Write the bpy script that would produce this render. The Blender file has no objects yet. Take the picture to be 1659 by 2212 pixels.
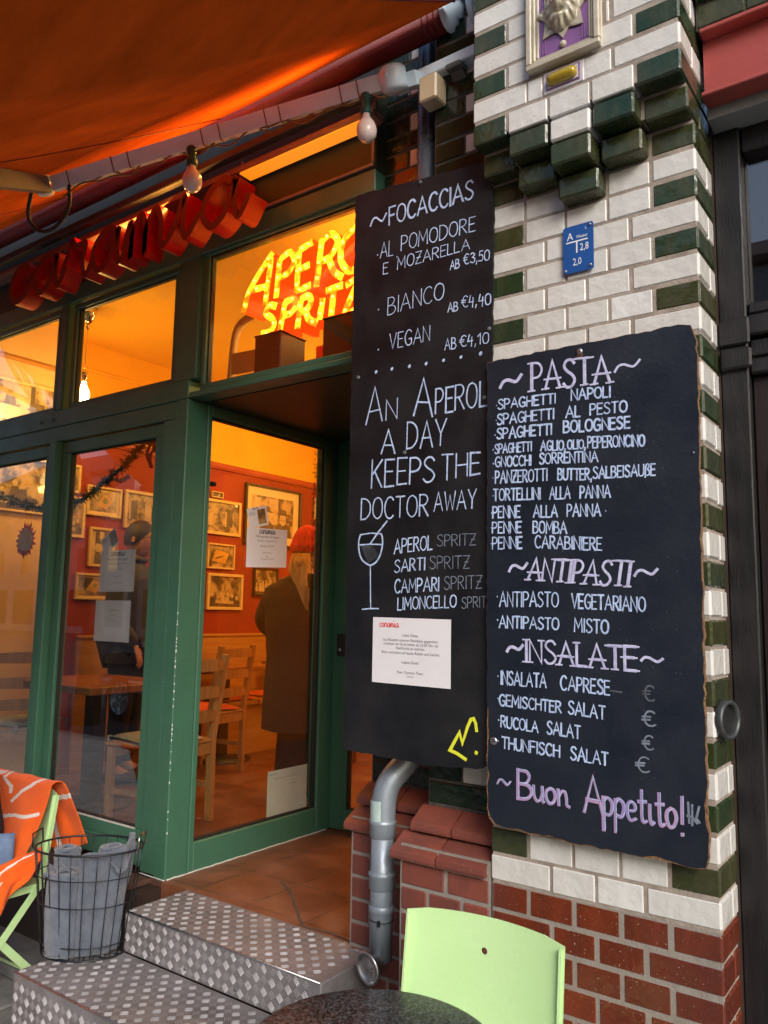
import bpy, bmesh, math, random
from mathutils import Matrix, Vector, noise
random.seed(7)
C = bpy.context.scene.collection
SC = bpy.context.scene
R = math.radians
# ---------------------------------------------------------------- camera
cam = bpy.data.cameras.new('camera'); cam_o = bpy.data.objects.new('camera', cam); C.objects.link(cam_o)
cam.sensor_fit = 'HORIZONTAL'; cam.sensor_width = 36; cam.lens = 36*1721.03/1659
cam.clip_start = 0.05; cam.clip_end = 400
cam_o.matrix_world = Matrix(((0.80903, 0.06055, 0.58463, 0.53443), (0.58751, -0.11244, -0.80137, -2.17465),
                             (0.01722, 0.99181, -0.12654, 0.76783), (0, 0, 0, 1)))
SC.camera = cam_o
# ---------------------------------------------------------------- sky, sun, exposure
SUN_EL, SUN_AZ = R(30), R(128)
w = bpy.data.worlds.new('World'); SC.world = w; w.use_nodes = True
nt = w.node_tree; sky = nt.nodes.new('ShaderNodeTexSky'); sky.sky_type = 'NISHITA'; sky.sun_disc = False
sky.sun_elevation = SUN_EL; sky.sun_rotation = SUN_AZ; sky.air_density = 1.0; sky.dust_density = 4.0; sky.ozone_density = 1.2
bg = nt.nodes['Background']; nt.links.new(sky.outputs[0], bg.inputs[0]); bg.inputs[1].default_value = 0.115
sun = bpy.data.lights.new('sun', 'SUN'); sun.energy = 1.1; sun.angle = R(28); sun.color = (0.94, 0.965, 1.0)
sun_o = bpy.data.objects.new('sun', sun); C.objects.link(sun_o)
sd = Vector((math.sin(SUN_AZ)*math.cos(SUN_EL), math.cos(SUN_AZ)*math.cos(SUN_EL), math.sin(SUN_EL)))
sun_o.rotation_euler = sd.to_track_quat('Z', 'Y').to_euler(); sun_o.location = (3, -6, 9)
SC.view_settings.view_transform = 'Standard'; SC.view_settings.look = 'None'; SC.view_settings.gamma = 1
SC.view_settings.exposure = 0.6
try:
    SC.cycles.use_denoising = True; SC.cycles.max_bounces = 8; SC.cycles.transparent_max_bounces = 16
    SC.cycles.sample_clamp_indirect = 4; SC.cycles.caustics_reflective = False; SC.cycles.caustics_refractive = False
except Exception: pass

# ---------------------------------------------------------------- helpers
class MB:
    """collects shapes into ONE mesh"""
    def __init__(s): s.v = []; s.f = []; s.m = []; s.sm = []; s.mi = 0; s.smooth = False
    def add(s, vs, fs, sm=None):
        b = len(s.v); s.v += [tuple(q) for q in vs]
        for f in fs: s.f.append([b+i for i in f]); s.m.append(s.mi); s.sm.append(s.smooth if sm is None else sm)
        return b
    def box(s, x0, x1, y0, y1, z0, z1, c=0.0):
        if c <= 0:
            s.add([(x0,y0,z0),(x1,y0,z0),(x1,y1,z0),(x0,y1,z0),(x0,y0,z1),(x1,y0,z1),(x1,y1,z1),(x0,y1,z1)],
                  [(0,3,2,1),(4,5,6,7),(0,1,5,4),(1,2,6,5),(2,3,7,6),(3,0,4,7)], False); return
        c = min(c, (x1-x0)*.45, (y1-y0)*.45, (z1-z0)*.45)
        V = []; idx = {}
        for i, x in enumerate((x0, x1)):
            for j, y in enumerate((y0, y1)):
                for k, z in enumerate((z0, z1)):
                    sx, sy, sz = (c if i == 0 else -c), (c if j == 0 else -c), (c if k == 0 else -c)
                    for a, p in enumerate(((x, y+sy, z+sz), (x+sx, y, z+sz), (x+sx, y+sy, z))):
                        idx[(i, j, k, a)] = len(V); V.append(p)
        I = lambda i, j, k, a: idx[(i, j, k, a)]
        F = [(I(0,0,0,0),I(0,0,1,0),I(0,1,1,0),I(0,1,0,0)), (I(1,0,0,0),I(1,1,0,0),I(1,1,1,0),I(1,0,1,0)),
             (I(0,0,0,1),I(1,0,0,1),I(1,0,1,1),I(0,0,1,1)), (I(0,1,0,1),I(0,1,1,1),I(1,1,1,1),I(1,1,0,1)),
             (I(0,0,0,2),I(0,1,0,2),I(1,1,0,2),I(1,0,0,2)), (I(0,0,1,2),I(1,0,1,2),I(1,1,1,2),I(0,1,1,2))]
        for j in (0,1):
            for k in (0,1): F.append((I(0,j,k,1),I(1,j,k,1),I(1,j,k,2),I(0,j,k,2)) if (j+k) % 2 else (I(0,j,k,2),I(1,j,k,2),I(1,j,k,1),I(0,j,k,1)))
        for i in (0,1):
            for k in (0,1): F.append((I(i,0,k,0),I(i,1,k,0),I(i,1,k,2),I(i,0,k,2)))
            for j in (0,1): F.append((I(i,j,0,0),I(i,j,1,0),I(i,j,1,1),I(i,j,0,1)))
        for i in (0,1):
            for j in (0,1):
                for k in (0,1): F.append((I(i,j,k,0),I(i,j,k,1),I(i,j,k,2)))
        s.add(V, F, False)
    def bar(s, a, b, w, h, up=(0,0,1)):
        a = Vector(a); b = Vector(b); d = (b-a).normalized(); u = Vector(up); x = d.cross(u)
        if x.length < 1e-4: x = d.cross(Vector((1,0,0)))
        x.normalize(); y = x.cross(d).normalized()
        V = []
        for p in (a, b):
            for i, j in ((-1,-1),(1,-1),(1,1),(-1,1)): V.append(p + x*i*w/2 + y*j*h/2)
        s.add(V, [(0,1,2,3),(7,6,5,4),(0,4,5,1),(1,5,6,2),(2,6,7,3),(3,7,4,0)], False)
    def tube(s, pts, r, n=10, caps=True, closed=False, smooth=True):
        pts = [Vector(p) for p in pts]; N = len(pts)
        rr = r if isinstance(r, (list, tuple)) else [r]*N
        V = []; prev = None
        for i, p in enumerate(pts):
            if closed: d = pts[(i+1) % N]-pts[i-1]
            else: d = pts[min(i+1, N-1)]-pts[max(i-1, 0)]
            d.normalize()
            if prev is None:
                x = d.cross(Vector((0,0,1)))
                if x.length < 1e-3: x = d.cross(Vector((1,0,0)))
            else: x = prev - d*prev.dot(d)
            x.normalize(); prev = x.copy(); y = d.cross(x)
            for k in range(n):
                t = 2*math.pi*k/n; V.append(p + (x*math.cos(t)+y*math.sin(t))*rr[i])
        F = []
        for i in range(N if closed else N-1):
            j = (i+1) % N
            for k in range(n): F.append((i*n+k, i*n+(k+1) % n, j*n+(k+1) % n, j*n+k))
        b = s.add(V, F, smooth)
        if caps and not closed:
            s.f.append([b+k for k in range(n)][::-1]); s.m.append(s.mi); s.sm.append(False)
            s.f.append([b+(N-1)*n+k for k in range(n)]); s.m.append(s.mi); s.sm.append(False)
    def lathe(s, prof, o=(0,0,0), ax=(0,0,1), n=24, sx=1, smooth=True):
        o = Vector(o); ax = Vector(ax).normalized(); x = ax.cross(Vector((0,0,1)))
        if x.length < 1e-3: x = Vector((1,0,0))
        x.normalize(); y = ax.cross(x); V = []; F = []
        for r, h in prof:
            for k in range(n):
                t = 2*math.pi*k/n; V.append(o + ax*h + x*math.cos(t)*r*sx + y*math.sin(t)*r)
        for i in range(len(prof)-1):
            for k in range(n): F.append((i*n+k, i*n+(k+1) % n, (i+1)*n+(k+1) % n, (i+1)*n+k))
        s.add(V, F, smooth)
    def prism(s, poly, fn0, fn1):
        """poly: 2-D outline; fn0/fn1 map a 2-D point to the two end faces"""
        n = len(poly); V = [fn0(*p) for p in poly]+[fn1(*p) for p in poly]
        s.add(V, [tuple(range(n)), tuple(range(2*n-1, n-1, -1))]+[(i, n+i, n+(i+1) % n, (i+1) % n) for i in range(n)], False)
    def grid(s, nu, nv, fn, smooth=True, matfn=None):
        V = [fn(i/nu, j/nv) for j in range(nv+1) for i in range(nu+1)]
        b = len(s.v); s.v += [tuple(q) for q in V]
        for j in range(nv):
            for i in range(nu):
                a = b+j*(nu+1)+i; s.f.append([a, a+1, a+nu+2, a+nu+1]); s.sm.append(smooth)
                s.m.append(matfn((i+.5)/nu, (j+.5)/nv) if matfn else s.mi)
    def ball(s, c, r, n=12, m=8, sc=(1,1,1)):
        V = []; F = []
        for j in range(m+1):
            p = math.pi*j/m
            for i in range(n):
                t = 2*math.pi*i/n
                V.append((c[0]+r*sc[0]*math.sin(p)*math.cos(t), c[1]+r*sc[1]*math.sin(p)*math.sin(t), c[2]+r*sc[2]*math.cos(p)))
        for j in range(m):
            for i in range(n): F.append((j*n+i, (j+1)*n+i, (j+1)*n+(i+1) % n, j*n+(i+1) % n))
        s.add(V, F, True)
    def stroke(s, pts, wd, fn, ridge=.0004, h=0.0):
        """flat painted stroke along 2-D pts; fn(x, z, lift) -> 3-D"""
        P = [Vector(p) for p in pts]
        Q = [P[0]]
        for p in P[1:]:
            if (p-Q[-1]).length > 1e-5: Q.append(p)
        if len(Q) < 2: Q = [P[0]-Vector((wd/3, 0)), P[0]+Vector((wd/3, 0))]
        V = []; F = []
        for i, p in enumerate(Q):
            d0 = (p-Q[i-1]).normalized() if i else None
            d1 = (Q[i+1]-p).normalized() if i < len(Q)-1 else None
            d = ((d0 or d1)+(d1 or d0))
            if d.length < .3: d = d1 or d0
            d.normalize(); nrm = Vector((-d.y, d.x)); k = wd/2
            if d0 and d1: k = k/max(.5, abs(nrm.dot(Vector((-d0.y, d0.x)))))
            e = Vector((0, 0))
            if i == 0: e = -d*wd*.35
            if i == len(Q)-1: e = d*wd*.35
            a = p+e+nrm*k; b = p+e-nrm*k; c = p+e
            V += [fn(a.x, a.y, h), fn(c.x, c.y, h+ridge), fn(b.x, b.y, h)]
        for i in range(len(Q)-1):
            o = 3*i; F += [(o, o+1, o+4, o+3), (o+1, o+2, o+5, o+4)]
        s.add(V, F, False)
    def xf(s, M, start=0):
        for i in range(start, len(s.v)): s.v[i] = tuple(M @ Vector(s.v[i]))
    def build(s, name, mats, parent=None):
        me = bpy.data.meshes.new(name)
        me.from_pydata(s.v, [], s.f)
        for m in (mats if isinstance(mats, (list, tuple)) else [mats]): me.materials.append(m)
        me.polygons.foreach_set('material_index', s.m); me.polygons.foreach_set('use_smooth', s.sm)
        bm = bmesh.new(); bm.from_mesh(me); bmesh.ops.recalc_face_normals(bm, faces=bm.faces); bm.to_mesh(me); bm.free()
        me.update()
        o = bpy.data.objects.new(name, me); C.objects.link(o)
        if parent: o.parent = parent
        return o
def tag(o, label=None, cat=None, group=None, kind=None):
    if label: o['label'] = label
    if cat: o['category'] = cat
    if group: o['group'] = group
    if kind: o['kind'] = kind
    return o
def thing(name, label, cat, loc=(0,0,0), rz=0, group=None):
    o = bpy.data.objects.new(name, None); C.objects.link(o); o.location = loc; o.rotation_euler = (0, 0, rz)
    o.empty_display_size = .1
    return tag(o, label, cat, group)
def local(o, parent):
    """parts are modelled in world space: give them to an Empty that stands elsewhere"""
    o.parent = parent; o.matrix_parent_inverse = Matrix.Translation(parent.location).inverted() if not any(parent.rotation_euler) else (Matrix.Translation(parent.location) @ parent.rotation_euler.to_matrix().to_4x4()).inverted()
    return o
def cr(pts, n=6):
    """Catmull-Rom through pts"""
    if len(pts) < 3: return list(pts)
    out = []; P = [pts[0]]+list(pts)+[pts[-1]]
    for i in range(1, len(P)-2):
        p0, p1, p2, p3 = P[i-1], P[i], P[i+1], P[i+2]
        for k in range(n):
            t = k/n
            out.append(tuple(.5*(2*p1[d]+(p2[d]-p0[d])*t+(2*p0[d]-5*p1[d]+4*p2[d]-p3[d])*t*t+(3*p1[d]-p0[d]-3*p2[d]+p3[d])*t**3) for d in range(len(p1))))
    out.append(tuple(pts[-1])); return out

# ---------------------------------------------------------------- materials
def newmat(name):
    m = bpy.data.materials.new(name); m.use_nodes = True; t = m.node_tree
    return m, t, t.nodes['Principled BSDF']
def N(t, typ, **k):
    n = t.nodes.new(typ)
    for a, b in k.items():
        if hasattr(n, a): setattr(n, a, b)
        else: n.inputs[a].default_value = b
    return n
def col4(c): return (c[0], c[1], c[2], 1)
def mat(name, c, rough=.5, metal=0., c2=None, scale=6., bump=0., bscale=60., coat=0., island=None, spec=.5, detail=4., stretch=None, rvar=0., emit=None, estr=0., lo=.35, hi=.65, sheen=0.):
    """procedural surface: base colour c, patches of c2, per-piece tones, bump"""
    m, t, p = newmat(name); L = t.links.new
    tc = N(t, 'ShaderNodeTexCoord'); vec = tc.outputs['Object']
    if stretch:
        mp = N(t, 'ShaderNodeMapping'); mp.inputs['Scale'].default_value = stretch; L(vec, mp.inputs[0]); vec = mp.outputs[0]
    base = None
    if island:
        g = N(t, 'ShaderNodeNewGeometry'); r = N(t, 'ShaderNodeValToRGB'); e = r.color_ramp
        while len(e.elements) < len(island): e.elements.new(.5)
        for i, cc in enumerate(island): e.elements[i].position = i/max(1, len(island)-1); e.elements[i].color = col4(cc)
        L(g.outputs['Random Per Island'], r.inputs[0]); base = r.outputs[0]
    if c2 or rvar:
        nz = N(t, 'ShaderNodeTexNoise'); nz.inputs['Scale'].default_value = scale; nz.inputs['Detail'].default_value = detail; nz.inputs['Roughness'].default_value = .62
        L(vec, nz.inputs['Vector']); rp = N(t, 'ShaderNodeMapRange'); rp.inputs[1].default_value = lo; rp.inputs[2].default_value = hi
        L(nz.outputs[0], rp.inputs[0])
    if c2:
        mx = N(t, 'ShaderNodeMix', data_type='RGBA'); L(rp.outputs[0], mx.inputs[0])
        if base: L(base, mx.inputs[6])
        else: mx.inputs[6].default_value = col4(c)
        mx.inputs[7].default_value = col4(c2); base = mx.outputs[2]
    if base: L(base, p.inputs['Base Color'])
    else: p.inputs['Base Color'].default_value = col4(c)
    if rvar:
        ra = N(t, 'ShaderNodeMapRange'); ra.inputs[3].default_value = max(.02, rough-rvar); ra.inputs[4].default_value = min(1, rough+rvar)
        L(rp.outputs[0], ra.inputs[0]); L(ra.outputs[0], p.inputs['Roughness'])
    else: p.inputs['Roughness'].default_value = rough
    p.inputs['Metallic'].default_value = metal; p.inputs['Coat Weight'].default_value = coat; p.inputs['Specular IOR Level'].default_value = spec
    if sheen: p.inputs['Sheen Weight'].default_value = sheen
    if bump:
        b = N(t, 'ShaderNodeTexNoise'); b.inputs['Scale'].default_value = bscale; b.inputs['Detail'].default_value = 3; L(vec, b.inputs['Vector'])
        bp = N(t, 'ShaderNodeBump'); bp.inputs['Strength'].default_value = bump; bp.inputs['Distance'].default_value = .01
        L(b.outputs[0], bp.inputs['Height']); L(bp.outputs[0], p.inputs['Normal'])
    if emit: p.inputs['Emission Color'].default_value = col4(emit); p.inputs['Emission Strength'].default_value = estr
    return m
def glazed(name, tones, patch, rough=.12, wave=.35, sc=9., speck=None):
    """glazed brick: tone per brick, cloudy glaze, wavy shine, pits"""
    m, t, p = newmat(name); L = t.links.new
    tc = N(t, 'ShaderNodeTexCoord'); g = N(t, 'ShaderNodeNewGeometry'); r = N(t, 'ShaderNodeValToRGB'); e = r.color_ramp
    while len(e.elements) < len(tones): e.elements.new(.5)
    for i, cc in enumerate(tones): e.elements[i].position = i/(len(tones)-1); e.elements[i].color = col4(cc)
    L(g.outputs['Random Per Island'], r.inputs[0])
    mp = N(t, 'ShaderNodeMapping'); mp.inputs['Scale'].default_value = (1, 1, .45); L(tc.outputs['Object'], mp.inputs[0])
    n1 = N(t, 'ShaderNodeTexNoise'); n1.inputs['Scale'].default_value = sc; n1.inputs['Detail'].default_value = 6; n1.inputs['Roughness'].default_value = .65; L(mp.outputs[0], n1.inputs[0])
    mr = N(t, 'ShaderNodeMapRange'); mr.inputs[1].default_value = .42; mr.inputs[2].default_value = .68; L(n1.outputs[0], mr.inputs[0])
    mx = N(t, 'ShaderNodeMix', data_type='RGBA'); L(mr.outputs[0], mx.inputs[0]); L(r.outputs[0], mx.inputs[6]); mx.inputs[7].default_value = col4(patch)
    outc = mx.outputs[2]
    n2 = N(t, 'ShaderNodeTexNoise'); n2.inputs['Scale'].default_value = 170; n2.inputs['Detail'].default_value = 3; L(tc.outputs['Object'], n2.inputs[0])
    sp = N(t, 'ShaderNodeMapRange'); sp.inputs[1].default_value = .66; sp.inputs[2].default_value = .74; L(n2.outputs[0], sp.inputs[0])
    m2 = N(t, 'ShaderNodeMix', data_type='RGBA'); L(sp.outputs[0], m2.inputs[0]); L(outc, m2.inputs[6]); m2.inputs[7].default_value = col4(speck or (.35, .28, .22))
    L(m2.outputs[2], p.inputs['Base Color'])
    rr = N(t, 'ShaderNodeMapRange'); rr.inputs[3].default_value = rough; rr.inputs[4].default_value = rough+.25; L(mr.outputs[0], rr.inputs[0]); L(rr.outputs[0], p.inputs['Roughness'])
    n3 = N(t, 'ShaderNodeTexNoise'); n3.inputs['Scale'].default_value = 28; n3.inputs['Detail'].default_value = 2; L(tc.outputs['Object'], n3.inputs[0])
    bp = N(t, 'ShaderNodeBump'); bp.inputs['Strength'].default_value = wave; bp.inputs['Distance'].default_value = .008; L(n3.outputs[0], bp.inputs['Height']); L(bp.outputs[0], p.inputs['Normal'])
    return m
def glassmat(name, tint=(1,1,1), ior=1.5, extra=0.0, rough=0.0):
    m = bpy.data.materials.new(name); m.use_nodes = True; t = m.node_tree; t.nodes.clear(); L = t.links.new
    o = N(t, 'ShaderNodeOutputMaterial'); tr = N(t, 'ShaderNodeBsdfTransparent'); tr.inputs[0].default_value = col4(tint)
    gl = N(t, 'ShaderNodeBsdfGlossy'); gl.inputs['Roughness'].default_value = rough
    fr = N(t, 'ShaderNodeFresnel'); gm = N(t, 'ShaderNodeNewGeometry'); iv = N(t, 'ShaderNodeMapRange'); iv.inputs[3].default_value = ior; iv.inputs[4].default_value = 1/ior
    L(gm.outputs['Backfacing'], iv.inputs[0]); L(iv.outputs[0], fr.inputs[0]); mx = N(t, 'ShaderNodeMixShader')
    if extra:
        ad = N(t, 'ShaderNodeMath', operation='ADD'); ad.use_clamp = True; ad.inputs[1].default_value = extra; L(fr.outputs[0], ad.inputs[0]); L(ad.outputs[0], mx.inputs[0])
    else: L(fr.outputs[0], mx.inputs[0])
    L(tr.outputs[0], mx.inputs[1]); L(gl.outputs[0], mx.inputs[2]); L(mx.outputs[0], o.inputs[0])
    return m
def clothmat(name, c, trans, c2=None, fac=.5, scale=3.):
    m = bpy.data.materials.new(name); m.use_nodes = True; t = m.node_tree; t.nodes.clear(); L = t.links.new
    o = N(t, 'ShaderNodeOutputMaterial'); d = N(t, 'ShaderNodeBsdfDiffuse'); tr = N(t, 'ShaderNodeBsdfTranslucent'); mx = N(t, 'ShaderNodeMixShader'); mx.inputs[0].default_value = fac
    tc = N(t, 'ShaderNodeTexCoord'); nz = N(t, 'ShaderNodeTexNoise'); nz.inputs['Scale'].default_value = scale; nz.inputs['Detail'].default_value = 8; nz.inputs['Roughness'].default_value = .7
    mp = N(t, 'ShaderNodeMapping'); mp.inputs['Scale'].default_value = (1, 2.5, 2.5); L(tc.outputs['Object'], mp.inputs[0]); L(mp.outputs[0], nz.inputs[0])
    rm = N(t, 'ShaderNodeMapRange'); rm.inputs[1].default_value = .35; rm.inputs[2].default_value = .7; L(nz.outputs[0], rm.inputs[0])
    for node, cc in ((d, c), (tr, trans)):
        k = N(t, 'ShaderNodeMix', data_type='RGBA'); k.inputs[6].default_value = col4(cc); k.inputs[7].default_value = col4([q*.62 for q in cc] if c2 is None else c2)
        L(rm.outputs[0], k.inputs[0]); L(k.outputs[2], node.inputs[0])
    L(d.outputs[0], mx.inputs[1]); L(tr.outputs[0], mx.inputs[2]); L(mx.outputs[0], o.inputs[0])
    return m

M = {}
M['white_glaze'] = glazed('white_glaze', [(.60,.595,.57),(.69,.69,.675),(.65,.64,.61),(.74,.745,.735)], (.60,.595,.57), .13, .42, 7)
M['green_glaze'] = glazed('green_glaze', [(.010,.034,.017),(.022,.046,.018),(.040,.044,.014),(.014,.040,.024),(.055,.050,.016)], (.065,.064,.030), .07, .45, 8, (.10,.11,.06))
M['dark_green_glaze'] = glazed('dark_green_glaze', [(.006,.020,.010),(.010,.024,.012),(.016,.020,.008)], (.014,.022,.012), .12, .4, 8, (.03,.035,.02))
M['red_glaze'] = glazed('red_glaze', [(.13,.025,.014),(.165,.034,.016),(.19,.037,.014),(.11,.024,.015)], (.10,.022,.014), .10, .4, 10, (.45,.36,.30))
M['red_clinker'] = glazed('red_clinker', [(.20,.055,.038),(.24,.065,.045),(.17,.05,.037)], (.15,.048,.036), .42, .2, 10, (.30,.17,.13))
M['mortar'] = mat('mortar', (.40,.345,.30), .95, c2=(.26,.215,.18), scale=16, bump=.22, bscale=130)
M['mortar_dark'] = mat('mortar_dark', (.10,.088,.075), .95, c2=(.06,.05,.042), scale=20, bump=.6, bscale=130)
M['mortar_light'] = mat('mortar_light', (.31,.275,.245), .95, c2=(.25,.22,.19), scale=14, bump=.22, bscale=130)
M['frame_green'] = mat('frame_green', (.052,.160,.100), .42, c2=(.044,.138,.086), scale=5, bump=.08, bscale=30, rvar=.08)
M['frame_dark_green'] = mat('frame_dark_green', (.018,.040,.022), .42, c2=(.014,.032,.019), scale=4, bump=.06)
M['bar_grey'] = mat('bar_grey', (.022,.022,.024), .6, c2=(.015,.015,.016), scale=6)
M['gasket'] = mat('gasket', (.012,.012,.012), .6)
M['pale_strip'] = mat('pale_strip', (.62,.66,.62), .35, c2=(.5,.55,.5), scale=9)
M['glass'] = glassmat('glass', (.94,.95,.94), 1.52, .11)
M['glass_side'] = glassmat('glass_side', (.97,.98,.97), 1.45)
M['black_paint'] = mat('black_paint', (.008,.0125,.022), .46, c2=(.012,.017,.029), scale=5, bump=.12, bscale=90, rvar=.1, detail=8)
M['black_paint_warm'] = mat('black_paint_warm', (.004,.0045,.0065), .55, c2=(.009,.0095,.012), scale=5, bump=.12, bscale=90, rvar=.1, detail=8)
M['chipboard'] = mat('chipboard', (.30,.17,.085), .9, c2=(.17,.09,.045), scale=70, bump=.7, bscale=160)
M['chalk'] = mat('chalk', (.52,.66,.95), .8, c2=(.27,.35,.56), scale=75, detail=6, lo=.42, hi=.72)
M['chalk_soft'] = mat('chalk_soft', (.22,.26,.34), .85, c2=(.14,.17,.23), scale=60)
M['chalk_faint'] = mat('chalk_faint', (.10,.12,.14), .85, c2=(.05,.06,.08), scale=60)
M['chalk_lilac'] = mat('chalk_lilac', (.60,.62,.86), .8, c2=(.36,.34,.58), scale=60, detail=6, lo=.42, hi=.72)
M['chalk_purple'] = mat('chalk_purple', (.36,.26,.55), .8, c2=(.50,.32,.52), scale=14)
M['chalk_yellow'] = mat('chalk_yellow', (.78,.82,.04), .7)
M['paper'] = mat('paper', (.80,.80,.84), .75, c2=(.74,.74,.79), scale=3)
M['ink'] = mat('ink', (.12,.12,.14), .8)
M['ink_red'] = mat('ink_red', (.7,.08,.10), .8)
M['steel'] = mat('steel', (.62,.62,.63), .32, 1., c2=(.45,.45,.46), scale=30, rvar=.1)
M['tread'] = mat('tread', (.29,.28,.29), .55, .25, c2=(.17,.16,.16), scale=6, bump=.15, bscale=200, rvar=.12, detail=8)
M['tread_bar'] = mat('tread_bar', (.47,.46,.48), .50, .25, c2=(.42,.41,.42), scale=14, rvar=.08)
M['tread_worn'] = mat('tread_worn', (.37,.36,.375), .60, .12, c2=(.24,.23,.235), scale=7, rvar=.08)
M['zinc'] = mat('zinc', (.36,.42,.48), .40, .40, c2=(.26,.31,.36), scale=7, bump=.1, bscale=40, rvar=.12, detail=8)
M['zinc_blue'] = mat('zinc_blue', (.30,.37,.46), .30, .75, c2=(.22,.27,.34), scale=6, rvar=.1)
M['awning_arm'] = mat('awning_arm', (.70,.86,1.0), .34, .0, c2=(.62,.78,.92), scale=6, rvar=.08)
M['awning_grey'] = mat('awning_grey', (.12,.135,.15), .5, c2=(.085,.095,.105), scale=8)
M['black'] = mat('black', (.012,.012,.013), .5)
M['black_wire'] = mat('black_wire', (.018,.020,.026), .38, .3)
M['awning'] = clothmat('awning', (.55,.10,.010), (.50,.075,.010), fac=.15, scale=2.6)
M['awning_red'] = mat('awning_red', (.20,.012,.012), .55, c2=(.13,.008,.009), scale=6, bump=.15, bscale=200)
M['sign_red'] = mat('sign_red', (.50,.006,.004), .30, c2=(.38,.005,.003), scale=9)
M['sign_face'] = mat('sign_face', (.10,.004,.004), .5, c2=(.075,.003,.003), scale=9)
M['bulb'] = mat('bulb', (.86,.74,.70), .22, c2=(.80,.64,.60), scale=10, coat=.3)
M['socket_green'] = mat('socket_green', (.010,.085,.070), .5, c2=(.008,.06,.05), scale=14)
M['wire_brown'] = mat('wire_brown', (.22,.11,.05), .6)
M['lime'] = mat('lime', (.55,.80,.40), .34, c2=(.51,.76,.36), scale=2.5, rvar=.08, bump=.05, bscale=60)
M['granite'] = None
M['cloth_grey'] = mat('cloth_grey', (.135,.16,.21), .95, c2=(.095,.115,.155), scale=14, bump=.7, bscale=220, sheen=.4)
M['blanket_orange'] = mat('blanket_orange', (.90,.135,.004), .92, c2=(.80,.105,.004), scale=9, bump=.5, bscale=260, sheen=.1)
M['blanket_white'] = mat('blanket_white', (.78,.70,.68), .92, bump=.5, bscale=260)
M['jeans'] = mat('jeans', (.12,.19,.33), .9, c2=(.18,.26,.42), scale=18, bump=.4, bscale=300)
M['shirt_black'] = mat('shirt_black', (.012,.014,.02), .9, bump=.3, bscale=80)
M['skin'] = mat('skin', (.52,.30,.21), .5, c2=(.46,.25,.17), scale=12)
M['hair_dark'] = mat('hair_dark', (.022,.014,.010), .5, bump=.6, bscale=140, stretch=(1,1,.2))
M['hair_blond'] = mat('hair_blond', (.55,.36,.16), .45, c2=(.36,.21,.08), scale=40, bump=.8, bscale=160, stretch=(1,1,.12))
M['beanie'] = mat('beanie', (.72,.05,.035), .95, c2=(.58,.035,.025), scale=30, bump=.9, bscale=160, stretch=(1,1,.35))
M['coat_brown'] = mat('coat_brown', (.022,.017,.013), .9, c2=(.015,.012,.010), scale=8, bump=.25, bscale=70)
M['coat_black'] = mat('coat_black', (.014,.013,.014), .9, bump=.3, bscale=60)
M['jacket_grey'] = mat('jacket_grey', (.06,.07,.085), .85, c2=(.045,.05,.06), scale=8)
M['pine'] = mat('pine', (.42,.20,.065), .45, c2=(.30,.125,.035), scale=5, stretch=(6,6,.7), bump=.1)
M['table_wood'] = mat('table_wood', (.34,.13,.035), .36, c2=(.22,.075,.02), scale=4, stretch=(.7,7,7), coat=.2)
M['cushion_orange'] = mat('cushion_orange', (.62,.10,.02), .9, bump=.3, bscale=120)
M['cushion_sage'] = mat('cushion_sage', (.32,.36,.30), .9, bump=.3, bscale=120)
M['wall_yellow'] = mat('wall_yellow', (.82,.43,.025), .85, c2=(.76,.38,.02), scale=1.5, bump=.05)
M['ceiling_paint'] = mat('ceiling_paint', (.84,.47,.04), .9, c2=(.78,.42,.03), scale=1.2)
M['wall_red'] = mat('wall_red', (.30,.030,.008), .7, c2=(.23,.022,.006), scale=2.2, bump=.05)
M['wall_cream'] = mat('wall_cream', (.74,.52,.26), .85, c2=(.66,.45,.2), scale=2)
M['panel_wood'] = mat('panel_wood', (.46,.23,.06), .45, c2=(.36,.16,.04), scale=4, stretch=(1,.5,8))
M['picture_rail'] = mat('picture_rail', (.34,.05,.016), .5)
M['frame_pale'] = mat('frame_pale', (.66,.50,.24), .45, c2=(.56,.40,.18), scale=12)
M['frame_black'] = mat('frame_black', (.02,.014,.01), .4)
M['mount'] = mat('mount', (.72,.58,.34), .8)
M['photo_sepia'] = mat('photo_sepia', (.46,.33,.16), .35, c2=(.07,.05,.03), scale=11, detail=6, coat=.3, lo=.42, hi=.58)
M['photo_dark'] = mat('photo_dark', (.05,.04,.03), .4, c2=(.14,.10,.06), scale=14)
M['photo_light'] = mat('photo_light', (.58,.45,.26), .4, c2=(.40,.29,.15), scale=14)
M['photo_ochre'] = mat('photo_ochre', (.60,.33,.05), .5, c2=(.46,.24,.035), scale=10)
M['food_green'] = mat('food_green', (.12,.20,.04), .6, c2=(.45,.30,.08), scale=40)
M['bulb_lit'] = mat('bulb_lit', (1,.8,.4), .3, emit=(1,.60,.20), estr=60)
M['chrome'] = mat('chrome', (.75,.70,.62), .14, 1.)
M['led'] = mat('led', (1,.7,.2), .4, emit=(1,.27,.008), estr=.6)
M['letter_glow'] = mat('letter_glow', (1,.6,.1), .3, emit=(1,.36,.006), estr=2.6)
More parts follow.
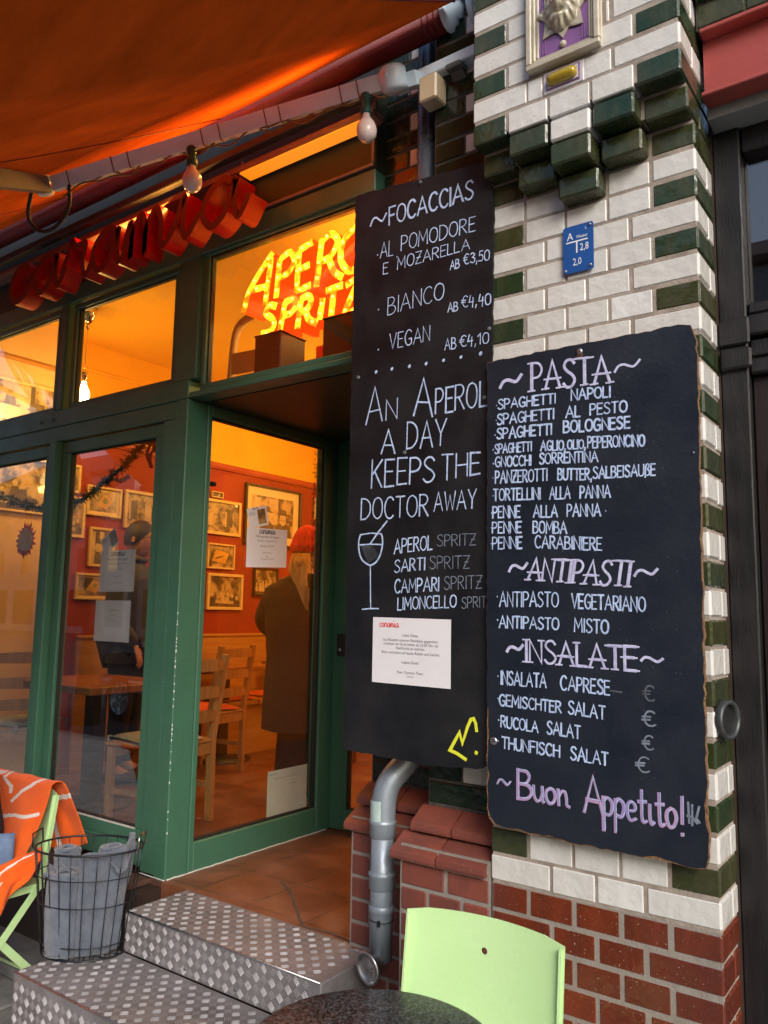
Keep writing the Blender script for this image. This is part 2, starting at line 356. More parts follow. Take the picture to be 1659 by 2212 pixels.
def glow_patches(m):                                         # noise paints the bulbs' hot spots into the glow colour
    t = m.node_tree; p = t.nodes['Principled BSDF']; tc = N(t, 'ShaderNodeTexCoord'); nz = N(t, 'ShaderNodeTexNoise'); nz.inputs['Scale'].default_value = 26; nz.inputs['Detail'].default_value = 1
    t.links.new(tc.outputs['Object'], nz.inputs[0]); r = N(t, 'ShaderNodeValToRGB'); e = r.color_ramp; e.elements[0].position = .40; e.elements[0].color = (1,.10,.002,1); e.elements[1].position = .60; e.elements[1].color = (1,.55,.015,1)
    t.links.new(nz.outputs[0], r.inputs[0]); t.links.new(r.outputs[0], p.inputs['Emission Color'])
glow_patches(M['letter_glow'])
M['letter_bulb'] = mat('letter_bulb', (1,.8,.3), .3, emit=(1,.66,.08), estr=5)
M['letter_red'] = mat('letter_red', (.75,.05,.01), .3, emit=(1,.040,.001), estr=1.4, coat=.3)
M['box_brown'] = mat('box_brown', (.045,.022,.012), .5, c2=(.03,.016,.01), scale=6)
M['plastic_white'] = mat('plastic_white', (.55,.45,.30), .35)
M['garland'] = mat('garland', (.020,.050,.016), .7, island=[(.010,.030,.012),(.035,.070,.02),(.02,.05,.018)])
M['ribbon_red'] = mat('ribbon_red', (.20,.012,.018), .5)
M['berry'] = mat('berry', (.60,.08,.02), .3)
M['terracotta'] = None
M['stone'] = mat('stone', (.20,.20,.195), .8, c2=(.13,.13,.125), scale=12, bump=.4, bscale=90, detail=8)
M['stone_dark'] = mat('stone_dark', (.32,.315,.31), .85, c2=(.20,.195,.19), scale=9, bump=.4, bscale=90)
M['asphalt'] = mat('asphalt', (.05,.05,.052), .85, c2=(.035,.035,.037), scale=20, bump=.5, bscale=150)
M['sill_tile'] = mat('sill_tile', (.13,.065,.045), .5, c2=(.10,.05,.036), scale=6, bump=.15)
M['wall_brown'] = mat('wall_brown', (.05,.028,.02), .6, c2=(.036,.022,.017), scale=6)
M['beam_red'] = mat('beam_red', (.40,.075,.065), .42, c2=(.34,.06,.052), scale=3, bump=.1, bscale=60)
M['door_black'] = mat('door_black', (.007,.0065,.0075), .5, c2=(.011,.010,.011), scale=5, bump=.15, rvar=.1, stretch=(4,4,.6))
M['door_brown'] = mat('door_brown', (.016,.0075,.007), .5, c2=(.011,.006,.006), scale=4, bump=.1, stretch=(4,4,.6))
M['enamel_blue'] = mat('enamel_blue', (.012,.085,.34), .25, c2=(.010,.07,.29), scale=6, coat=.3)
M['enamel_white'] = mat('enamel_white', (.80,.82,.84), .3)
M['relief_cream'] = mat('relief_cream', (.52,.47,.37), .35, c2=(.42,.37,.28), scale=12, bump=.2, bscale=60, coat=.2)
M['relief_purple'] = mat('relief_purple', (.25,.11,.30), .28, c2=(.20,.085,.25), scale=12, coat=.3)
M['relief_silver'] = mat('relief_silver', (.52,.47,.36), .22, c2=(.28,.25,.19), scale=20, coat=.5, bump=.2, bscale=60)
M['tile_yellow'] = mat('tile_yellow', (.42,.30,.02), .18, c2=(.34,.23,.012), scale=14, coat=.4)
M['tile_lilac'] = mat('tile_lilac', (.56,.53,.56), .25, coat=.2)
M['fascia'] = mat('fascia', (.020,.028,.015), .55, c2=(.015,.021,.012), scale=4)
M['trim_pink'] = mat('trim_pink', (.26,.17,.14), .6, c2=(.18,.12,.10), scale=14)
M['ledge'] = mat('ledge', (.24,.13,.10), .6, c2=(.18,.10,.08), scale=9)
M['sticker'] = mat('sticker', (.52,.66,.64), .5, c2=(.40,.52,.52), scale=40)
M['plaster'] = mat('plaster', (.46,.44,.40), .9, c2=(.38,.36,.33), scale=1.5, bump=.1)
M['plaster_grey'] = mat('plaster_grey', (.30,.31,.32), .9, c2=(.24,.25,.26), scale=1.5)
M['roof'] = mat('roof', (.12,.06,.05), .8, c2=(.08,.04,.035), scale=5)
M['pane_dark'] = mat('pane_dark', (.03,.035,.04), .08)
M['pane_lit'] = mat('pane_lit', (.2,.15,.08), .3, emit=(1,.62,.25), estr=.25)
M['car_paint'] = mat('car_paint', (.006,.0065,.009), .12, coat=1.)
M['tyre'] = mat('tyre', (.012,.012,.012), .8)
M['bark'] = mat('bark', (.05,.042,.035), .95, c2=(.03,.025,.02), scale=10, bump=.8, bscale=40)
M['lamp_white'] = mat('lamp_white', (1,.95,.85), .3, emit=(1,.9,.7), estr=6)
M['newsprint'] = mat('newsprint', (.40,.42,.34), .85, c2=(.34,.36,.29), scale=6)
M['mask_red'] = mat('mask_red', (.65,.06,.10), .4, c2=(.50,.04,.12), scale=20)
M['mask_cream'] = mat('mask_cream', (.85,.70,.50), .4, c2=(.75,.45,.30), scale=30)
def granite():
    m, t, p = newmat('granite'); L = t.links.new
    tc = N(t, 'ShaderNodeTexCoord'); v = N(t, 'ShaderNodeTexVoronoi'); v.inputs['Scale'].default_value = 260; L(tc.outputs['Object'], v.inputs[0])
    r = N(t, 'ShaderNodeValToRGB'); e = r.color_ramp; e.elements[0].color = (.010,.011,.012,1); e.elements[1].color = (.17,.19,.20,1); e.elements[0].position = .38; e.elements[1].position = 1
    L(v.outputs['Color'], r.inputs[0]); L(r.outputs[0], p.inputs['Base Color']); p.inputs['Roughness'].default_value = .32
    return m
def terracotta():
    m, t, p = newmat('terracotta'); L = t.links.new
    tc = N(t, 'ShaderNodeTexCoord'); mp = N(t, 'ShaderNodeMapping'); mp.inputs['Location'].default_value = (.07, .05, 0); L(tc.outputs['Object'], mp.inputs[0])
    b = N(t, 'ShaderNodeTexBrick'); b.offset = 0; b.inputs['Scale'].default_value = 1; b.inputs['Brick Width'].default_value = .30; b.inputs['Row Height'].default_value = .30
    b.inputs['Mortar Size'].default_value = .004; b.inputs['Mortar Smooth'].default_value = .3
    b.inputs['Color1'].default_value = (.20,.072,.034,1); b.inputs['Color2'].default_value = (.15,.055,.028,1); b.inputs['Mortar'].default_value = (.05,.03,.02,1); L(mp.outputs[0], b.inputs[0])
    nz = N(t, 'ShaderNodeTexNoise'); nz.inputs['Scale'].default_value = 5; nz.inputs['Detail'].default_value = 8; L(tc.outputs['Object'], nz.inputs[0])
    mr = N(t, 'ShaderNodeMapRange'); mr.inputs[1].default_value = .45; mr.inputs[2].default_value = .75; L(nz.outputs[0], mr.inputs[0])
    mx = N(t, 'ShaderNodeMix', data_type='RGBA'); L(mr.outputs[0], mx.inputs[0]); L(b.outputs[0], mx.inputs[6]); mx.inputs[7].default_value = (.25,.12,.075,1); L(mx.outputs[2], p.inputs['Base Color'])
    ra = N(t, 'ShaderNodeMapRange'); ra.inputs[3].default_value = .35; ra.inputs[4].default_value = .6; L(mr.outputs[0], ra.inputs[0]); L(ra.outputs[0], p.inputs['Roughness'])
    bp = N(t, 'ShaderNodeBump'); bp.inputs['Strength'].default_value = .4; bp.inputs['Distance'].default_value = .004; L(b.outputs['Fac'], bp.inputs['Height']); bp.invert = True; L(bp.outputs[0], p.inputs['Normal'])
    return m
M['granite'] = granite(); M['terracotta'] = terracotta()
GZ, FL, H, YS = -.83, -.40, .077, .22      # pavement level, shop floor, brick course, shopfront plane
# ================================================================ ground and street
def struct(name, mb, m, label=None):
    o = mb.build(name, m); o['kind'] = 'structure'
    if label: o['label'] = label
    return o
g = MB(); g.box(-60, 60, -3.4, 1.6, GZ-.3, GZ); struct('pavement', g, M['stone_dark'])
g = MB()
x = -14.0
while x < 8: g.box(x, x+.985, -3.55, -3.405, GZ-.3, GZ+.004, .012); x += 1.0
struct('kerb', g, M['stone'])
g = MB(); g.box(-60, 60, -40, -3.56, GZ-.4, GZ-.12); struct('road', g, M['asphalt'])
g = MB(); g.box(-200, 200, -200, 60, GZ-.6, GZ-.45); struct('ground', g, M['asphalt'])
g = MB()                                                     # paving slabs at the foot of the shopfront
for i in range(9):
    x1 = -2.36-.47*i; g.box(x1-.46, x1, -.14, YS+.02, GZ, GZ+.045+.004*(i % 2), .008)
    g.box(x1-.30, x1+.16, -.62, -.15, GZ, GZ+.012+.003*(i % 3), .006)
struct('paving_slabs', g, M['stone'])
g = MB(); g.box(-2.36, -1.20, .204, 1.36, FL-.10, FL); g.box(-2.36, -1.20, .21, 1.36, GZ, FL-.10); struct('porch_floor', g, M['terracotta'])
g = MB()                                                     # old repair seam across the tiles
pts = cr([(-1.962,.534),(-1.854,.467),(-1.776,.406),(-1.653,.301),(-1.542,.215),(-1.441,.228),(-1.30,.210)], 5)
g.stroke([(p[0]+random.uniform(-.004,.004), p[1]+random.uniform(-.004,.004)) for p in pts], .011, lambda x, y, h: (x, y, FL+.0015+h*.3)); struct('floor_seam', g, M['mortar_dark'])

# ================================================================ chequer plate steps
def steps(name, label, x0, x1, y0, y1, ztop, zbot):
    t = thing(name, label, 'step', (x0, y0, zbot))
    b = MB(); b.box(x0, x1, y0, y1, zbot, ztop, .004); local(b.build('step_body', M['tread']), t)
    for nm, face in (('tread_pattern', 0), ('riser_pattern', 1)):
        p = MB(); s = .0365
        nu = int((x1-x0-.02)/s); nv = int(((y1-y0) if face == 0 else (ztop-zbot))/s)
        for i in range(nu):
            for j in range(nv):
                cx = x0+.022+i*s; cy = .021+j*s; ang = R(45 if (i+j) % 2 == 0 else -45)
                for k in range(4):
                    o = (k-1.5)*.0060; dx, dy = math.cos(ang), math.sin(ang); px, py = cx-dy*o, cy+dx*o
                    hl = .0150; hw = .0017; hh = .0014
                    q = [(-hl, 0), (-hl*.6, hw), (hl*.6, hw), (hl, 0), (hl*.6, -hw), (-hl*.6, -hw)]
                    P = [(px+dx*a-dy*b_, py+dy*a+dx*b_) for a, b_ in q]; T = [(px+dx*a*.7-dy*b_*.5, py+dy*a*.7+dx*b_*.5) for a, b_ in q]
                    if face == 0: f = lambda u, v, h: (u, y0+v, ztop+h)
                    else: f = lambda u, v, h: (u, y0-h, zbot+v)
                    if any(not (x0+.004 < u < x1-.004) for u, v in P): continue
                    lim = (y1-y0) if face == 0 else (ztop-zbot)
                    if any(not (.004 < v < lim-.004) for u, v in P): continue
                    p.add([f(u, v, -.0002) for u, v in P]+[f(u, v, hh) for u, v in T], [(6,7,8,9,10,11)]+[(a, (a+1) % 6, 6+(a+1) % 6, 6+a) for a in range(6)], False)
        local(p.build(nm, M['tread_bar' if face else 'tread_worn']), t)
    e = MB(); e.tube([(x0+.003, y0+.002, ztop-.001), (x1-.003, y0+.002, ztop-.001)], .0042, 8); local(e.build('worn_edge', M['steel']), t)
    for q in (.16, .36, .62, .85): r = MB(); r.lathe([(0, .004), (.004, .0038), (.006, .002), (.0065, 0)], (x0+(x1-x0)*q, y0, zbot+.028), (0, -1, 0), 10); local(r.build('rivet', M['awning_grey']), t)
    return t
steps('metal_step', 'upper chequer plate step right in front of the tiled porch floor', -2.19, -1.19, -.105, .203, FL+.003, -.546)
steps('metal_step', 'lower chequer plate step carrying the black wire basket', -2.35, -1.02, -.455, -.106, -.546, GZ)

# ================================================================ brick pier with glazed tiles
def brick(b, x0, x1, y0, z0, dep=.06, c=.003, dz=H, j=.0036):
    jx = random.uniform(-.0008, .0008)
    b.box(x0+j, x1-j, y0+random.uniform(-.0012, .0012), y0+dep, z0+j+random.uniform(-.0006, .0006), z0+dz-j, c)
def W(*a): return a
PW = -.641; DEP = .177
COLS = [-.641, -.521, -.386, -.254, -.126, 0]
OFF = [-.641, -.452, -.322, -.190, 0]
P1, P2 = .06, .12
pier = thing('brick_pier', 'pier of cream and green glazed bricks over a red brick base, behind the menu boards', 'brick pier', (-.32, .09, GZ))
core = MB()
core.box(PW+.006, -.006, .0026, DEP, GZ, 28*H+.004); core.box(PW+.006, -.006, -P2+.0026, DEP, 29*H+.014, 46*H)
core.box(PW+.006, -.006, -P1+.0035, DEP, 28*H+.014, 29*H+.013)
wb, gb, rb = MB(), MB(), MB()
def pcourse(k):
    z = k*H
    if k < 0:                                                 # red base
        xs = COLS if k % 2 else OFF
        for i in range(len(xs)-1):
            if i == len(xs)-2:
                rb.box(xs[i]+.005, .0, random.uniform(-.001, .001), .115 if k % 2 == 0 else DEP, z+.005, z+H-.005, .006)
                if k % 2 == 0: rb.box(-.07, -.001, .126, DEP, z+.005, z+H-.005, .004)
            else: brick(rb, xs[i], xs[i+1], 0, z, .06, .004, j=.0042)
        return
    white = k % 2 == 0
    if k < 26 or (26 <= k <= 28):
        p = 0
    if k >= 29: p = P2
    xs = OFF if white else COLS
    if k in (26, 27, 28): xs = COLS
    for i in range(len(xs)-1):
        last = i == len(xs)-2; first = i == 0
        pr = p; isg = (not white) and (first or last)
        if k == 26: pr = P1 if i == 2 else 0; isg = i == 2
        if k == 27: pr = {0: 0, 1: P1, 2: P2, 3: P1, 4: 0}[i]; isg = True
        if k == 28: pr = {0: P1, 1: P2, 2: P2, 3: P2, 4: P1}[i]; isg = i != 2
        tgt = gb if isg else wb; cc = .006 if pr else .0035
        if k > 29 and 31 <= k <= 36 and -.455 < (xs[i]+xs[i+1])/2 < -.215: continue
        if k == 30 and -.40 < (xs[i]+xs[i+1])/2 < -.26: continue
        if last:
            jj = .0036
            if white or k == 28: tgt.box(xs[i]+jj, 0, -pr, -pr+.115, z+jj, z+H-jj, .006); (wb if isg is False else gb).box(-.07, -.001, -pr+.124, DEP, z+jj, z+H-jj, .003)
            else: tgt.box(xs[i]+jj, 0, -pr, DEP, z+jj, z+H-jj, .006)
        elif pr > 0 and k <= 28: tgt.box(xs[i]+.004, xs[i+1]-.004, -pr, .06, z+.004, z+H-.004, .006)
        else:
            if first: tgt.box(xs[i], xs[i+1]-.0036, -pr, -pr+.15, z+.0036, z+H-.0036, .004)
            else: brick(tgt, xs[i], xs[i+1], -pr, z)
for k in range(-11, 45): pcourse(k)
# course 26 and 28 away from the stepped bricks follow the running bond of the shaft
local(core.build('mortar_core', M['mortar']), pier)
local(wb.build('cream_tiles', M['white_glaze']), pier); local(gb.build('green_tiles', M['green_glaze']), pier)
local(rb.build('red_base', M['red_glaze']), pier)
lj = MB(); lj.box(PW+.004, -.004, .0018, .02, GZ, -.002); local(lj.build('base_joints', M['mortar_light']), pier)
# infill round the relief panel
fb = MB()
for k in range(30, 37):
    z = k*H
    if k == 30: fb.box(-.452, -.404, -P2, -P2+.05, z+.004, z+H-.004, .003); fb.box(-.268, -.192, -P2, -P2+.05, z+.004, z+H-.004, .003)
    else:
        fb.box(-.516 if k % 2 else -.447, -.447 if k % 2 else -.4465, -P2, -P2+.05, z+.004, z+H-.004, .001)
        fb.box(-.206, -.131 if k % 2 else -.195, -P2, -P2+.05, z+.004, z+H-.004, .003)
local(fb.build('cream_tiles', M['white_glaze']), pier)
# relief panel: moulded frame, purple ground with an eight-point star, mask
rx0, rx1, rz0, rz1 = -.445, -.215, 2.395, 2.740; yf = -P2
rel = MB(); rel.box(rx0, rx1, yf-.006, yf+.05, rz0, rz1, .004)
panel = local(rel.build('relief_panel', M['relief_cream']), pier)
fr = MB()
for k, (ins, wd, pj) in enumerate(((.0, .018, .028), (.018, .010, .020), (.028, .010, .014))):
    a0, a1, b0, b1 = rx0+ins, rx1-ins, rz0+ins, rz1-ins
    fr.box(a0, a1, yf-pj, yf-.007, b0, b0+wd, .003); fr.box(a0, a1, yf-pj, yf-.007, b1-wd, b1, .003)
    fr.box(a0, a0+wd, yf-pj, yf-.007, b0+wd, b1-wd, .003); fr.box(a1-wd, a1, yf-pj, yf-.007, b0+wd, b1-wd, .003)
o = local(fr.build('moulded_frame', M['relief_cream']), panel)
cx, cz = (rx0+rx1)/2, 2.565
gr = MB(); gr.box(rx0+.038, rx1-.038, yf-.0105, yf-.007, rz0+.038, rz1-.038); local(gr.build('purple_ground', M['relief_purple']), panel)
rg = MB()
for q in range(4): 
    a = .058+.008*q; rg.mi = 0
    for s_ in (-1, 1):
        rg.box(cx+s_*a*1.0-.0016, cx+s_*a+.0016, yf-.013, yf-.0106, rz0+.045, rz0+.10-q*.012); rg.box(cx+s_*a*1.0-.0016, cx+s_*a+.0016, yf-.013, yf-.0106, rz1-.10+q*.012, rz1-.045)
local(rg.build('ground_ribs', M['relief_purple']), panel)
st = MB(); star = []
for q in range(16):
    a = R(22.5*q); r_ = .077 if q % 4 == 0 else (.088 if q % 4 == 2 else .058); star.append((cx+r_*math.cos(a), cz+r_*1.28*math.sin(a)))
st.prism(star, lambda x, z: (x, yf-.017, z), lambda x, z: (x, yf-.0109, z))
for a in range(4):
    t = R(90*a); st.lathe([(.010, 0), (.010, .006), (.006, .010), (0, .011)], (cx+.072*math.cos(t), yf-.0105, cz+.118*math.sin(t)), (0, -1, 0), 12)
local(st.build('star_border', M['relief_cream']), panel)
mk = MB()
def mface(u, v):
    x = (u-.5)*2; z = (v-.5)*2; rr = math.hypot(x*1.05, z)
    h = max(0, 1-rr**2)**.5*.030
    h += .020*math.exp(-((x/.16)**2+((z+.05)/.30)**2))                        # nose
    h += .011*math.exp(-((abs(x)-.36)**2/.03+(z-.05)**2/.04))                  # cheeks
    h -= .012*math.exp(-((abs(x)-.30)**2/.012+(z-.27)**2/.012))                # eye sockets
    h += .010*math.exp(-((abs(x)-.30)**2/.03+(z-.45)**2/.010))                 # brows
    h -= .012*math.exp(-(x**2/.05+(z+.42)**2/.010)); h += .008*math.exp(-(x**2/.06+(z+.60)**2/.012))
    h += .0045*math.sin(15*math.atan2(z, x)+6*rr)*max(0, min(1, (rr-.6)*4))*(1 if rr < 1.02 else 0)
    k = 1+.04*math.sin(7*math.atan2(z, x)+1)
    return (cx+x*.056*k, yf-.0165-max(0, h)*1.15, cz+z*.076*k)
mk.grid(34, 40, mface); local(mk.build('mask', M['relief_silver']), panel)
yt = MB(); yt.box(-.4, -.272, yf-.002, yf+.05, 30*H+.004, 31*H-.002, .003); tl = local(yt.build('lilac_tile', M['tile_lilac']), pier)
y2 = MB(); y2.box(-.388, -.284, yf-.0045, yf-.0022, 30*H+.014, 31*H-.012); local(y2.build('dark_inlay', M['relief_purple']), tl)
y3 = MB(); y3.box(-.384, -.288, yf-.0065, yf-.0047, 30*H+.018, 31*H-.016); local(y3.build('cream_inlay', M['tile_lilac']), tl)
y4 = MB(); pr_ = [(0, -.046), (.010, -.045), (.0165, -.038), (.018, -.028), (.018, .028), (.0165, .038), (.010, .045), (0, .046)]
y4.lathe(pr_, (-.336, yf-.010, 30.5*H), (1, 0, 0), 16); local(y4.build('yellow_boss', M['tile_yellow']), tl)

# ================================================================ recessed brickwork left of the pier
rec = thing('recessed_wall', 'recessed dark green and cream brickwork with stepped red sill bricks behind the downpipe', 'brick wall', (-.95, .2, GZ))
c = MB(); c.box(-.936, -.655, .1185, .45, 1.5*H, 46*H); c.box(-1.296, -.936, .2885, .45, 1.5*H, 46*H)
local(c.build('mortar_core', M['mortar_dark']), rec)
c = MB(); c.box(-.966, -.6445, .0035, .45, GZ, .6*H); c.box(-1.296, -.966, .1735, .45, GZ, .6*H); local(c.build('base_joints', M['mortar_light']), rec)
gg, ww, rr, ch = MB(), MB(), MB(), MB()
for k in range(2, 44):
    z = k*H
    for (xa, xb, yy, br) in ((-.936, -.655, .115, .72), (-1.296, -.936, .285, .72)):
        if k % 2 == 0:
            xm = xa+(xb-xa)*.86
            gg.box(xa+.003, xm-.004, yy, yy+.06, z+.0045, z+H-.0045, .003)
            if yy < .2: ww.box(xm+.004, xb, yy, yy+.06, z+.0045, z+H-.0045, .003)
            else: gg.box(xm+.004, xb-.003, yy, yy+.06, z+.0045, z+H-.0045, .003)
        else:
            xm = xa+(xb-xa)*(.45 if yy < .2 else .36)
            gg.box(xa+.003, xm-.004, yy, yy+.06, z+.0045, z+H-.0045, .003); ww.box(xm+.004, xb-.003, yy, yy+.06, z+.0045, z+H-.0045, .003)
for k in range(-11, 0):
    z = k*H
    sec = [-.966, -.798, -.6445] if k % 2 else [-.966, -.862, -.74, -.6445]
    for i in range(len(sec)-1): brick(rr, sec[i], sec[i+1], 0, z, .06, .004, j=.0055)
    nic = [-1.296, -1.13, -.966] if k % 2 else [-1.296, -1.21, -1.06, -.966]
    for i in range(len(nic)-1): brick(rr, nic[i], nic[i+1], .17, z, .06, .004, j=.0055)
def sill(x0, x1, yf, z, back):
    n = max(2, round((x1-x0)/.155)); s = (x1-x0)/n
    for i in range(n):
        a, b_ = x0+i*s+.003, x0+(i+1)*s-.003
        P = [(yf, z+.004), (yf-.002, z+.012), (yf, z+.026), (yf+.006, z+.032), (back, z+H-.006), (back+.03, z+H-.006), (back+.03, z+.004)]
        V = [(a, *q) for q in P]+[(b_, *q) for q in P]; m_ = len(P)
        ch.add(V, [tuple(range(m_)), tuple(range(2*m_-1, m_-1, -1))]+[(q, m_+q, m_+(q+1) % m_, (q+1) % m_) for q in range(m_)], False)
sill(-.995, -.652, -.018, 0, .058); sill(-.958, -.650, .042, H, .115)
sill(-1.318, -.972, .150, 0, .228); sill(-1.310, -.95, .212, H, .285)
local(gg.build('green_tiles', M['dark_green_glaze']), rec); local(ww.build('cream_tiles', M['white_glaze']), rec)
local(rr.build('red_bricks', M['red_clinker']), rec); local(ch.build('sill_bricks', M['red_clinker']), rec)
sj = MB(); sj.box(-.985, -.653, .0, .1145, .012, .036); sj.box(-.95, -.653, .062, .1145, H+.010, H+.034); sj.box(-1.305, -.98, .17, .2845, .012, .034); sj.box(-1.305, -.955, .232, .2845, H+.010, H+.032)
local(sj.build('sill_joints', M['mortar_light']), rec)
w_ = MB(); w_.box(-1.30, -1.20, .452, 1.40, GZ, 2.6); tag(w_.build('porch_wall', M['wall_brown']), 'plain dark side wall of the porch opposite the side window', 'wall')

# ================================================================ shopfront
sf = thing('shopfront', 'green framed shopfront with three top lights, two tall windows and a glazed porch side', 'shopfront', (-2.9, YS, FL))
def P(name, mb, m, par=sf): return local(mb.build(name, m), par) if par is sf else local_sub(mb, name, m, par)
def local_sub(mb, name, m, par):
    o = mb.build(name, m); o.parent = par; o.matrix_parent_inverse = par.matrix_parent_inverse.copy() if par.parent else Matrix()
    o.matrix_parent_inverse = Matrix(); o.matrix_local = Matrix(); return o
XL = -4.75
f = MB(); cb = .004
f.box(XL, -2.536, YS, YS+.09, -.378, -.285, cb)               # bottom rail
f.box(XL, -2.436, YS, YS+.09, 1.668, 1.752, cb)              # head of the tall windows
f.box(XL, -2.358, YS-.004, YS+.10, 1.7545, 1.845, cb)          # transom
f.box(XL, -1.285, YS, YS+.10, 2.452, 2.548, cb)               # top rail
f.box(-2.536, -2.436, YS+.002, YS+.09, -.396, 1.667, cb)      # post left half
f.box(-2.4345, -2.356, YS-.003, YS+.12, -.40, 1.7535, cb)      # corner post
f.box(-2.475, -2.318, YS+.001, YS+.10, 1.846, 2.451, cb)      # post between the top lights
f.box(-2.356, -1.285, YS-.002, YS+.10, 1.756, 1.782, cb)      # beam over the porch
f.box(-1.345, -1.285, YS+.001, YS+.10, 1.783, 2.451, cb)
f.box(-3.462, -3.405, YS-.022, YS+.09, -.376, 1.6675, cb)     # mullion standing proud
f.box(-3.458, -3.408, YS-.008, YS+.09, 1.846, 2.451, cb)
P('window_frame', f, M['frame_green'])
def sash(x0, x1, z0, z1, wd, nm='sash', y=YS+.012, m=None, gl='glass', pane=True):
    s = MB(); d = .05
    s.box(x0-wd, x1+wd, y, y+d, z0-wd, z0, .004); s.box(x0-wd, x1+wd, y, y+d, z1, z1+wd, .004)
    s.box(x0-wd, x0, y, y+d, z0+.0005, z1-.0005, .004); s.box(x1, x1+wd, y, y+d, z0+.0005, z1-.0005, .004)
    o = P(nm, s, m or M['frame_green'])
    k = MB(); e = .007; yg = y+.016
    k.box(x0+.0003, x0+e, yg, yg+.02, z0+.0005, z1-.0005); k.box(x1-e, x1-.0003, yg, yg+.02, z0+.0005, z1-.0005)
    k.box(x0+e, x1-e, yg, yg+.02, z0+.0005, z0+e); k.box(x0+e, x1-e, yg, yg+.02, z1-e, z1-.0005)
    local_sub(k, 'gasket', M['gasket'], o)
    if pane:
        q = MB(); q.box(x0+.002, x1-.002, yg+.008, yg+.012, z0+.002, z1-.002); local_sub(q, 'window_pane', M[gl], o)
    return o
sash(-3.325, -2.600, -.225, 1.598, .062)
sash(-4.40, -3.548, -.225, 1.598, .062)
sash(-3.338, -2.513, 1.874, 2.408, .032); sash(-4.40, -3.522, 1.874, 2.408, .032)
sash(-2.271, -1.372, 1.812, 2.440, .028)
ps = MB(); ps.box(-3.325, -2.60, YS+.013, YS+.030, -.232, -.2245); P('pale_sill_strip', ps, M['pale_strip'])
for x_ in (-3.60, -3.48, -2.56): dg = MB(); dg.box(x_-.016, x_+.016, YS-.012, YS-.0045, 1.787, 1.800, .003); P('drain_cap', dg, M['frame_green'])
# chipped paint down the corner, sealant at the foot of the frames
rnc = random.Random(21); pcx = MB()
for i in range(34):
    z = rnc.choice((rnc.uniform(-.30, .75), rnc.uniform(.2, .75), rnc.uniform(.5, .7))); L_ = rnc.uniform(.003, .018); w_ = rnc.uniform(.0008, .0026)
    pcx.add([(-2.3552, YS-.0030-.0004, z), (-2.3552-w_, YS-.0036, z+L_*.4), (-2.3556, YS-.0036, z+L_), (-2.3548, YS+w_*.7, z+L_*.5)], [(0,1,2),(0,2,3)], False)
for i in range(16):
    x, z = rnc.uniform(-2.52, -2.37), rnc.uniform(-.3, .9); q = rnc.uniform(.0008, .002); pcx.add([(x-q, YS-.0037, z), (x, YS-.0037, z-q), (x+q, YS-.0037, z), (x, YS-.0037, z+q*1.6)], [(0,1,2,3)], False)
P('paint_chips', pcx, M['enamel_white'])
pcx = MB(); pp2 = [(XX_, YY_, FL+.002+rnc.uniform(-.001, .0015)) for XX_, YY_ in [(-2.353+rnc.uniform(-.001, .002), .225+i*.022) for i in range(50)]]; pcx.tube(pp2, .0036, 5); pcx.tube([(-2.53+i*.0175, YS-.004+rnc.uniform(-.001, .001), FL+.001) for i in range(11)], .003, 5); P('sealant', pcx, M['pale_strip'])
lt_ = MB(); lt_.box(-2.428, -2.400, .385, .455, 1.372, 1.392, .003); P('window_latch', lt_, M['black'])
# glazed side of the porch
XS = -2.356
s = MB(); s.box(-2.424, XS+.003, YS+.122, .372, FL+.002, 1.752, .004); s.box(-2.424, XS+.0005, 1.218, 1.374, FL+.001, 1.7520, .004)
s.box(-2.424, XS+.0015, .3725, 1.2175, FL+.001, -.272, .004); s.box(-2.424, XS+.0015, .3725, 1.2175, 1.698, 1.752, .004)
so = P('side_frame', s, M['frame_green'])
k = MB(); k.box(-2.400, -2.372, 1.206, 1.2175, -.2715, 1.6975); k.box(-2.400, -2.372, .373, .381, -.2715, 1.6975); k.box(-2.400, -2.372, .3815, 1.2055, -.2715, -.264); k.box(-2.400, -2.372, .3815, 1.2055, 1.690, 1.6975)
local_sub(k, 'gasket', M['gasket'], so)
q = MB(); q.box(-2.392, -2.388, .379, 1.209, -.268, 1.694); local_sub(q, 'window_pane', M['glass_side'], so)
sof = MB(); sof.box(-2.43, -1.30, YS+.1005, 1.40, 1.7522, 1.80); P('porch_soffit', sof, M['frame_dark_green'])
fa = MB(); fa.box(XL, -1.283, YS+.002, YS+.10, 2.549, 2.90); P('fascia', fa, M['fascia'])
tr = MB(); tr.box(-2.04, -1.290, YS-.010, YS+.001, 2.556, 2.570, .002); tr.box(-1.300, -1.286, YS-.0105, YS+.001, 2.571, 2.83, .002); tr.box(-2.06, -2.046, YS-.0105, YS+.001, 2.556, 2.83, .002)
P('fascia_moulding', tr, M['trim_pink'])
ld = MB(); ld.box(XL, -1.235, .125, .205, 2.715, 2.745, .004); lg = P('ledge', ld, M['ledge'])
bt = MB(); bt.box(XL, -1.30, YS+.004, .45, 2.901, 3.6); P('upper_wall', bt, M['bar_grey'])
sl = MB(); sl.box(XL, -2.436, .06, YS+.001, FL-.025, FL-.0015, .004); sl.box(XL, -2.20, .205, .2195, FL-.025, FL-.0015); P('sill_ledge', sl, M['sill_tile'])
wl = MB(); wl.box(XL, -2.365, .085, YS+.02, GZ, FL-.026); P('plinth_wall', wl, M['wall_brown'])
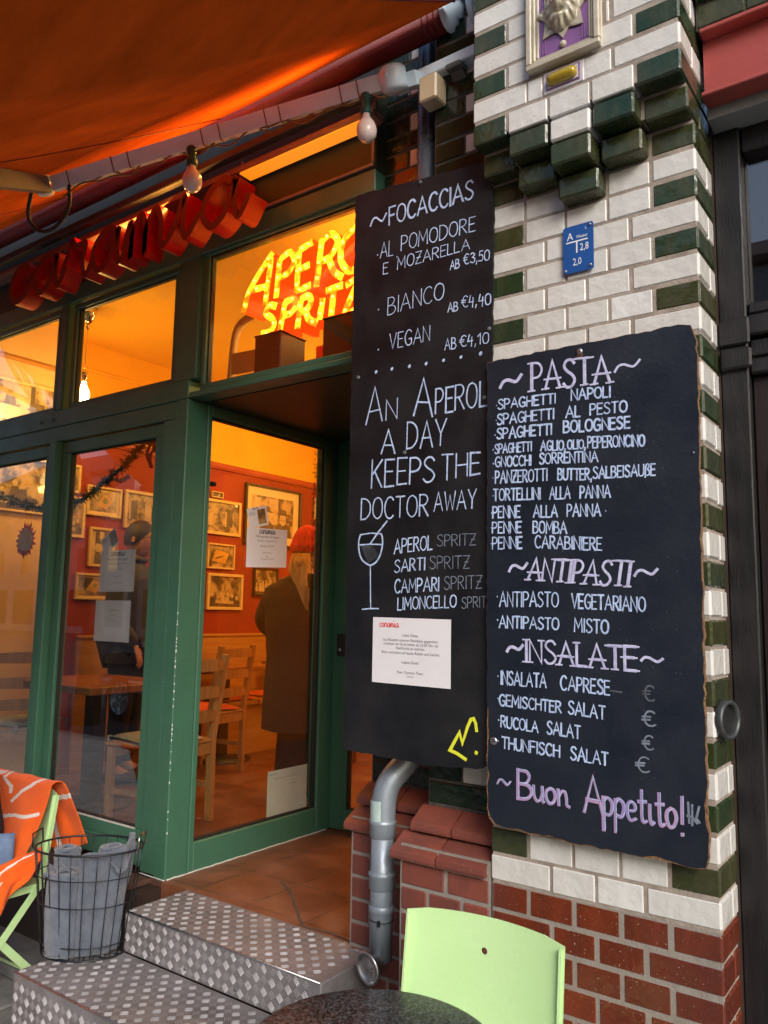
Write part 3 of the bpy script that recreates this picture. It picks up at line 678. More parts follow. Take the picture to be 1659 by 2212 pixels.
# light strip under the ledge
ls = thing('light_strip', 'amber light strip glowing under the ledge above the shop sign', 'light strip', (-1.9, .16, 2.71))
hs = MB(); hs.box(-2.20, -1.25, .126, .204, 2.7138, 2.7148); local(hs.build('strip_housing', M['ledge']), ls)
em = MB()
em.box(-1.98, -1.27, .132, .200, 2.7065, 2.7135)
local(em.build('underside_glow', M['led']), ls)  # wide glowing sheet stands in for amber light on the ledge underside
al = bpy.data.lights.new('awning_fill', 'AREA'); al.shape = 'RECTANGLE'; al.size = 2.4; al.size_y = .04; al.energy = 10; al.color = (1, .40, .06)  # added lamp, longer than the strip, to brighten the awning fabric
ao = bpy.data.objects.new('awning_fill', al); C.objects.link(ao); ao.location = (-2.45, .118, 2.70); ao.rotation_euler = Vector((.15, 1, -.35)).to_track_quat('Z', 'Y').to_euler(); local(ao, ls)

# door at the back of the porch
dr = thing('glass_door', 'green framed glass door at the back of the porch, black lock plate', 'door', (-1.85, 1.34, FL))
d = MB(); y0, y1 = 1.3225, 1.375
d.box(-2.354, -2.243, y0, y1, FL+.006, 1.752, .004); d.box(-1.42, -1.305, y0, y1, FL+.006, 1.752, .004)
d.box(-2.2425, -1.4205, y0+.001, y1, FL+.006, -.285, .004); d.box(-2.2425, -1.4205, y0+.001, y1, 1.65, 1.752, .004)
local(d.build('door_frame', M['frame_green']), dr)
q = MB(); q.box(-2.241, -1.422, 1.345, 1.349, -.284, 1.649); local(q.build('door_pane', M['glass_side']), dr)
k = MB(); k.box(-2.2425, -2.232, 1.335, 1.36, -.2845, 1.6495); k.box(-2.232, -1.43, 1.335, 1.36, -.2845, -.276); local(k.build('gasket', M['gasket']), dr)
h_ = MB(); h_.box(-2.322, -2.262, y0-.010, y0-.0005, .53, .652, .003); hp = local(h_.build('lock_plate', M['black']), dr)
h2 = MB(); h2.lathe([(.010, 0), (.010, .006), (.0, .007)], (-2.295, y0-.0105, .565), (0, -1, 0), 12); local_sub(h2, 'lock_cylinder', M['steel'], hp)

# ================================================================ next door: red steel beam, dark door surround
bm_ = MB(); bx0, bx1 = .012, 3.2
bm_.box(bx0, bx1, .075, .095, 2.25, 2.432); bm_.box(bx0, bx1, .03, .14, 2.236, 2.2495, .003); bm_.box(bx0, bx1, .03, .14, 2.4325, 2.446, .003)
tag(bm_.build('steel_beam', M['beam_red']), 'dull red steel beam over the black doorway beside the pier', 'steel beam')
ub = thing('upper_brickwork', 'green and cream glazed brick courses resting on the red steel beam', 'brick wall', (1.5, .1, 2.45))
c = MB(); c.box(.004, 3.2, .04, .4, 2.4475, 3.4); local(c.build('mortar_core', M['mortar_dark']), ub)
g1, g2 = MB(), MB()
for k in range(12):
    z = 2.449+k*H; x = .006-(.065 if k % 2 else 0)
    while x < 3.2:
        a = max(.006, x); tgt = g1 if k in (0, 1, 3, 5, 7) else g2
        tgt.box(a+.003, min(x+.127, 3.2), .036-.02*(k > 0), .1, z+.004, z+H-.004, .003); x += .13
local(g1.build('green_tiles', M['green_glaze']), ub); local(g2.build('cream_tiles', M['white_glaze']), ub)
nd = thing('doorway', 'black timber doorway with a dark glass pane, right of the pier', 'doorway', (.6, .25, GZ))
d = MB(); d.box(.004, .078, .178, .27, GZ, 2.20, .004); d.box(.08, 2.8, .19, .27, 2.125, 2.20, .004); d.box(1.45, 1.56, .178, .27, GZ, 2.124, .004)
local(d.build('door_frame', M['door_black']), nd)
d = MB()
for z0, z1, yy in ((1.455, 1.50, .185), (1.505, 1.56, .195), (1.565, 1.625, .175), (1.63, 1.665, .19)): d.box(.0795, 1.449, yy, .268, z0, z1, .006)
d.box(.006, .09, .160, .1775, 1.47, 1.53, .006); d.box(.006, .086, .166, .1775, 1.54, 1.62, .006)
local(d.build('transom_moulding', M['door_black']), nd)
q = MB(); q.box(.08, 1.449, .235, .240, 1.667, 2.124); local(q.build('window_pane', M['glass']), nd)
d = MB(); d.box(.080, 1.449, .215, .26, GZ, 1.454, .004); pn = local(d.build('door_leaf', M['door_brown']), nd)
d = MB(); d.box(.115, .65, .203, .2145, -.1, 1.2, .008); d.box(.75, 1.38, .203, .2145, -.1, 1.2, .008); local_sub(d, 'raised_panel', M['door_brown'], pn)
so_ = MB(); so_.box(.012, 3.2, .10, .27, 2.202, 2.2355); local(so_.build('soffit', M['plaster_grey']), nd)
hl = MB(); hl.box(.08, 3.2, .30, 2.6, GZ, GZ+.02); hl.box(.08, 3.2, 2.6, 2.7, GZ, 2.4); hl.box(-.24, .0035, .18, 2.6, GZ, 3.4); hl.box(.0036, 3.2, .28, 2.6, 2.205, 2.26); local(hl.build('hallway', M['wall_brown']), nd)

M['vent_metal'] = mat('vent_metal', (.10,.11,.115), .4, .5, c2=(.06,.065,.07), scale=20)
# vent pipe through the pier's right return
vp = thing('vent_pipe', 'short round metal pipe stub sticking out of the pier beside the dark door', 'vent pipe', (.0, .10, .52))
v = MB(); cz_, cy_ = .512, .050
vax = Vector((.965, -.26, .0)); v.lathe([(.040, -.012), (.048, -.012), (.051, -.004), (.051, .010), (.047, .014), (.041, .014), (.039, .006), (.039, -.02)], (.0155, cy_, cz_), vax, 32); local(v.build('pipe_collar', M['vent_metal']), vp)
v = MB(); v.lathe([(.0388, 0), (0.001, 0)], (.0135, cy_, cz_), vax, 32); local(v.build('pipe_bore', M['black']), vp)

# ================================================================ downpipe
dp = thing('downpipe', 'grey zinc rainwater pipe swinging forward over the stepped sill bricks', 'downpipe', (-1.08, .1, GZ))
v = MB(); v.tube([(-1.022, .195, 3.5), (-1.022, .195, 1.2), (-1.022, .195, .42)], .037, 18)
local(v.build('upper_pipe', M['zinc_blue']), dp)
v = MB(); bend = cr([(-1.022, .195, .45), (-1.022, .195, .36), (-1.030, .185, .31), (-1.052, .150, .262), (-1.082, .105, .205), (-1.094, .088, .150), (-1.096, .084, .06)], 6)
v.tube(bend, .042, 18); local(v.build('pipe_bend', M['zinc']), dp)
v = MB(); v.tube([(-1.096, .084, .07), (-1.096, .084, -.36)], .0385, 18)
for z_ in (.065, -.10): v.lathe([(.0385, -.03), (.0435, -.026), (.0435, .012), (.046, .016), (.046, .024), (.040, .03)], (-1.096, .084, z_-.01), (0, 0, 1), 20)
v.lathe([(.0385, -.012), (.042, -.008), (.042, .008), (.0385, .012)], (-1.096, .084, -.20), (0, 0, 1), 20)
local(v.build('lower_pipe', M['zinc']), dp)
v = MB(); ax = Vector((-.18, -.96, -.12)).normalized(); oc = Vector((-1.096, .060, -.365))
v.lathe([(.036, -.03), (.037, .0), (.050, .004), (.054, .008), (.054, .013), (.050, .016), (.043, .013), (.041, .006), (.020, .003), (.012, .007), (0, .008)], oc+ax*.028, ax, 28)
v.box(-1.104, -1.088, .02, .024, -.41, -.398)
local(v.build('inspection_cap', M['steel']), dp)
v = MB()
v.grid(12, 6, lambda a, b_: (-1.0957+.0437*math.sin(-.75+a*1.2), .0845-.0437*math.cos(-.75+a*1.2), .082+b_*.066))
local(v.build('paper_sticker', M['sticker']), dp)
v = MB(); v.grid(6, 6, lambda a, b_: (-1.096+.0392*math.sin(-1.4+a*.5), .084-.0392*math.cos(-1.4+a*.5), -.07+b_*.07)); local(v.build('blue_sticker', mat('sticker_blue', (.05,.2,.5), .5, c2=(.6,.65,.65), scale=40, lo=.48, hi=.52)), dp)
v = MB(); v.tube([(-1.096+.0395*math.cos(t), .084+.0395*math.sin(t), -.235+.002*math.sin(3*t)) for t in [R(i*15) for i in range(24)]], .0016, 6, closed=True); v.box(-1.080, -1.072, .038, .046, -.243, -.225); local(v.build('wire_tie', M['black']), dp)
# ================================================================ hand lettering: single-stroke glyphs
GL = {
'A':(.74,'0,0 .36,1 .74,0;.12,.36 .62,.36'),'B':(.6,'0,0 0,1;~0,1 .36,.98 .5,.78 .34,.55 0,.53;~.0,.53 .42,.50 .6,.27 .42,.03 0,0'),
'C':(.62,'~.6,.86 .44,1 .2,.95 .03,.66 .03,.34 .2,.05 .44,0 .62,.13'),'D':(.66,'0,0 0,1;~0,1 .34,.96 .6,.76 .66,.5 .6,.24 .34,.03 0,0'),
'E':(.5,'.5,0 0,0 0,1 .5,1;0,.53 .42,.53'),'F':(.5,'0,0 0,1 .52,1;0,.53 .42,.53'),'G':(.66,'~.62,.86 .44,1 .2,.95 .03,.66 .03,.34 .2,.05 .44,0 .64,.13;.64,.1 .64,.44 .4,.44'),
'H':(.6,'0,0 0,1;.6,0 .6,1;0,.52 .6,.52'),'I':(.06,'.03,0 .03,1'),'L':(.46,'0,1 0,0 .46,0'),'M':(.78,'0,0 .06,1 .39,.3 .72,1 .78,0'),'N':(.62,'0,0 0,1 .62,0 .62,1'),
'K':(.58,'0,0 0,1;.56,1 0,.45;.16,.6 .58,0'),
'O':(.68,'~.36,1 .12,.9 .0,.55 .06,.2 .32,0 .58,.12 .68,.48 .6,.85 .36,1'),'P':(.54,'0,0 0,1;~0,1 .36,.98 .54,.76 .38,.5 0,.46'),
'R':(.58,'0,0 0,1;~0,1 .36,.98 .52,.78 .36,.54 0,.5;.2,.5 .58,0'),'S':(.55,'~.53,.86 .38,1 .14,.96 .04,.76 .2,.58 .42,.44 .55,.24 .4,.03 .16,0 .0,.14'),
'T':(.6,'.3,0 .3,1;0,1 .6,1'),'U':(.6,'~0,1 .0,.35 .1,.06 .3,0 .5,.06 .6,.35 .6,1'),'V':(.66,'0,1 .33,0 .66,1'),'W':(.9,'0,1 .22,0 .45,.8 .68,0 .9,1'),'X':(.6,'0,0 .6,1;0,1 .6,0'),
'Y':(.64,'0,1 .32,.45 .64,1;.32,.45 .3,0'),'Z':(.56,'0,1 .56,1 0,0 .56,0;.12,.5 .46,.5'),
'ß':(.5,'~0,-.15 .05,.6 .14,.95 .34,1 .46,.82 .3,.56 .5,.36 .46,.08 .22,.02'),'€':(.62,'~.62,.88 .44,1 .22,.92 .1,.6 .12,.3 .28,.04 .5,0 .64,.08;-.04,.62 .42,.62;-.04,.42 .38,.42'),
'3':(.5,'~.04,.9 .26,1 .46,.8 .2,.54;~.2,.54 .5,.4 .46,.08 .2,0 .0,.14'),'5':(.5,'.48,1 .1,1 .06,.56;~.06,.56 .3,.62 .5,.36 .36,.04 .0,.06'),'0':(.56,'~.28,1 .06,.85 .0,.5 .08,.1 .28,0 .5,.12 .56,.5 .5,.88 .28,1'),
'4':(.5,'.14,1 0,.4 .5,.44;.4,.8 .36,-.1'),'1':(.3,'0,.74 .24,1 .24,0'),',':(.16,'.1,.1 .02,-.2'),'.':(.1,'.05,.02 .06,.05'),'-':(.4,'0,.4 .4,.4'),
'~':(1.6,'~0,0 .25,.7 .6,.75 .95,.35 1.25,.2 1.6,.9'),'o':(.3,'~.14,0 .1,.3 .2,.5 .18,.1'),'!':(.1,'.06,1 .04,.32;.03,.05 .04,.02'),
'x':(1.2,'.1,1 .15,.1;.45,.9 .4,0;.0,.45 .5,.35 .9,.1;1.1,.8 .8,.3 1.1,.1'),
}
LOW = {'u':(.6,'~0,1 .02,.4 .2,.02 .42,.15 .56,.6;.56,1 .58,.1 .64,0'),'o':(.6,'~.3,1 .06,.8 .02,.4 .2,.02 .46,.1 .6,.5 .5,.9 .3,1'),'n':(.62,'0,1 .04,0;~.04,.5 .2,.9 .42,.95 .52,.5 .54,.1 .7,0'),
'p':(.58,'.0,1 .0,-.75;~.0,.75 .2,1 .5,.85 .56,.5 .4,.1 .02,.15'),'e':(.58,'~.04,.5 .5,.55 .52,.85 .28,1 .05,.75 .05,.3 .25,0 .58,.12'),'t':(.45,'~.2,1.7 .2,.3 .3,.02 .48,.1;0,1.1 .46,1.15'),'i':(.3,'~.08,1 .08,.3 .18,0 .32,.1')}
def glyphs(txt, low=False):
    """-> list of (points) in em units, total width; letter spacing included"""
    x = 0; out = []
    for ch in txt:
        w_, d = (LOW if low and ch in LOW else GL)[ch]
        for s in d.split(';'):
            sm = s[0] == '~'
            pts = [tuple(float(c) for c in p.split(',')) for p in s.lstrip('~').split()]
            if sm: pts = cr(pts, 5)
            out.append([(x+p[0], p[1]) for p in pts])
        x += w_+.17
    return out, x-.17
def write_on(mb, txt, x0, z0, x1, z1, h0, h1, wd, yplane, low=False, slant=0., heavy=False, cnt=[0]):
    st, tot = glyphs(txt, low)
    for s in st:
        cnt[0] += 1
        q = []
        jx, jz = random.uniform(-.012, .012), random.uniform(-.02, .02)
        for p in s:
            u = p[0]/tot; hh = h0+(h1-h0)*u
            q.append((x0+(x1-x0)*u+p[1]*hh*slant+jx*hh, z0+(z1-z0)*u+(p[1]+jz)*hh))
        lift = .0008+(cnt[0] % 9)*.00011
        fn = lambda x, z, h: (x, yplane-h, z)
        mb.stroke(q, wd*random.uniform(.76, 1.14), fn, .00025, lift)
        if heavy and len(q) >= 2:
            for e in (0, -1):
                if len(s) <= 4: mb.stroke([(q[e][0]-wd*1.3, q[e][1]), (q[e][0]+wd*1.3, q[e][1])], wd*.6, fn, .0002, lift+.0009+(cnt[0] % 5)*.0001)
            if len(q) == 2 and abs(q[0][0]-q[1][0]) < .02: mb.stroke([(q[0][0]+wd*.4, q[0][1]), (q[1][0]+wd*.4, q[1][1])], wd*.7, fn, .0002, lift+.0005)
def ragged(corners, step, amp, seed):
    rnd = random.Random(seed); out = []
    n = len(corners)
    for i in range(n):
        a, b = Vector(corners[i]), Vector(corners[(i+1) % n]); L = (b-a).length; k = max(1, int(L/step)); nn = Vector(((b-a).y, -(b-a).x))/L
        for j in range(k):
            p = a+(b-a)*(j/k); d = 0 if j == 0 else rnd.uniform(-amp, amp)*(1 if rnd.random() > .25 else 2.2)
            out.append(tuple(p+nn*d))
    return out
TEXT= [("L", "~", -1.119, 2.151, -1.05, 2.149, 0.032, 0.033, 0.006, "n"), ("L", "FOCACCIAS", -1.037, 2.13, -0.697, 2.127, 0.065, 0.063, 0.0075, "b"), ("L", "AL", -1.072, 2.017, -1.016, 2.014, 0.056, 0.056, 0.0035, "n"), ("L", "POMODORE", -0.983, 2.02, -0.689, 2.012, 0.055, 0.049, 0.0038, "n"), ("L", "E", -1.059, 1.954, -1.038, 1.953, 0.04, 0.04, 0.0035, "n"), ("L", "MOZARELLA", -0.997, 1.956, -0.709, 1.955, 0.044, 0.036, 0.0035, "n"), ("L", "AB", -0.783, 1.9, -0.748, 1.9, 0.031, 0.031, 0.0038, "n"), ("L", "€3,50", -0.731, 1.907, -0.636, 1.899, 0.034, 0.034, 0.0038, "n"), ("L", "AB", -0.79, 1.756, -0.753, 1.754, 0.031, 0.03, 0.0038, "n"), ("L", "€4,40", -0.738, 1.762, -0.632, 1.748, 0.037, 0.036, 0.0038, "n"), ("L", "AB", -0.801, 1.63, -0.759, 1.627, 0.038, 0.037, 0.0038, "n"), ("L", "€4,10", -0.744, 1.63, -0.639, 1.623, 0.036, 0.035, 0.0038, "n"), ("L", "BIANCO", -1.036, 1.799, -0.807, 1.807, 0.06, 0.057, 0.0038, "n"), ("L", "VEGAN", -1.025, 1.674, -0.861, 1.673, 0.054, 0.052, 0.0038, "n"), ("L", "o", -1.087, 1.6, -1.076, 1.6, 0.009, 0.009, 0.009, "n"), ("L", "o", -1.019, 1.599, -1.008, 1.599, 0.009, 0.01, 0.009, "n"), ("L", "o", -0.946, 1.596, -0.936, 1.596, 0.009, 0.009, 0.009, "n"), ("L", "o", -0.879, 1.594, -0.869, 1.594, 0.009, 0.009, 0.009, "n"), ("L", "o", -0.811, 1.593, -0.801, 1.593, 0.009, 0.009, 0.009, "n"), ("L", "o", -0.745, 1.592, -0.735, 1.592, 0.008, 0.008, 0.009, "n"), ("L", "o", -0.672, 1.591, -0.663, 1.591, 0.009, 0.009, 0.009, "n"), ("L", ".", -1.087, 2.033, -1.082, 2.031, 0.005, 0.006, 0.006, "n"), ("L", ".", -1.078, 1.828, -1.073, 1.827, 0.005, 0.005, 0.006, "n"), ("L", ".", -1.076, 1.682, -1.071, 1.681, 0.006, 0.006, 0.006, "n"), ("L", ".", -1.002, 2.003, -0.997, 2.001, 0.005, 0.005, 0.006, "n"), ("L", "A", -1.12, 1.418, -1.05, 1.423, 0.128, 0.126, 0.0055, "n"), ("L", "N", -1.035, 1.426, -0.989, 1.426, 0.07, 0.07, 0.005, "n"), ("L", "A", -0.92, 1.426, -0.846, 1.413, 0.127, 0.126, 0.0075, "n"), ("L", "PEROL", -0.836, 1.419, -0.646, 1.421, 0.084, 0.08, 0.006, "n"), ("L", "A", -1.052, 1.31, -0.995, 1.305, 0.082, 0.081, 0.0055, "n"), ("L", "DAY", -0.947, 1.314, -0.794, 1.31, 0.09, 0.087, 0.0055, "n"), ("L", "KEEPS", -1.093, 1.194, -0.837, 1.197, 0.097, 0.08, 0.006, "n"), ("L", "THE", -0.809, 1.197, -0.669, 1.206, 0.084, 0.067, 0.006, "n"), ("L", "DOCTOR", -1.134, 1.087, -0.86, 1.086, 0.072, 0.07, 0.0055, "n"), ("L", "AWAY", -0.838, 1.097, -0.683, 1.1, 0.061, 0.058, 0.005, "n"), ("L", "APEROL", -0.992, 0.966, -0.844, 0.976, 0.045, 0.044, 0.0048, "n"), ("L", "SARTI", -0.989, 0.904, -0.87, 0.911, 0.04, 0.039, 0.0048, "n"), ("L", "CAMPARI", -0.988, 0.836, -0.816, 0.843, 0.043, 0.042, 0.0048, "n"), ("L", "LIMONCELLO", -0.975, 0.781, -0.752, 0.792, 0.039, 0.037, 0.0048, "n"), ("L", "SPRITZ", -0.823, 0.984, -0.683, 0.984, 0.036, 0.035, 0.003, "d"), ("L", "SPRITZ", -0.851, 0.912, -0.706, 0.912, 0.04, 0.039, 0.003, "d"), ("L", "SPRITZ", -0.797, 0.846, -0.662, 0.851, 0.04, 0.039, 0.003, "d"), ("L", "SPRIT", -0.732, 0.788, -0.646, 0.793, 0.034, 0.033, 0.003, "d"), ("R", "~", -0.586, 1.463, -0.514, 1.473, 0.022, 0.022, 0.009, "h"), ("R", "PASTA", -0.481, 1.437, -0.241, 1.425, 0.086, 0.077, 0.0085, "h"), ("R", "~", -0.226, 1.453, -0.155, 1.458, 0.02, 0.02, 0.009, "h"), ("R", "SPAGHETTI", -0.593, 1.396, -0.405, 1.389, 0.03, 0.029, 0.005, "n"), ("R", "NAPOLI", -0.356, 1.39, -0.241, 1.383, 0.032, 0.03, 0.005, "n"), ("R", "SPAGHETTI", -0.596, 1.348, -0.411, 1.343, 0.032, 0.03, 0.005, "n"), ("R", "AL", -0.373, 1.34, -0.33, 1.338, 0.033, 0.031, 0.005, "n"), ("R", "PESTO", -0.3, 1.339, -0.194, 1.334, 0.031, 0.031, 0.005, "n"), ("R", "SPAGHETTI", -0.597, 1.304, -0.418, 1.297, 0.032, 0.031, 0.0058, "n"), ("R", "BOLOGNESE", -0.381, 1.297, -0.187, 1.287, 0.033, 0.032, 0.0058, "n"), ("R", "SPAGHETTI", -0.605, 1.259, -0.483, 1.254, 0.028, 0.028, 0.005, "n"), ("R", "AGLIO,", -0.453, 1.252, -0.375, 1.246, 0.028, 0.028, 0.005, "n"), ("R", "OLIO,", -0.369, 1.247, -0.315, 1.244, 0.026, 0.025, 0.005, "n"), ("R", "PEPERONCINO", -0.309, 1.244, -0.148, 1.233, 0.032, 0.03, 0.005, "n"), ("R", "GNOCCHI", -0.603, 1.218, -0.484, 1.211, 0.03, 0.03, 0.005, "n"), ("R", "SORRENTINA", -0.457, 1.213, -0.28, 1.202, 0.031, 0.029, 0.005, "n"), ("R", "PANZEROTTI", -0.603, 1.167, -0.434, 1.161, 0.036, 0.035, 0.005, "n"), ("R", "BUTTER,", -0.4, 1.16, -0.298, 1.152, 0.032, 0.031, 0.005, "n"), ("R", "SALBEISAUßE", -0.294, 1.155, -0.121, 1.149, 0.032, 0.031, 0.005, "n"), ("R", "TORTELLINI", -0.609, 1.114, -0.456, 1.108, 0.035, 0.033, 0.005, "n"), ("R", "ALLA", -0.426, 1.106, -0.363, 1.103, 0.035, 0.034, 0.005, "n"), ("R", "PANNA", -0.333, 1.102, -0.246, 1.098, 0.034, 0.033, 0.005, "n"), ("R", "PENNE", -0.612, 1.061, -0.521, 1.058, 0.034, 0.034, 0.005, "n"), ("R", "ALLA", -0.477, 1.056, -0.403, 1.053, 0.034, 0.033, 0.005, "n"), ("R", "PANNA", -0.373, 1.052, -0.275, 1.048, 0.034, 0.033, 0.005, "n"), ("R", "PENNE", -0.613, 1.015, -0.517, 1.012, 0.033, 0.032, 0.005, "n"), ("R", "BOMBA", -0.479, 1.009, -0.375, 1.004, 0.034, 0.033, 0.005, "n"), ("R", "PENNE", -0.613, 0.967, -0.516, 0.966, 0.035, 0.034, 0.005, "n"), ("R", "CARABINIERE", -0.473, 0.966, -0.273, 0.952, 0.035, 0.034, 0.005, "n"), ("R", ".", -0.6, 1.409, -0.597, 1.409, 0.004, 0.004, 0.0045, "n"), ("R", ".", -0.601, 1.362, -0.598, 1.362, 0.004, 0.003, 0.0045, "n"), ("R", ".", -0.605, 1.317, -0.602, 1.316, 0.003, 0.004, 0.0045, "n"), ("R", ".", -0.612, 1.272, -0.609, 1.271, 0.003, 0.004, 0.0045, "n"), ("R", ".", -0.611, 1.228, -0.608, 1.228, 0.004, 0.003, 0.0045, "n"), ("R", ".", -0.613, 1.185, -0.61, 1.184, 0.003, 0.004, 0.0045, "n"), ("R", ".", -0.612, 1.129, -0.609, 1.129, 0.003, 0.003, 0.0045, "n"), ("R", ".", -0.617, 1.077, -0.614, 1.077, 0.004, 0.004, 0.0045, "n"), ("R", ".", -0.617, 1.031, -0.614, 1.031, 0.004, 0.004, 0.0045, "n"), ("R", ".", -0.618, 0.983, -0.615, 0.983, 0.004, 0.004, 0.0045, "n"), ("R", ".", -0.261, 1.061, -0.258, 1.061, 0.003, 0.003, 0.0045, "n"), ("R", "~", -0.557, 0.898, -0.498, 0.904, 0.02, 0.019, 0.009, "h"), ("R", "ANTIPASTI", -0.498, 0.873, -0.202, 0.852, 0.061, 0.067, 0.0075, "hi"), ("R", "~", -0.183, 0.88, -0.122, 0.881, 0.018, 0.018, 0.009, "h"), ("R", "ANTIPASTO", -0.589, 0.795, -0.403, 0.796, 0.043, 0.04, 0.005, "n"), ("R", "VEGETARIANO", -0.363, 0.793, -0.157, 0.785, 0.039, 0.037, 0.005, "n"), ("R", "ANTIPASTO", -0.59, 0.733, -0.402, 0.731, 0.034, 0.032, 0.005, "n"), ("R", "MISTO", -0.355, 0.727, -0.258, 0.725, 0.037, 0.035, 0.005, "n"), ("R", "INSALATA", -0.585, 0.568, -0.442, 0.568, 0.038, 0.037, 0.005, "n"), ("R", "CAPRESE", -0.398, 0.566, -0.258, 0.561, 0.038, 0.037, 0.005, "n"), ("R", "GEMISCHTER", -0.59, 0.508, -0.398, 0.502, 0.031, 0.03, 0.005, "n"), ("R", "SALAT", -0.376, 0.502, -0.272, 0.496, 0.034, 0.034, 0.005, "n"), ("R", "RUCOLA", -0.585, 0.447, -0.468, 0.442, 0.031, 0.03, 0.005, "n"), ("R", "SALAT", -0.44, 0.442, -0.343, 0.438, 0.034, 0.033, 0.005, "n"), ("R", "THUNFISCH", -0.582, 0.387, -0.404, 0.382, 0.032, 0.031, 0.005, "n"), ("R", "SALAT", -0.37, 0.38, -0.266, 0.376, 0.034, 0.033, 0.005, "n"), ("R", ".", -0.598, 0.824, -0.595, 0.824, 0.003, 0.003, 0.0045, "n"), ("R", ".", -0.597, 0.755, -0.594, 0.755, 0.004, 0.004, 0.0045, "n"), ("R", ".", -0.596, 0.591, -0.593, 0.591, 0.004, 0.004, 0.0045, "n"), ("R", ".", -0.597, 0.527, -0.594, 0.527, 0.004, 0.004, 0.0045, "n"), ("R", ".", -0.594, 0.465, -0.591, 0.465, 0.003, 0.004, 0.0045, "n"), ("R", ".", -0.596, 0.405, -0.593, 0.405, 0.003, 0.003, 0.0045, "n"), ("R", "~", -0.565, 0.664, -0.514, 0.67, 0.015, 0.015, 0.009, "h"), ("R", "INSALATE", -0.505, 0.638, -0.185, 0.628, 0.063, 0.063, 0.0075, "h"), ("R", "~", -0.17, 0.657, -0.114, 0.652, 0.013, 0.013, 0.009, "h"), ("R", "€", -0.167, 0.554, -0.14, 0.555, 0.039, 0.038, 0.005, "dd"), ("R", "€", -0.17, 0.488, -0.139, 0.49, 0.038, 0.037, 0.005, "d"), ("R", "€", -0.171, 0.429, -0.145, 0.43, 0.035, 0.035, 0.005, "d"), ("R", "€", -0.189, 0.37, -0.157, 0.372, 0.037, 0.038, 0.005, "d"), ("R", "-", -0.256, 0.571, -0.225, 0.569, 0.004, 0.004, 0.005, "dd"), ("R", "~", -0.597, 0.286, -0.556, 0.281, 0.017, 0.016, 0.007, "p"), ("R", "B", -0.532, 0.255, -0.488, 0.257, 0.077, 0.076, 0.01, "p"), ("R", "uon", -0.483, 0.254, -0.38, 0.253, 0.041, 0.04, 0.009, "p"), ("R", "A", -0.335, 0.248, -0.283, 0.246, 0.095, 0.093, 0.01, "p"), ("R", "ppetito", -0.28, 0.245, -0.091, 0.244, 0.048, 0.046, 0.009, "p"), ("R", "!", -0.079, 0.229, -0.074, 0.229, 0.093, 0.093, 0.009, "p"), ("R", "x", -0.063, 0.255, -0.032, 0.262, 0.055, 0.054, 0.006, "pd")]
GLASS= [[(-1.135, 1.035), (-1.09, 1.039), (-1.047, 1.034)], [(-1.135, 1.035), (-1.142, 1.011), (-1.139, 0.976), (-1.126, 0.949), (-1.102, 0.933), (-1.087, 0.93), (-1.066, 0.94), (-1.049, 0.964), (-1.041, 0.997), (-1.042, 1.021), (-1.047, 1.034)], [(-1.136, 1.0), (-1.092, 1.001), (-1.045, 0.998)], [(-1.09, 0.931), (-1.085, 0.783)], [(-1.12, 0.781), (-1.086, 0.784), (-1.052, 0.784)], [(-1.092, 1.002), (-1.06, 1.039), (-1.023, 1.076)]]
HATCH= [[(-1.133, 0.996), (-1.125, 0.998)], [(-1.131, 0.993), (-1.122, 0.998)], [(-1.13, 0.99), (-1.118, 0.998)], [(-1.128, 0.988), (-1.115, 0.998)], [(-1.126, 0.985), (-1.111, 0.998)], [(-1.125, 0.982), (-1.108, 0.997)], [(-1.123, 0.979), (-1.104, 0.997)], [(-1.121, 0.977), (-1.101, 0.997)], [(-1.12, 0.974), (-1.097, 0.997)], [(-1.118, 0.971), (-1.094, 0.997)], [(-1.116, 0.969), (-1.09, 0.997)], [(-1.115, 0.966), (-1.087, 0.997)], [(-1.113, 0.963), (-1.083, 0.995)], [(-1.111, 0.96), (-1.078, 0.991)], [(-1.11, 0.958), (-1.075, 0.987)], [(-1.108, 0.955), (-1.072, 0.983)], [(-1.106, 0.952), (-1.069, 0.98)], [(-1.105, 0.95), (-1.066, 0.976)], [(-1.103, 0.947), (-1.064, 0.972)], [(-1.101, 0.944), (-1.061, 0.968)], [(-1.1, 0.942), (-1.058, 0.965)], [(-1.098, 0.939), (-1.055, 0.961)]]
ARROW= [[(-0.679, 0.424), (-0.682, 0.445), (-0.689, 0.458), (-0.699, 0.455), (-0.711, 0.43), (-0.728, 0.382), (-0.738, 0.413), (-0.755, 0.385), (-0.772, 0.357), (-0.746, 0.35), (-0.716, 0.336)], [(-0.681, 0.36), (-0.678, 0.359)]]
YL, YR = -.020, -.042
bl = thing('menu_board', 'tall narrow blackboard headed Focaccias with a drawn wine glass, hung over the downpipe', 'menu board', (-.91, -.015, .3))
oL = ragged([(-1.191,.322),(-1.183,.312),(-.92,.306),(-.86,.300),(-.66,.316),(-.640,.330),(-.622,2.10),(-.640,2.205),(-.662,2.240),(-1.180,2.288),(-1.192,2.280)], .022, .0016, 3)
b = MB(); b.prism(oL, lambda x, z: (x, YL, z), lambda x, z: (x, YL+.009, z)); local(b.build('board_panel', M['black_paint_warm']), bl)
br_ = thing('menu_board', 'wide blackboard headed Pasta with chipped brown edges, screwed to the tiled pier', 'menu board', (-.32, -.03, .15))
oR = ragged([(-.632,.215),(-.626,.185),(-.606,.168),(-.40,.160),(-.20,.158),(-.045,.1545),(-.022,.160),(-.015,.185),(-.003,1.50),(-.018,1.548),(-.05,1.556),(-.632,1.552)], .018, .0020, 5)
b = MB(); b.prism(oR, lambda x, z: (x, YR+.0005, z), lambda x, z: (x, YR+.0135, z)); pb = local(b.build('board_panel', M['chipboard']), br_)
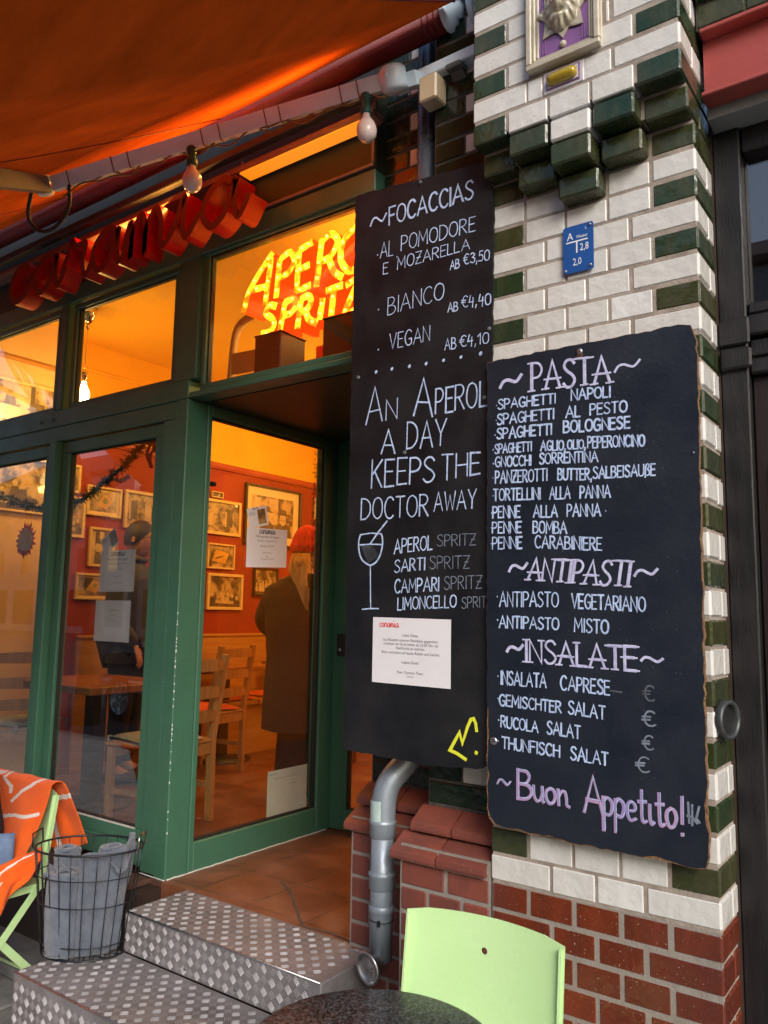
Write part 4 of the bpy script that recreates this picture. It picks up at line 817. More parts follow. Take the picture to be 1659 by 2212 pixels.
cx_, cz_ = -.32, .85
def inset(p, rnd=random.Random(9)):
    x, z = p; r_ = .0009+.0008*rnd.random()
    if x > -.03: r_ = .0008+.009*max(0, noise.noise(Vector((z*9, 1, 0)))+(.15 if z < 1.0 else -.12))
    if z < .2: r_ = max(r_, .0015+.012*max(0, noise.noise(Vector((x*11, 5, 0)))+.08))
    if x < -.6 and z < .5: r_ = max(r_, .004*rnd.random()+.002)
    return (x-r_ if x > -.05 else (x+r_ if x < -.6 else x), z+r_ if z < .25 else (z-r_ if z > 1.5 else z))
b = MB(); b.prism([inset(p) for p in oR], lambda x, z: (x, YR-.0006, z), lambda x, z: (x, YR+.0003, z)); local_sub(b, 'black_face', M['black_paint'], pb)
LM = {'n':'chalk','b':'chalk','h':'chalk_lilac','hi':'chalk_lilac','d':'chalk_soft','dd':'chalk_faint','p':'chalk_purple','pd':'chalk_soft'}
mbs = {}
for (bd, tx, x0, z0, x1, z1, h0, h1, wd, st) in TEXT:
    key = (bd, LM[st]); mb = mbs.setdefault(key, MB()); yp = YL if bd == 'L' else YR-.0006
    low = st == 'p' and tx not in ('B', 'A', '~', '!')
    write_on(mb, tx, x0, z0, x1, z1, h0, h1, wd, yp, low, .16 if st == 'hi' else (.02 if st == 'n' else 0), st in ('h', 'hi') and tx != '~')
    if st == 'p':
        m2 = mbs.setdefault((bd, 'chalk'), MB()); state = random.getstate()
        write_on(m2, tx, x0+.0042, z0+.002, x1+.0042, z1+.002, h0, h1, .0022, yp-.0018, low); random.setstate(state)
fnL = lambda x, z, h: (x, YL-h, z)
ml = mbs[('L', 'chalk')]; dull = mbs[('L', 'chalk_soft')]
gd = MB()
for i, s in enumerate(GLASS): gd.stroke(cr(s, 5) if len(s) > 3 else s, .006 if i in (1, 5) else .0045, fnL, .00025, .0009+i*.0002)
gh = MB()
for i, s in enumerate(HATCH): gh.stroke(s, .0016, fnL, .0001, .0008+i*.00006)
ya = MB()
for i, s in enumerate(ARROW): ya.stroke(s, .0105, fnL, .0004, .0009+i*.0002)
for (bd, mm), mb in mbs.items(): local(mb.build('chalk_lettering', M[mm]), bl if bd == 'L' else br_)
local(gd.build('wine_glass_drawing', M['chalk']), bl); local(gh.build('drink_hatching', M['chalk_faint']), bl)
o = local(ya.build('yellow_arrow', M['chalk_yellow']), bl)
def screw(x, z, y, par, r_=.0085, m='steel'):
    s = MB(); s.lathe([(r_, 0), (r_*.95, .003), (r_*.7, .005), (r_*.3, .0052), (0, .0045)], (x, y, z), (0, -1, 0), 14); local(s.build('screw', M[m]), par)
screw(-.329, 1.531, YR-.0005, br_, .0095); screw(-.609, .404, YR-.0006, br_, .0125); screw(-.02, 1.20, YR-.0006, br_, .003)
for x, z in ((-.906, 2.250), (-.654, 1.447), (-.637, 1.669), (-1.16, 1.595), (-.956, 1.303)): screw(x, z, YL, bl, .007, 'awning_grey')
nr = MB()
for i in range(12): nr.ball((-.329+random.uniform(-.010,.010), YR-.0008, 1.5175+random.uniform(-.008,.006)), .0035, 6, 4, (1, .15, 1))
local(nr.build('rust_stain', mat('rust', (.16,.06,.02), .95)), br_)
ch = MB()                                                     # chalk dust specks and nicks
for i in range(150):
    x, z = random.uniform(-.60, -.05), random.uniform(.2, 1.5); L_ = random.uniform(.0006, .003); a = random.uniform(0, 6.3)
    ch.stroke([(x, z), (x+L_*math.cos(a), z+L_*math.sin(a))], random.uniform(.0005, .0012), lambda x, z, h: (x, YR-.0006-h, z), .0001, .0004)
local(ch.build('chalk_dust', M['chalk_soft']), br_)
ch = MB()
for i in range(90):
    x, z = random.uniform(-1.17, -.66), random.uniform(.33, 2.2); L_ = random.uniform(.0006, .004); a = random.uniform(0, 6.3)
    ch.stroke([(x, z), (x+L_*math.cos(a), z+L_*math.sin(a))], random.uniform(.0005, .0011), fnL, .0001, .0004)
local(ch.build('chalk_dust', M['chalk_faint']), bl)

# ---------------------------------------------------------------- printed sheets (built-in font)
def font_text(s, size, align='CENTER'):
    cu = bpy.data.curves.new('printed_text', 'FONT'); cu.body = s; cu.size = size; cu.align_x = align; cu.resolution_u = 2
    o = bpy.data.objects.new('printed_text', cu); C.objects.link(o); dg = bpy.context.evaluated_depsgraph_get()
    me = bpy.data.meshes.new_from_object(o.evaluated_get(dg)); bpy.data.objects.remove(o); bpy.data.curves.remove(cu)
    return [tuple(v.co) for v in me.vertices], [tuple(p.vertices) for p in me.polygons]
SCRIPT = {'c':(.78,'.72,.78 .5,1 .2,.8 .1,.35 .3,.02 .6,.12 .9,.5'),'a':(.95,'.75,.85 .5,1 .2,.75 .12,.35 .32,.02 .6,.25 .8,.9 .78,.35 .88,.03 1.08,.45'),
'r':(.78,'0,.3 .2,.85 .26,1.12 .4,.9 .68,.88 .62,.4 .72,.03 .95,.45'),'m':(1.25,'0,.3 .14,.9 .2,.6 .2,0 .22,.6 .42,1 .54,.6 .54,0 .56,.6 .78,1 .92,.6 .92,.2 1.02,.02 1.3,.45'),'i':(.5,'0,.4 .2,1 .18,.3 .28,.02 .55,.45')}
def script_path(txt):
    x = 0; out = []
    for c_ in txt:
        w_, d = SCRIPT[c_]; out.append(cr([(x+float(p.split(',')[0]), float(p.split(',')[1])) for p in d.split()], 5)); x += w_
    return out, x
def sheet(name, label, cat, fn, w_, h_, lines, logo=None, m='paper', group=None, extra=None, thick=.0006):
    """fn(u, v, lift): u to the right, v up, metres from the lower left corner"""
    t = MB(); t.grid(4, 4, lambda a, b_: fn(a*w_, b_*h_, 0)); o = t.build(name, M[m]); tag(o, label, cat, group)
    ink = MB()
    for s, size, cx, cz in lines:
        V, F = font_text(s, size); ink.add([fn(cx*w_+x, cz*h_+y, .0006) for x, y, z in V], F, False)
    if lines: ink.build('printed_text', M['ink']).parent = o
    if logo:
        lx, lz, lw, mm = logo; P_, tot = script_path('caramia'); k = lw/tot; lg_ = MB()
        for i, s in enumerate(P_): lg_.stroke([(lx*w_+p[0]*k, lz*h_+p[1]*k*1.0) for p in s], k*.22, lambda x, z, h: fn(x, z, .0006+h+i*.00004), .00005, .0001)
        a_ = 5; lg_.stroke([(lx*w_+4.55*k, lz*h_+1.5*k), (lx*w_+4.6*k, lz*h_+1.6*k)], k*.25, lambda x, z, h: fn(x, z, .0006+h), .00005, .0001)
        lg_.build('logo', M[mm]).parent = o
    if extra: extra(o)
    return o
sheet('notice', 'white paper notice to guests with a red heading, taped to the tall blackboard', 'notice', lambda u, v, h: (-1.074+u, YL-.0012-h-.001*math.sin(u*9), .5435+v-.010*u), .304, .2125,
      [('Liebe Gäste,', .0125, .5, .72), ('aus Respekt unseren Nachbarn gegenüber,', .0125, .5, .645), ('möchten wir Euch bitten ab 22:00 Uhr die', .0125, .5, .585), ('Nachtruhe zu wahren.', .0125, .5, .525),
       ('Bitte verzichtet auf lautes Reden und Lachen.', .0125, .5, .455), ('Lieben Dank!', .0125, .5, .315), ('Euer Caramia Team', .0125, .5, .165), ('Caramia', .008, .5, .115)], (.09, .855, .078, 'ink_red'))
hours = [('Öffnungszeiten ab August', .0165, .5, .76), ('Dienstag - Freitag 16-22 Uhr', .0125, .5, .66), ('Samstag 12-22 Uhr', .0135, .5, .525), ('Reservierungen', .010, .5, .36), ('030', .010, .5, .26), ('reservierung nur telefonisch', .009, .5, .205)]
XG = -2.3955
sheet('notice', 'white opening hours sheet on the porch side window', 'notice', lambda u, v, h: (XG+.0086+h, .658+u, .988+v+.045*u), .295, .202, hours, (.29, .86, .115, 'ink'))
def card_extra(o):
    q = MB(); q.add([fnc(.072, .012, .0008), fnc(.128, .012, .0008), fnc(.128, .088, .0008), fnc(.072, .088, .0008)], [(0,1,2,3)]); q.build('printed_picture', M['photo_sepia']).parent = o
    q = MB(); q.box(0,0,0,0,0,0); q = MB()
    for i, (a, b_, c_, d_) in enumerate(((.04,.092,.062,.098),(.066,.094,.08,.1),(.01,.075,.045,.077),(.01,.066,.055,.068))): q.add([fnc(a,b_,.0009), fnc(c_,b_,.0009), fnc(c_,d_,.0009), fnc(a,d_,.0009)], [(0,1,2,3)])
    q.build('printed_text', M['ink']).parent = o
ca, sa = math.cos(R(14)), math.sin(R(14))
fnc = lambda u, v, h: (XG+.0100+h, .672+u*ca-v*sa, 1.183+u*sa+v*ca)
sheet('card', 'small tilted white card with a picture, above the porch window sheet', 'card', fnc, .142, .102, [], extra=card_extra)
sheet('notice', 'white opening hours sheet inside the tall front window', 'notice', lambda u, v, h: (-3.034+u, YS+.046-h, .853+v), .284, .208, hours, (.29, .86, .115, 'ink'))
ca2, sa2 = math.cos(R(28)), math.sin(R(28))
fnc = lambda u, v, h: (-3.000+u*ca2-v*sa2, YS+.0445-h, 1.035+u*sa2+v*ca2)
sheet('card', 'small tilted card stuck on the tall front window', 'card', fnc, .13, .09, [], extra=card_extra)
sheet('notice', 'yellowish lower sheet in the tall front window', 'notice', lambda u, v, h: (-3.052+u, YS+.046-h, .607+v), .286, .203, [('Speisekarte', .012, .5, .75), ('Vorspeisen', .010, .5, .62), ('Pasta   Pizza', .010, .5, .5)], None)
sheet('drawing_sheet', 'grey printed sheet leaning at the bottom of the porch window', 'sheet', lambda u, v, h: (XG+.0086+h, .868+u, -.262+v), .302, .222, [('AUGUST', .014, .12, .9), ('Programm und Veranstaltungen im Kiez', .010, .42, .8), ('Live Musik', .012, .62, .62)], None, 'newsprint')

# ---------------------------------------------------------------- blue water sign
bs = thing('hydrant_sign', 'small blue enamel water sign screwed to the cream tiles', 'sign', (-.34, -.004, 1.79))
SX0, SX1, SZ0, SZ1, SY = -.389, -.294, 1.789, 1.937, -.012
rc = []
for cxx, czz, a0 in ((SX1-.008, SZ0+.008, -90), (SX1-.008, SZ1-.008, 0), (SX0+.008, SZ1-.008, 90), (SX0+.008, SZ0+.008, 180)):
    for k in range(5): rc.append((cxx+.008*math.cos(R(a0+k*22.5)), czz+.008*math.sin(R(a0+k*22.5))))
b = MB(); b.prism(rc, lambda x, z: (x, SY, z), lambda x, z: (x, SY+.0035, z)); pl = local(b.build('enamel_plate', M['enamel_blue']), bs)
def sgn(s, size, x, z, sx=1.0):
    V, F = font_text(s, size, 'LEFT'); q = MB(); q.add([(SX0+x+a*sx, SY-.0006, SZ0+z+b_) for a, b_, c_ in V], F, False); local(q.build('lettering', M['enamel_white']), bs)
sgn('A', .034, .013, .104, .85); sgn('Wasser', .0145, .042, .105, .8); sgn('L', .0125, .070, .128, .9); sgn('2,8', .032, .053, .064, .72); sgn('2,0', .032, .030, .022, .72)
q = MB(); q.box(SX0+.010, SX0+.078, SY-.0012, SY-.0003, SZ0+.0945, SZ0+.0985); q.box(SX0+.0415, SX0+.0455, SY-.0012, SY-.0003, SZ0+.060, SZ0+.0942); local(q.build('marker_lines', M['enamel_white']), bs)
for x, z in ((SX1-.009, SZ1-.010), (SX0+.008, SZ0+.009), (SX1-.009, SZ0+.012)): screw(x, z, SY, bs, .0042, 'steel')

# ---------------------------------------------------------------- red script letters over the windows
ss = thing('shop_sign', 'red three-dimensional script letters reading caramia under the awning', 'shop sign', (-2.8, .15, 2.45))
x = 0; k = .245; base = 2.452
tot = sum(SCRIPT[c_][0] for c_ in 'caramia'); sx0 = -3.745; kx = (1.88)/tot
for i, c_ in enumerate('caramia'):
    w_, d = SCRIPT[c_]; pts = cr([(sx0+(x+float(p.split(',')[0]))*kx, base+float(p.split(',')[1])*.205-.01*(x/tot)) for p in d.split()], 6); x += w_
    lt = MB(); hw = .018; yf_, yb_ = .045+.0008*i, .145
    Pn = [Vector(p) for p in pts]; Lf, Rt = [], []
    for j, p in enumerate(Pn):
        dd = (Pn[min(j+1, len(Pn)-1)]-Pn[max(j-1, 0)]).normalized(); nn = Vector((-dd.y, dd.x)); Lf.append(p+nn*hw); Rt.append(p-nn*hw)
    n_ = len(Pn); V = []
    for j in range(n_): V += [(Lf[j].x, yf_, Lf[j].y), (Rt[j].x, yf_, Rt[j].y), (Lf[j].x, yb_, Lf[j].y), (Rt[j].x, yb_, Rt[j].y)]
    Ff = [(4*j, 4*j+1, 4*j+5, 4*j+4) for j in range(n_-1)]; Fs = []
    for j in range(n_-1): Fs += [(4*j, 4*j+4, 4*j+6, 4*j+2), (4*j+1, 4*j+3, 4*j+7, 4*j+5), (4*j+2, 4*j+6, 4*j+7, 4*j+3)]
    Fs += [(0, 2, 3, 1), (4*n_-4, 4*n_-3, 4*n_-1, 4*n_-2)]
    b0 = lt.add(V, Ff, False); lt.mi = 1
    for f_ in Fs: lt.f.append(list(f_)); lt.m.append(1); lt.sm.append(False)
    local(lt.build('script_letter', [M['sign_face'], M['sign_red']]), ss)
    bk = MB(); bk.box(pts[len(pts)//2][0]-.01, pts[len(pts)//2][0]+.01, yb_+.0005, YS+.001, base+.08, base+.10); local(bk.build('sign_bracket', M['awning_grey']), ss)

# ---------------------------------------------------------------- marquee letters on boxes behind the porch top light
mq = thing('marquee_sign', 'glowing orange red bulb letters reading Aperol Spritz behind the top light', 'light sign', (-1.75, .45, 2.03))
YM = .36
def mletter(name, strokes, wd=.034, dep=.13):
    o = None
    for s in strokes:
        a = MB(); pts = cr(s, 5) if len(s) > 2 else s
        P_ = [Vector(p) for p in pts]; V = []; n_ = len(P_)
        for j, p in enumerate(P_):
            dd = (P_[min(j+1, n_-1)]-P_[max(j-1, 0)]).normalized(); nn = Vector((-dd.y, dd.x))*wd/2
            if j == 0: p = p-dd*.006
            if j == n_-1: p = p+dd*.006
            V += [(p.x+nn.x, YM, p.y+nn.y), (p.x-nn.x, YM, p.y-nn.y), (p.x+nn.x, YM+dep, p.y+nn.y), (p.x-nn.x, YM+dep, p.y-nn.y)]
        b0 = a.add(V, [(4*j, 4*j+1, 4*j+5, 4*j+4) for j in range(n_-1)], False); a.mi = 1
        for j in range(n_-1):
            for f_ in ((4*j, 4*j+4, 4*j+6, 4*j+2), (4*j+1, 4*j+3, 4*j+7, 4*j+5), (4*j+2, 4*j+6, 4*j+7, 4*j+3)): a.f.append([b0+q_ for q_ in f_]); a.m.append(1); a.sm.append(False)
        for f_ in ((0, 2, 3, 1), (4*n_-4, 4*n_-3, 4*n_-1, 4*n_-2)): a.f.append([b0+q_ for q_ in f_]); a.m.append(1); a.sm.append(False)
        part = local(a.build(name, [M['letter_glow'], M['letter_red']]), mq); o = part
        bb = MB(); L_ = 0
        for j in range(n_-1): L_ += (P_[j+1]-P_[j]).length
        nb = max(2, int(L_/.06)); acc = 0; tg = [L_*(q_+.5)/nb for q_ in range(nb)]
        for j in range(n_-1):
            d_ = (P_[j+1]-P_[j]).length
            while tg and tg[0] <= acc+d_:
                p = P_[j]+(P_[j+1]-P_[j])*((tg.pop(0)-acc)/max(d_, 1e-6)); bb.ball((p.x, YM-.004, p.y), .0062, 8, 6)
            acc += d_
        bo = bb.build('sign_bulbs', M['letter_bulb']); bo.parent = part
mletter('letter_a', [[(-2.160,2.180),(-2.119,2.287),(-1.985,2.425)], [(-1.992,2.400),(-2.005,2.290),(-2.020,2.185)], [(-2.105,2.275),(-2.000,2.270)]])
mletter('letter_p', [[(-1.935,2.385),(-1.950,2.205)], [(-1.930,2.385),(-1.870,2.400),(-1.845,2.350),(-1.880,2.305),(-1.935,2.295)]])
mletter('letter_e', [[(-1.815,2.395),(-1.825,2.200)], [(-1.812,2.395),(-1.740,2.412)], [(-1.818,2.300),(-1.755,2.310)], [(-1.824,2.203),(-1.745,2.212)]])
mletter('letter_r', [[(-1.682,2.410),(-1.705,2.200)], [(-1.680,2.405),(-1.625,2.420),(-1.590,2.375),(-1.630,2.320),(-1.690,2.305)], [(-1.640,2.310),(-1.605,2.240),(-1.560,2.205)]])
mletter('letter_o', [[(-1.480,2.420),(-1.555,2.370),(-1.570,2.290),(-1.520,2.222),(-1.450,2.250),(-1.430,2.340),(-1.480,2.420)]])
mletter('letter_l', [[(-1.385,2.430),(-1.395,2.225)], [(-1.393,2.228),(-1.320,2.236)]])
mletter('letter_s', [[(-1.950,2.160),(-1.990,2.172),(-2.012,2.140),(-1.975,2.108),(-1.958,2.075),(-1.985,2.045),(-2.035,2.045)]])
mletter('letter_p', [[(-1.893,2.165),(-1.918,2.045)], [(-1.890,2.165),(-1.845,2.172),(-1.825,2.140),(-1.855,2.108),(-1.900,2.105)]])
mletter('letter_r', [[(-1.795,2.160),(-1.812,2.030)], [(-1.792,2.160),(-1.752,2.165),(-1.735,2.132),(-1.762,2.102),(-1.800,2.098)], [(-1.768,2.100),(-1.745,2.055),(-1.700,2.028)]])
mletter('letter_i', [[(-1.668,2.130),(-1.682,2.045)]])
mletter('letter_t', [[(-1.605,2.160),(-1.617,2.030)], [(-1.645,2.163),(-1.560,2.168)]])
mletter('letter_z', [[(-1.535,2.165),(-1.470,2.172),(-1.540,2.040),(-1.465,2.046)]])
for i, (xa, xb, lab) in enumerate(((-2.070, -1.905, 'brown box standing under the S of the glowing sign'), (-1.655, -1.45, 'brown box standing under the Z of the glowing sign, half hidden by the board'))):
    t = thing('sign_stand', lab, 'box', ((xa+xb)/2, .45, 1.80), group='boxes under the glowing sign'); b = MB(); b.box(xa, xb, .352, .52, 1.8015, 2.030, .004); local(b.build('box_body', M['box_brown']), t)
    b = MB(); b.box(xa-.004, xb+.004, .348, .524, 2.0305, 2.037, .002); local(b.build('box_lid', M['box_brown']), t)
pc = thing('plastic_chair', 'pale plastic armchair stored on the shelf behind the glowing sign', 'chair', (-2.5, .8, 1.80))
b = MB(); b.tube(cr([(-2.63,.7,1.80),(-2.60,.7,2.02),(-2.585,.7,2.20),(-2.56,.7,2.28),(-2.50,.7,2.32),(-2.36,.7,2.345),(-2.25,.7,2.34),(-2.19,.7,2.29),(-2.17,.7,1.80)], 5), .022, 10); local(b.build('back_frame', M['plastic_white']), pc)
b = MB(); b.grid(8, 4, lambda a, c_: (-2.58+a*.40, .68+.02*math.sin(a*3.1), 2.02+c_*.12)); b.box(-2.60, -2.18, .72, 1.10, 2.00, 2.02); local(b.build('seat', M['plastic_white']), pc)
b = MB(); b.tube([(-2.60, 1.08, 1.80), (-2.60, 1.06, 2.0)], .02, 8); local(b.build('leg', M['plastic_white']), pc); b = MB(); b.tube([(-2.19, 1.08, 1.80), (-2.19, 1.06, 2.0)], .02, 8); local(b.build('leg', M['plastic_white']), pc)
mb_ = thing('storage_box', 'pale wooden box between the two brown sign stands', 'box', (-1.75, .7, 1.8)); b = MB(); b.box(-1.93, -1.56, .62, .9, 1.8015, 2.04, .004); local(b.build('box_body', M['panel_wood']), mb_); b = MB(); b.lathe([(.012,0),(.012,.001),(0,.001)], (-1.76,.6195,1.98), (0,-1,0), 12); local(b.build('hand_hole', M['black']), mb_)

# ---------------------------------------------------------------- awning
aw = thing('awning', 'orange red fabric awning rolled out on grey folding arms over the shopfront', 'awning', (-2.7, .1, 2.7))
AX0, AX1 = -5.2, -.80; Y0, Z0, Y1, Z1 = .03, 2.925, -1.80, 1.705
def fab(u, v):
    x = AX0+(AX1-AX0)*u; y = Y0+(Y1-Y0)*v; z = Z0+(Z1-Z0)*v
    s = math.sin(math.pi*min(1, v*1.0)); e = min(1, (1-u)*9)
    xc = -.86-.46*v; k = .085*min(1, v*2.2)**.8                        # slack crease running out from the roller end
    if x > xc: z -= k*max(0, (AX1-x)/(AX1-xc))
    else: z -= k*max(0, 1-(xc-x)/1.3)**1.6
    z -= s*.03*e
    z += .018*math.exp(-((x-xc+.33)/.10)**2)*min(1, v*2)
    z += .010*e*noise.noise(Vector((x*1.6, y*2.2, 0)))
    return (x, y, z)
b = MB(); b.grid(260, 60, fab); local(b.build('awning_fabric', M['awning']), aw)
b = MB(); b.tube([(fab(.999,v/20)[0], fab(.999,v/20)[1], fab(.999,v/20)[2]) for v in range(21)], .005, 6); local(b.build('fabric_hem', M['awning_red']), aw)
for xs in (-2.0, -3.2, -4.4):
    u = (xs-AX0)/(AX1-AX0); b = MB(); b.tube([(fab(u, v/30)[0], fab(u, v/30)[1], fab(u, v/30)[2]-.002) for v in range(31)], .0022, 5); local(b.build('fabric_seam', M['awning_red']), aw)
b = MB(); b.tube([(-5.2, .095, 2.945), (-.868, .095, 2.945)], .056, 22); local(b.build('roller', M['awning_red']), aw)
b = MB()
for xx in (-.905, -.93, -.955): b.lathe([(.0562, 0), (.0572, .002), (.0572, .004), (.0562, .006)], (xx, .095, 2.945), (1, 0, 0), 22)
local(b.build('roller_wraps', M['awning_red']), aw)
b = MB(); b.lathe([(.02,-.06),(.062,-.05),(.066,-.045),(.066,-.028),(.050,-.024),(.045,-.010),(.028,-.008),(.028,.01),(0,.012)], (-.825, .095, 2.945), (1, 0, 0), 24); local(b.build('end_cap', M['awning_arm']), aw)
b = MB(); b.lathe([(.030,0),(.060,.0),(.066,.008),(.066,.020),(.055,.026),(.030,.022)], (-.765, .10, 2.915), (1, 0, 0), 24); b.bar((-.755, .10, 2.88), (-.755, .16, 2.76), .012, .05); local(b.build('side_bracket', M['awning_arm']), aw)
b = MB(); b.box(-5.2, -1.10, .075, .115, 2.762, 2.80, .004); local(b.build('torsion_bar', M['bar_grey']), aw)
b = MB(); b.box(-1.099, -.655, .073, .117, 2.722, 2.766, .004); local(b.build('bar_end', M['awning_arm']), aw)
b = MB(); b.box(-.86, -.80, .06, .125, 2.70, 2.721, .003); b.bar((-.83, .09, 2.705), (-.83, .23, 2.62), .05, .012); local(b.build('wall_bracket', M['awning_grey']), aw)
b = MB(); b.box(-.96, -.885, .04, .114, 2.60, 2.70, .006); local(b.build('junction_box', M['plastic_white']), aw)
A_ = Vector((-1.043, 0, 2.703)); E_ = Vector((-2.43, -.5, 2.50)); F_ = Vector((-1.40, -1.62, 1.72)); upn = Vector((0, -.35, .94))
b = MB(); b.lathe([(.0, -.045), (.042, -.042), (.050, -.03), (.050, .03), (.042, .042), (0, .045)], A_, upn, 20); b.bar(A_+Vector((.05, .03, .0)), (-1.0, .095, 2.735), .05, .05)
b.lathe([(.009, 0), (.009, .004), (0, .004)], A_+Vector((0, -.0495, -.012)), (0, -1, 0), 10)
local(b.build('shoulder_joint', M['awning_arm']), aw)
b = MB(); b.bar(A_+(E_-A_)*.025, A_+(E_-A_)*.985, .034, .058, upn); ua = local(b.build('upper_arm', M['awning_arm']), aw)
bd = MB()
for t in (.09, .135, .30, .34, .47, .52, .74, .79, .93):
    p = A_+(E_-A_)*t; d_ = (E_-A_).normalized(); bd.bar(p-d_*.002, p+d_*.002, .038, .063, upn)
local_sub(bd, 'cable_tie', M['wire_brown'], ua)
b = MB(); b.lathe([(.0, -.038), (.030, -.036), (.034, -.03), (.034, -.012), (.024, -.010), (.024, .010), (.034, .012), (.034, .03), (.030, .036), (0, .038)], E_+Vector((-.02, -.01, .0)), upn, 18); local(b.build('elbow_joint', M['awning_arm']), aw)
b = MB(); b.bar(E_+(F_-E_)*.03, F_, .036, .062, upn); local(b.build('forearm', M['awning_grey']), aw)
b = MB(); b.box(-5.2, -.79, -1.86, -1.78, 1.655, 1.715, .01); local(b.build('front_bar', M['awning_arm']), aw)
b = MB(); b.tube(cr([(-2.33,-.47,2.485),(-2.36,-.45,2.40),(-2.43,-.46,2.335),(-2.50,-.49,2.325),(-2.52,-.53,2.38),(-2.45,-.56,2.46)], 6), .008, 8); local(b.build('cable_loop', M['black']), aw)

# festoon lights under the arm
fc = thing('festoon_cable', 'thin brown cable slung under the awning arm between the bulb sockets', 'cable', (-1.7, -.2, 2.6))
b = MB()
for k in range(2):
    pts = []
    for i in range(60):
        t = .02+i/59*.93; p = A_+(E_-A_)*t; sag = .030+.012*k+.016*math.sin(t*26+k*2)+.010*math.sin(t*61)
        pts.append((p.x, p.y-.012*k+.012, p.z-sag))
    b.tube(pts, .0035, 6)
local(b.build('cable', M['wire_brown']), fc)
def festoon(t, tilt, label):
    p = A_+(E_-A_)*t; o = thing('festoon_bulb', label, 'light bulb', (p.x, p.y, p.z-.03), group='unlit bulbs hanging under the awning arm')
    ax = Vector((tilt, -.05, -1)).normalized(); p0 = p+Vector((0, 0, -.030))
    s = MB(); s.lathe([(.0, -.004), (.019, -.002), (.021, .008), (.017, .020), (.015, .045), (.021, .052), (.021, .078), (.017, .082), (0, .083)], p0, ax, 16); local(s.build('socket', M['socket_green']), o)
    s = MB(); s.lathe([(.0, .078), (.015, .080), (.015, .094), (.024, .108), (.034, .128), (.0375, .150), (.034, .172), (.021, .188), (0, .194)], p0, ax, 20); local(s.build('bulb_glass', M['bulb']), o)
festoon(.072, .10, 'unlit pinkish bulb in a green socket near the arm shoulder')
festoon(.555, .16, 'unlit pinkish bulb in a green socket above the red script sign')
# ================================================================ lime metal chairs
def sheet_with_hole(mb, w_, h_, hole, fn, thick=.003):
    """curved sheet, w_ x h_, round hole; fn(u, v, off)"""
    n = 48; rim = []
    for i in range(n):
        a = 2*math.pi*i/n+math.pi/n; c_, s_ = math.cos(a), math.sin(a); hx, hz, hr = hole
        k = min(((w_/2-hx)/c_ if c_ > 0 else (-w_/2-hx)/c_) if abs(c_) > 1e-6 else 9, ((h_/2-hz)/s_ if s_ > 0 else (-h_/2-hz)/s_) if abs(s_) > 1e-6 else 9)
        rim.append((hx+c_*k, hz+s_*k, hx+c_*hr, hz+s_*hr))
    rings = 10
    for off in (0, thick):
        V = []
        for r_ in range(rings+1):
            t = (r_/rings)**1.4
            for q in rim: V.append(fn(q[2]+(q[0]-q[2])*t, q[3]+(q[1]-q[3])*t, off))
        mb.add(V, [(r_*n+i, r_*n+(i+1) % n, (r_+1)*n+(i+1) % n, (r_+1)*n+i) for r_ in range(rings) for i in range(n)], True)
    V = [fn(q[0], q[1], 0) for q in rim]+[fn(q[0], q[1], thick) for q in rim]; mb.add(V, [(i, (i+1) % n, n+(i+1) % n, n+i) for i in range(n)], False)
    V = [fn(q[2], q[3], 0) for q in rim]+[fn(q[2], q[3], thick) for q in rim]; mb.add(V, [(i, (i+1) % n, n+(i+1) % n, n+i) for i in range(n)], False)
def lime_chair(name, label, loc, rz):
    t = thing(name, label, 'chair', loc, rz, 'lime green metal chairs outside the shop')
    b = MB(); sheet_with_hole(b, .440, .285, (0, .062, .0085), lambda u, v, o: (u, .185+o-.55*u*u+.025+.14*(v), .672+v+.055*(.045-u*u)*4)); b.build('backrest', M['lime'], t)
    b = MB(); b.grid(12, 12, lambda a, c_: ((a-.5)*.41, -.20+c_*.38, .452-.012*math.sin(math.pi*a)*math.sin(math.pi*c_))); b.box(-.205, .205, -.203, -.198, .425, .453); b.box(-.205, .205, .178, .183, .425, .453)
    b.box(-.207, -.2035, -.198, .178, .425, .4535); b.box(.2035, .207, -.198, .178, .425, .4535); b.build('seat', M['lime'], t)
    for s_ in (-1, 1):
        b = MB(); b.bar((s_*.212, .205, .80), (s_*.212, .16, .45), .006, .030, (0, 1, 0)); b.bar((s_*.212, .16, .45), (s_*.212, -.23, 0), .006, .030, (0, 1, 0)); b.build('front_leg', M['lime'], t)
        b = MB(); b.bar((s_*.201, -.17, .44), (s_*.201, .25, 0), .006, .030, (0, 1, 0)); b.build('rear_leg', M['lime'], t)
    b = MB(); b.bar((-.209, -.12, .13), (.209, -.12, .13), .012, .004); b.bar((-.198, .15, .10), (.198, .15, .10), .012, .004); b.build('stretcher', M['lime'], t)
    return t
lime_chair('metal_chair', 'lime green metal chair in front of the tiled pier, back to the wall', (-.505, -.478, GZ), R(4))
LC = lime_chair('metal_chair', 'lime green metal chair under a seated person, orange blanket over its back', (-2.885, -.335, GZ), R(2))
LCM = Matrix.Translation(LC.location) @ LC.rotation_euler.to_matrix().to_4x4()

# ================================================================ round granite table
tb = thing('bistro_table', 'round black granite cafe table in front of the lime chair', 'table', (-.478, -.796, GZ))
b = MB(); b.lathe([(0, .710), (.247, .710), (.256, .713), (.260, .721), (.260, .729), (.256, .737), (.248, .740), (0, .740)], n=64); b.build('tabletop', M['granite'], tb)
b = MB(); b.lathe([(.035, .02), (.030, .05), (.028, .66), (.10, .69), (.12, .7095), (0, .7095)], n=20); b.build('column', M['black_wire'], tb)
b = MB(); b.lathe([(.20, 0), (.205, .008), (.19, .016), (.04, .03), (0, .032)], n=32); b.build('base', M['black_wire'], tb)

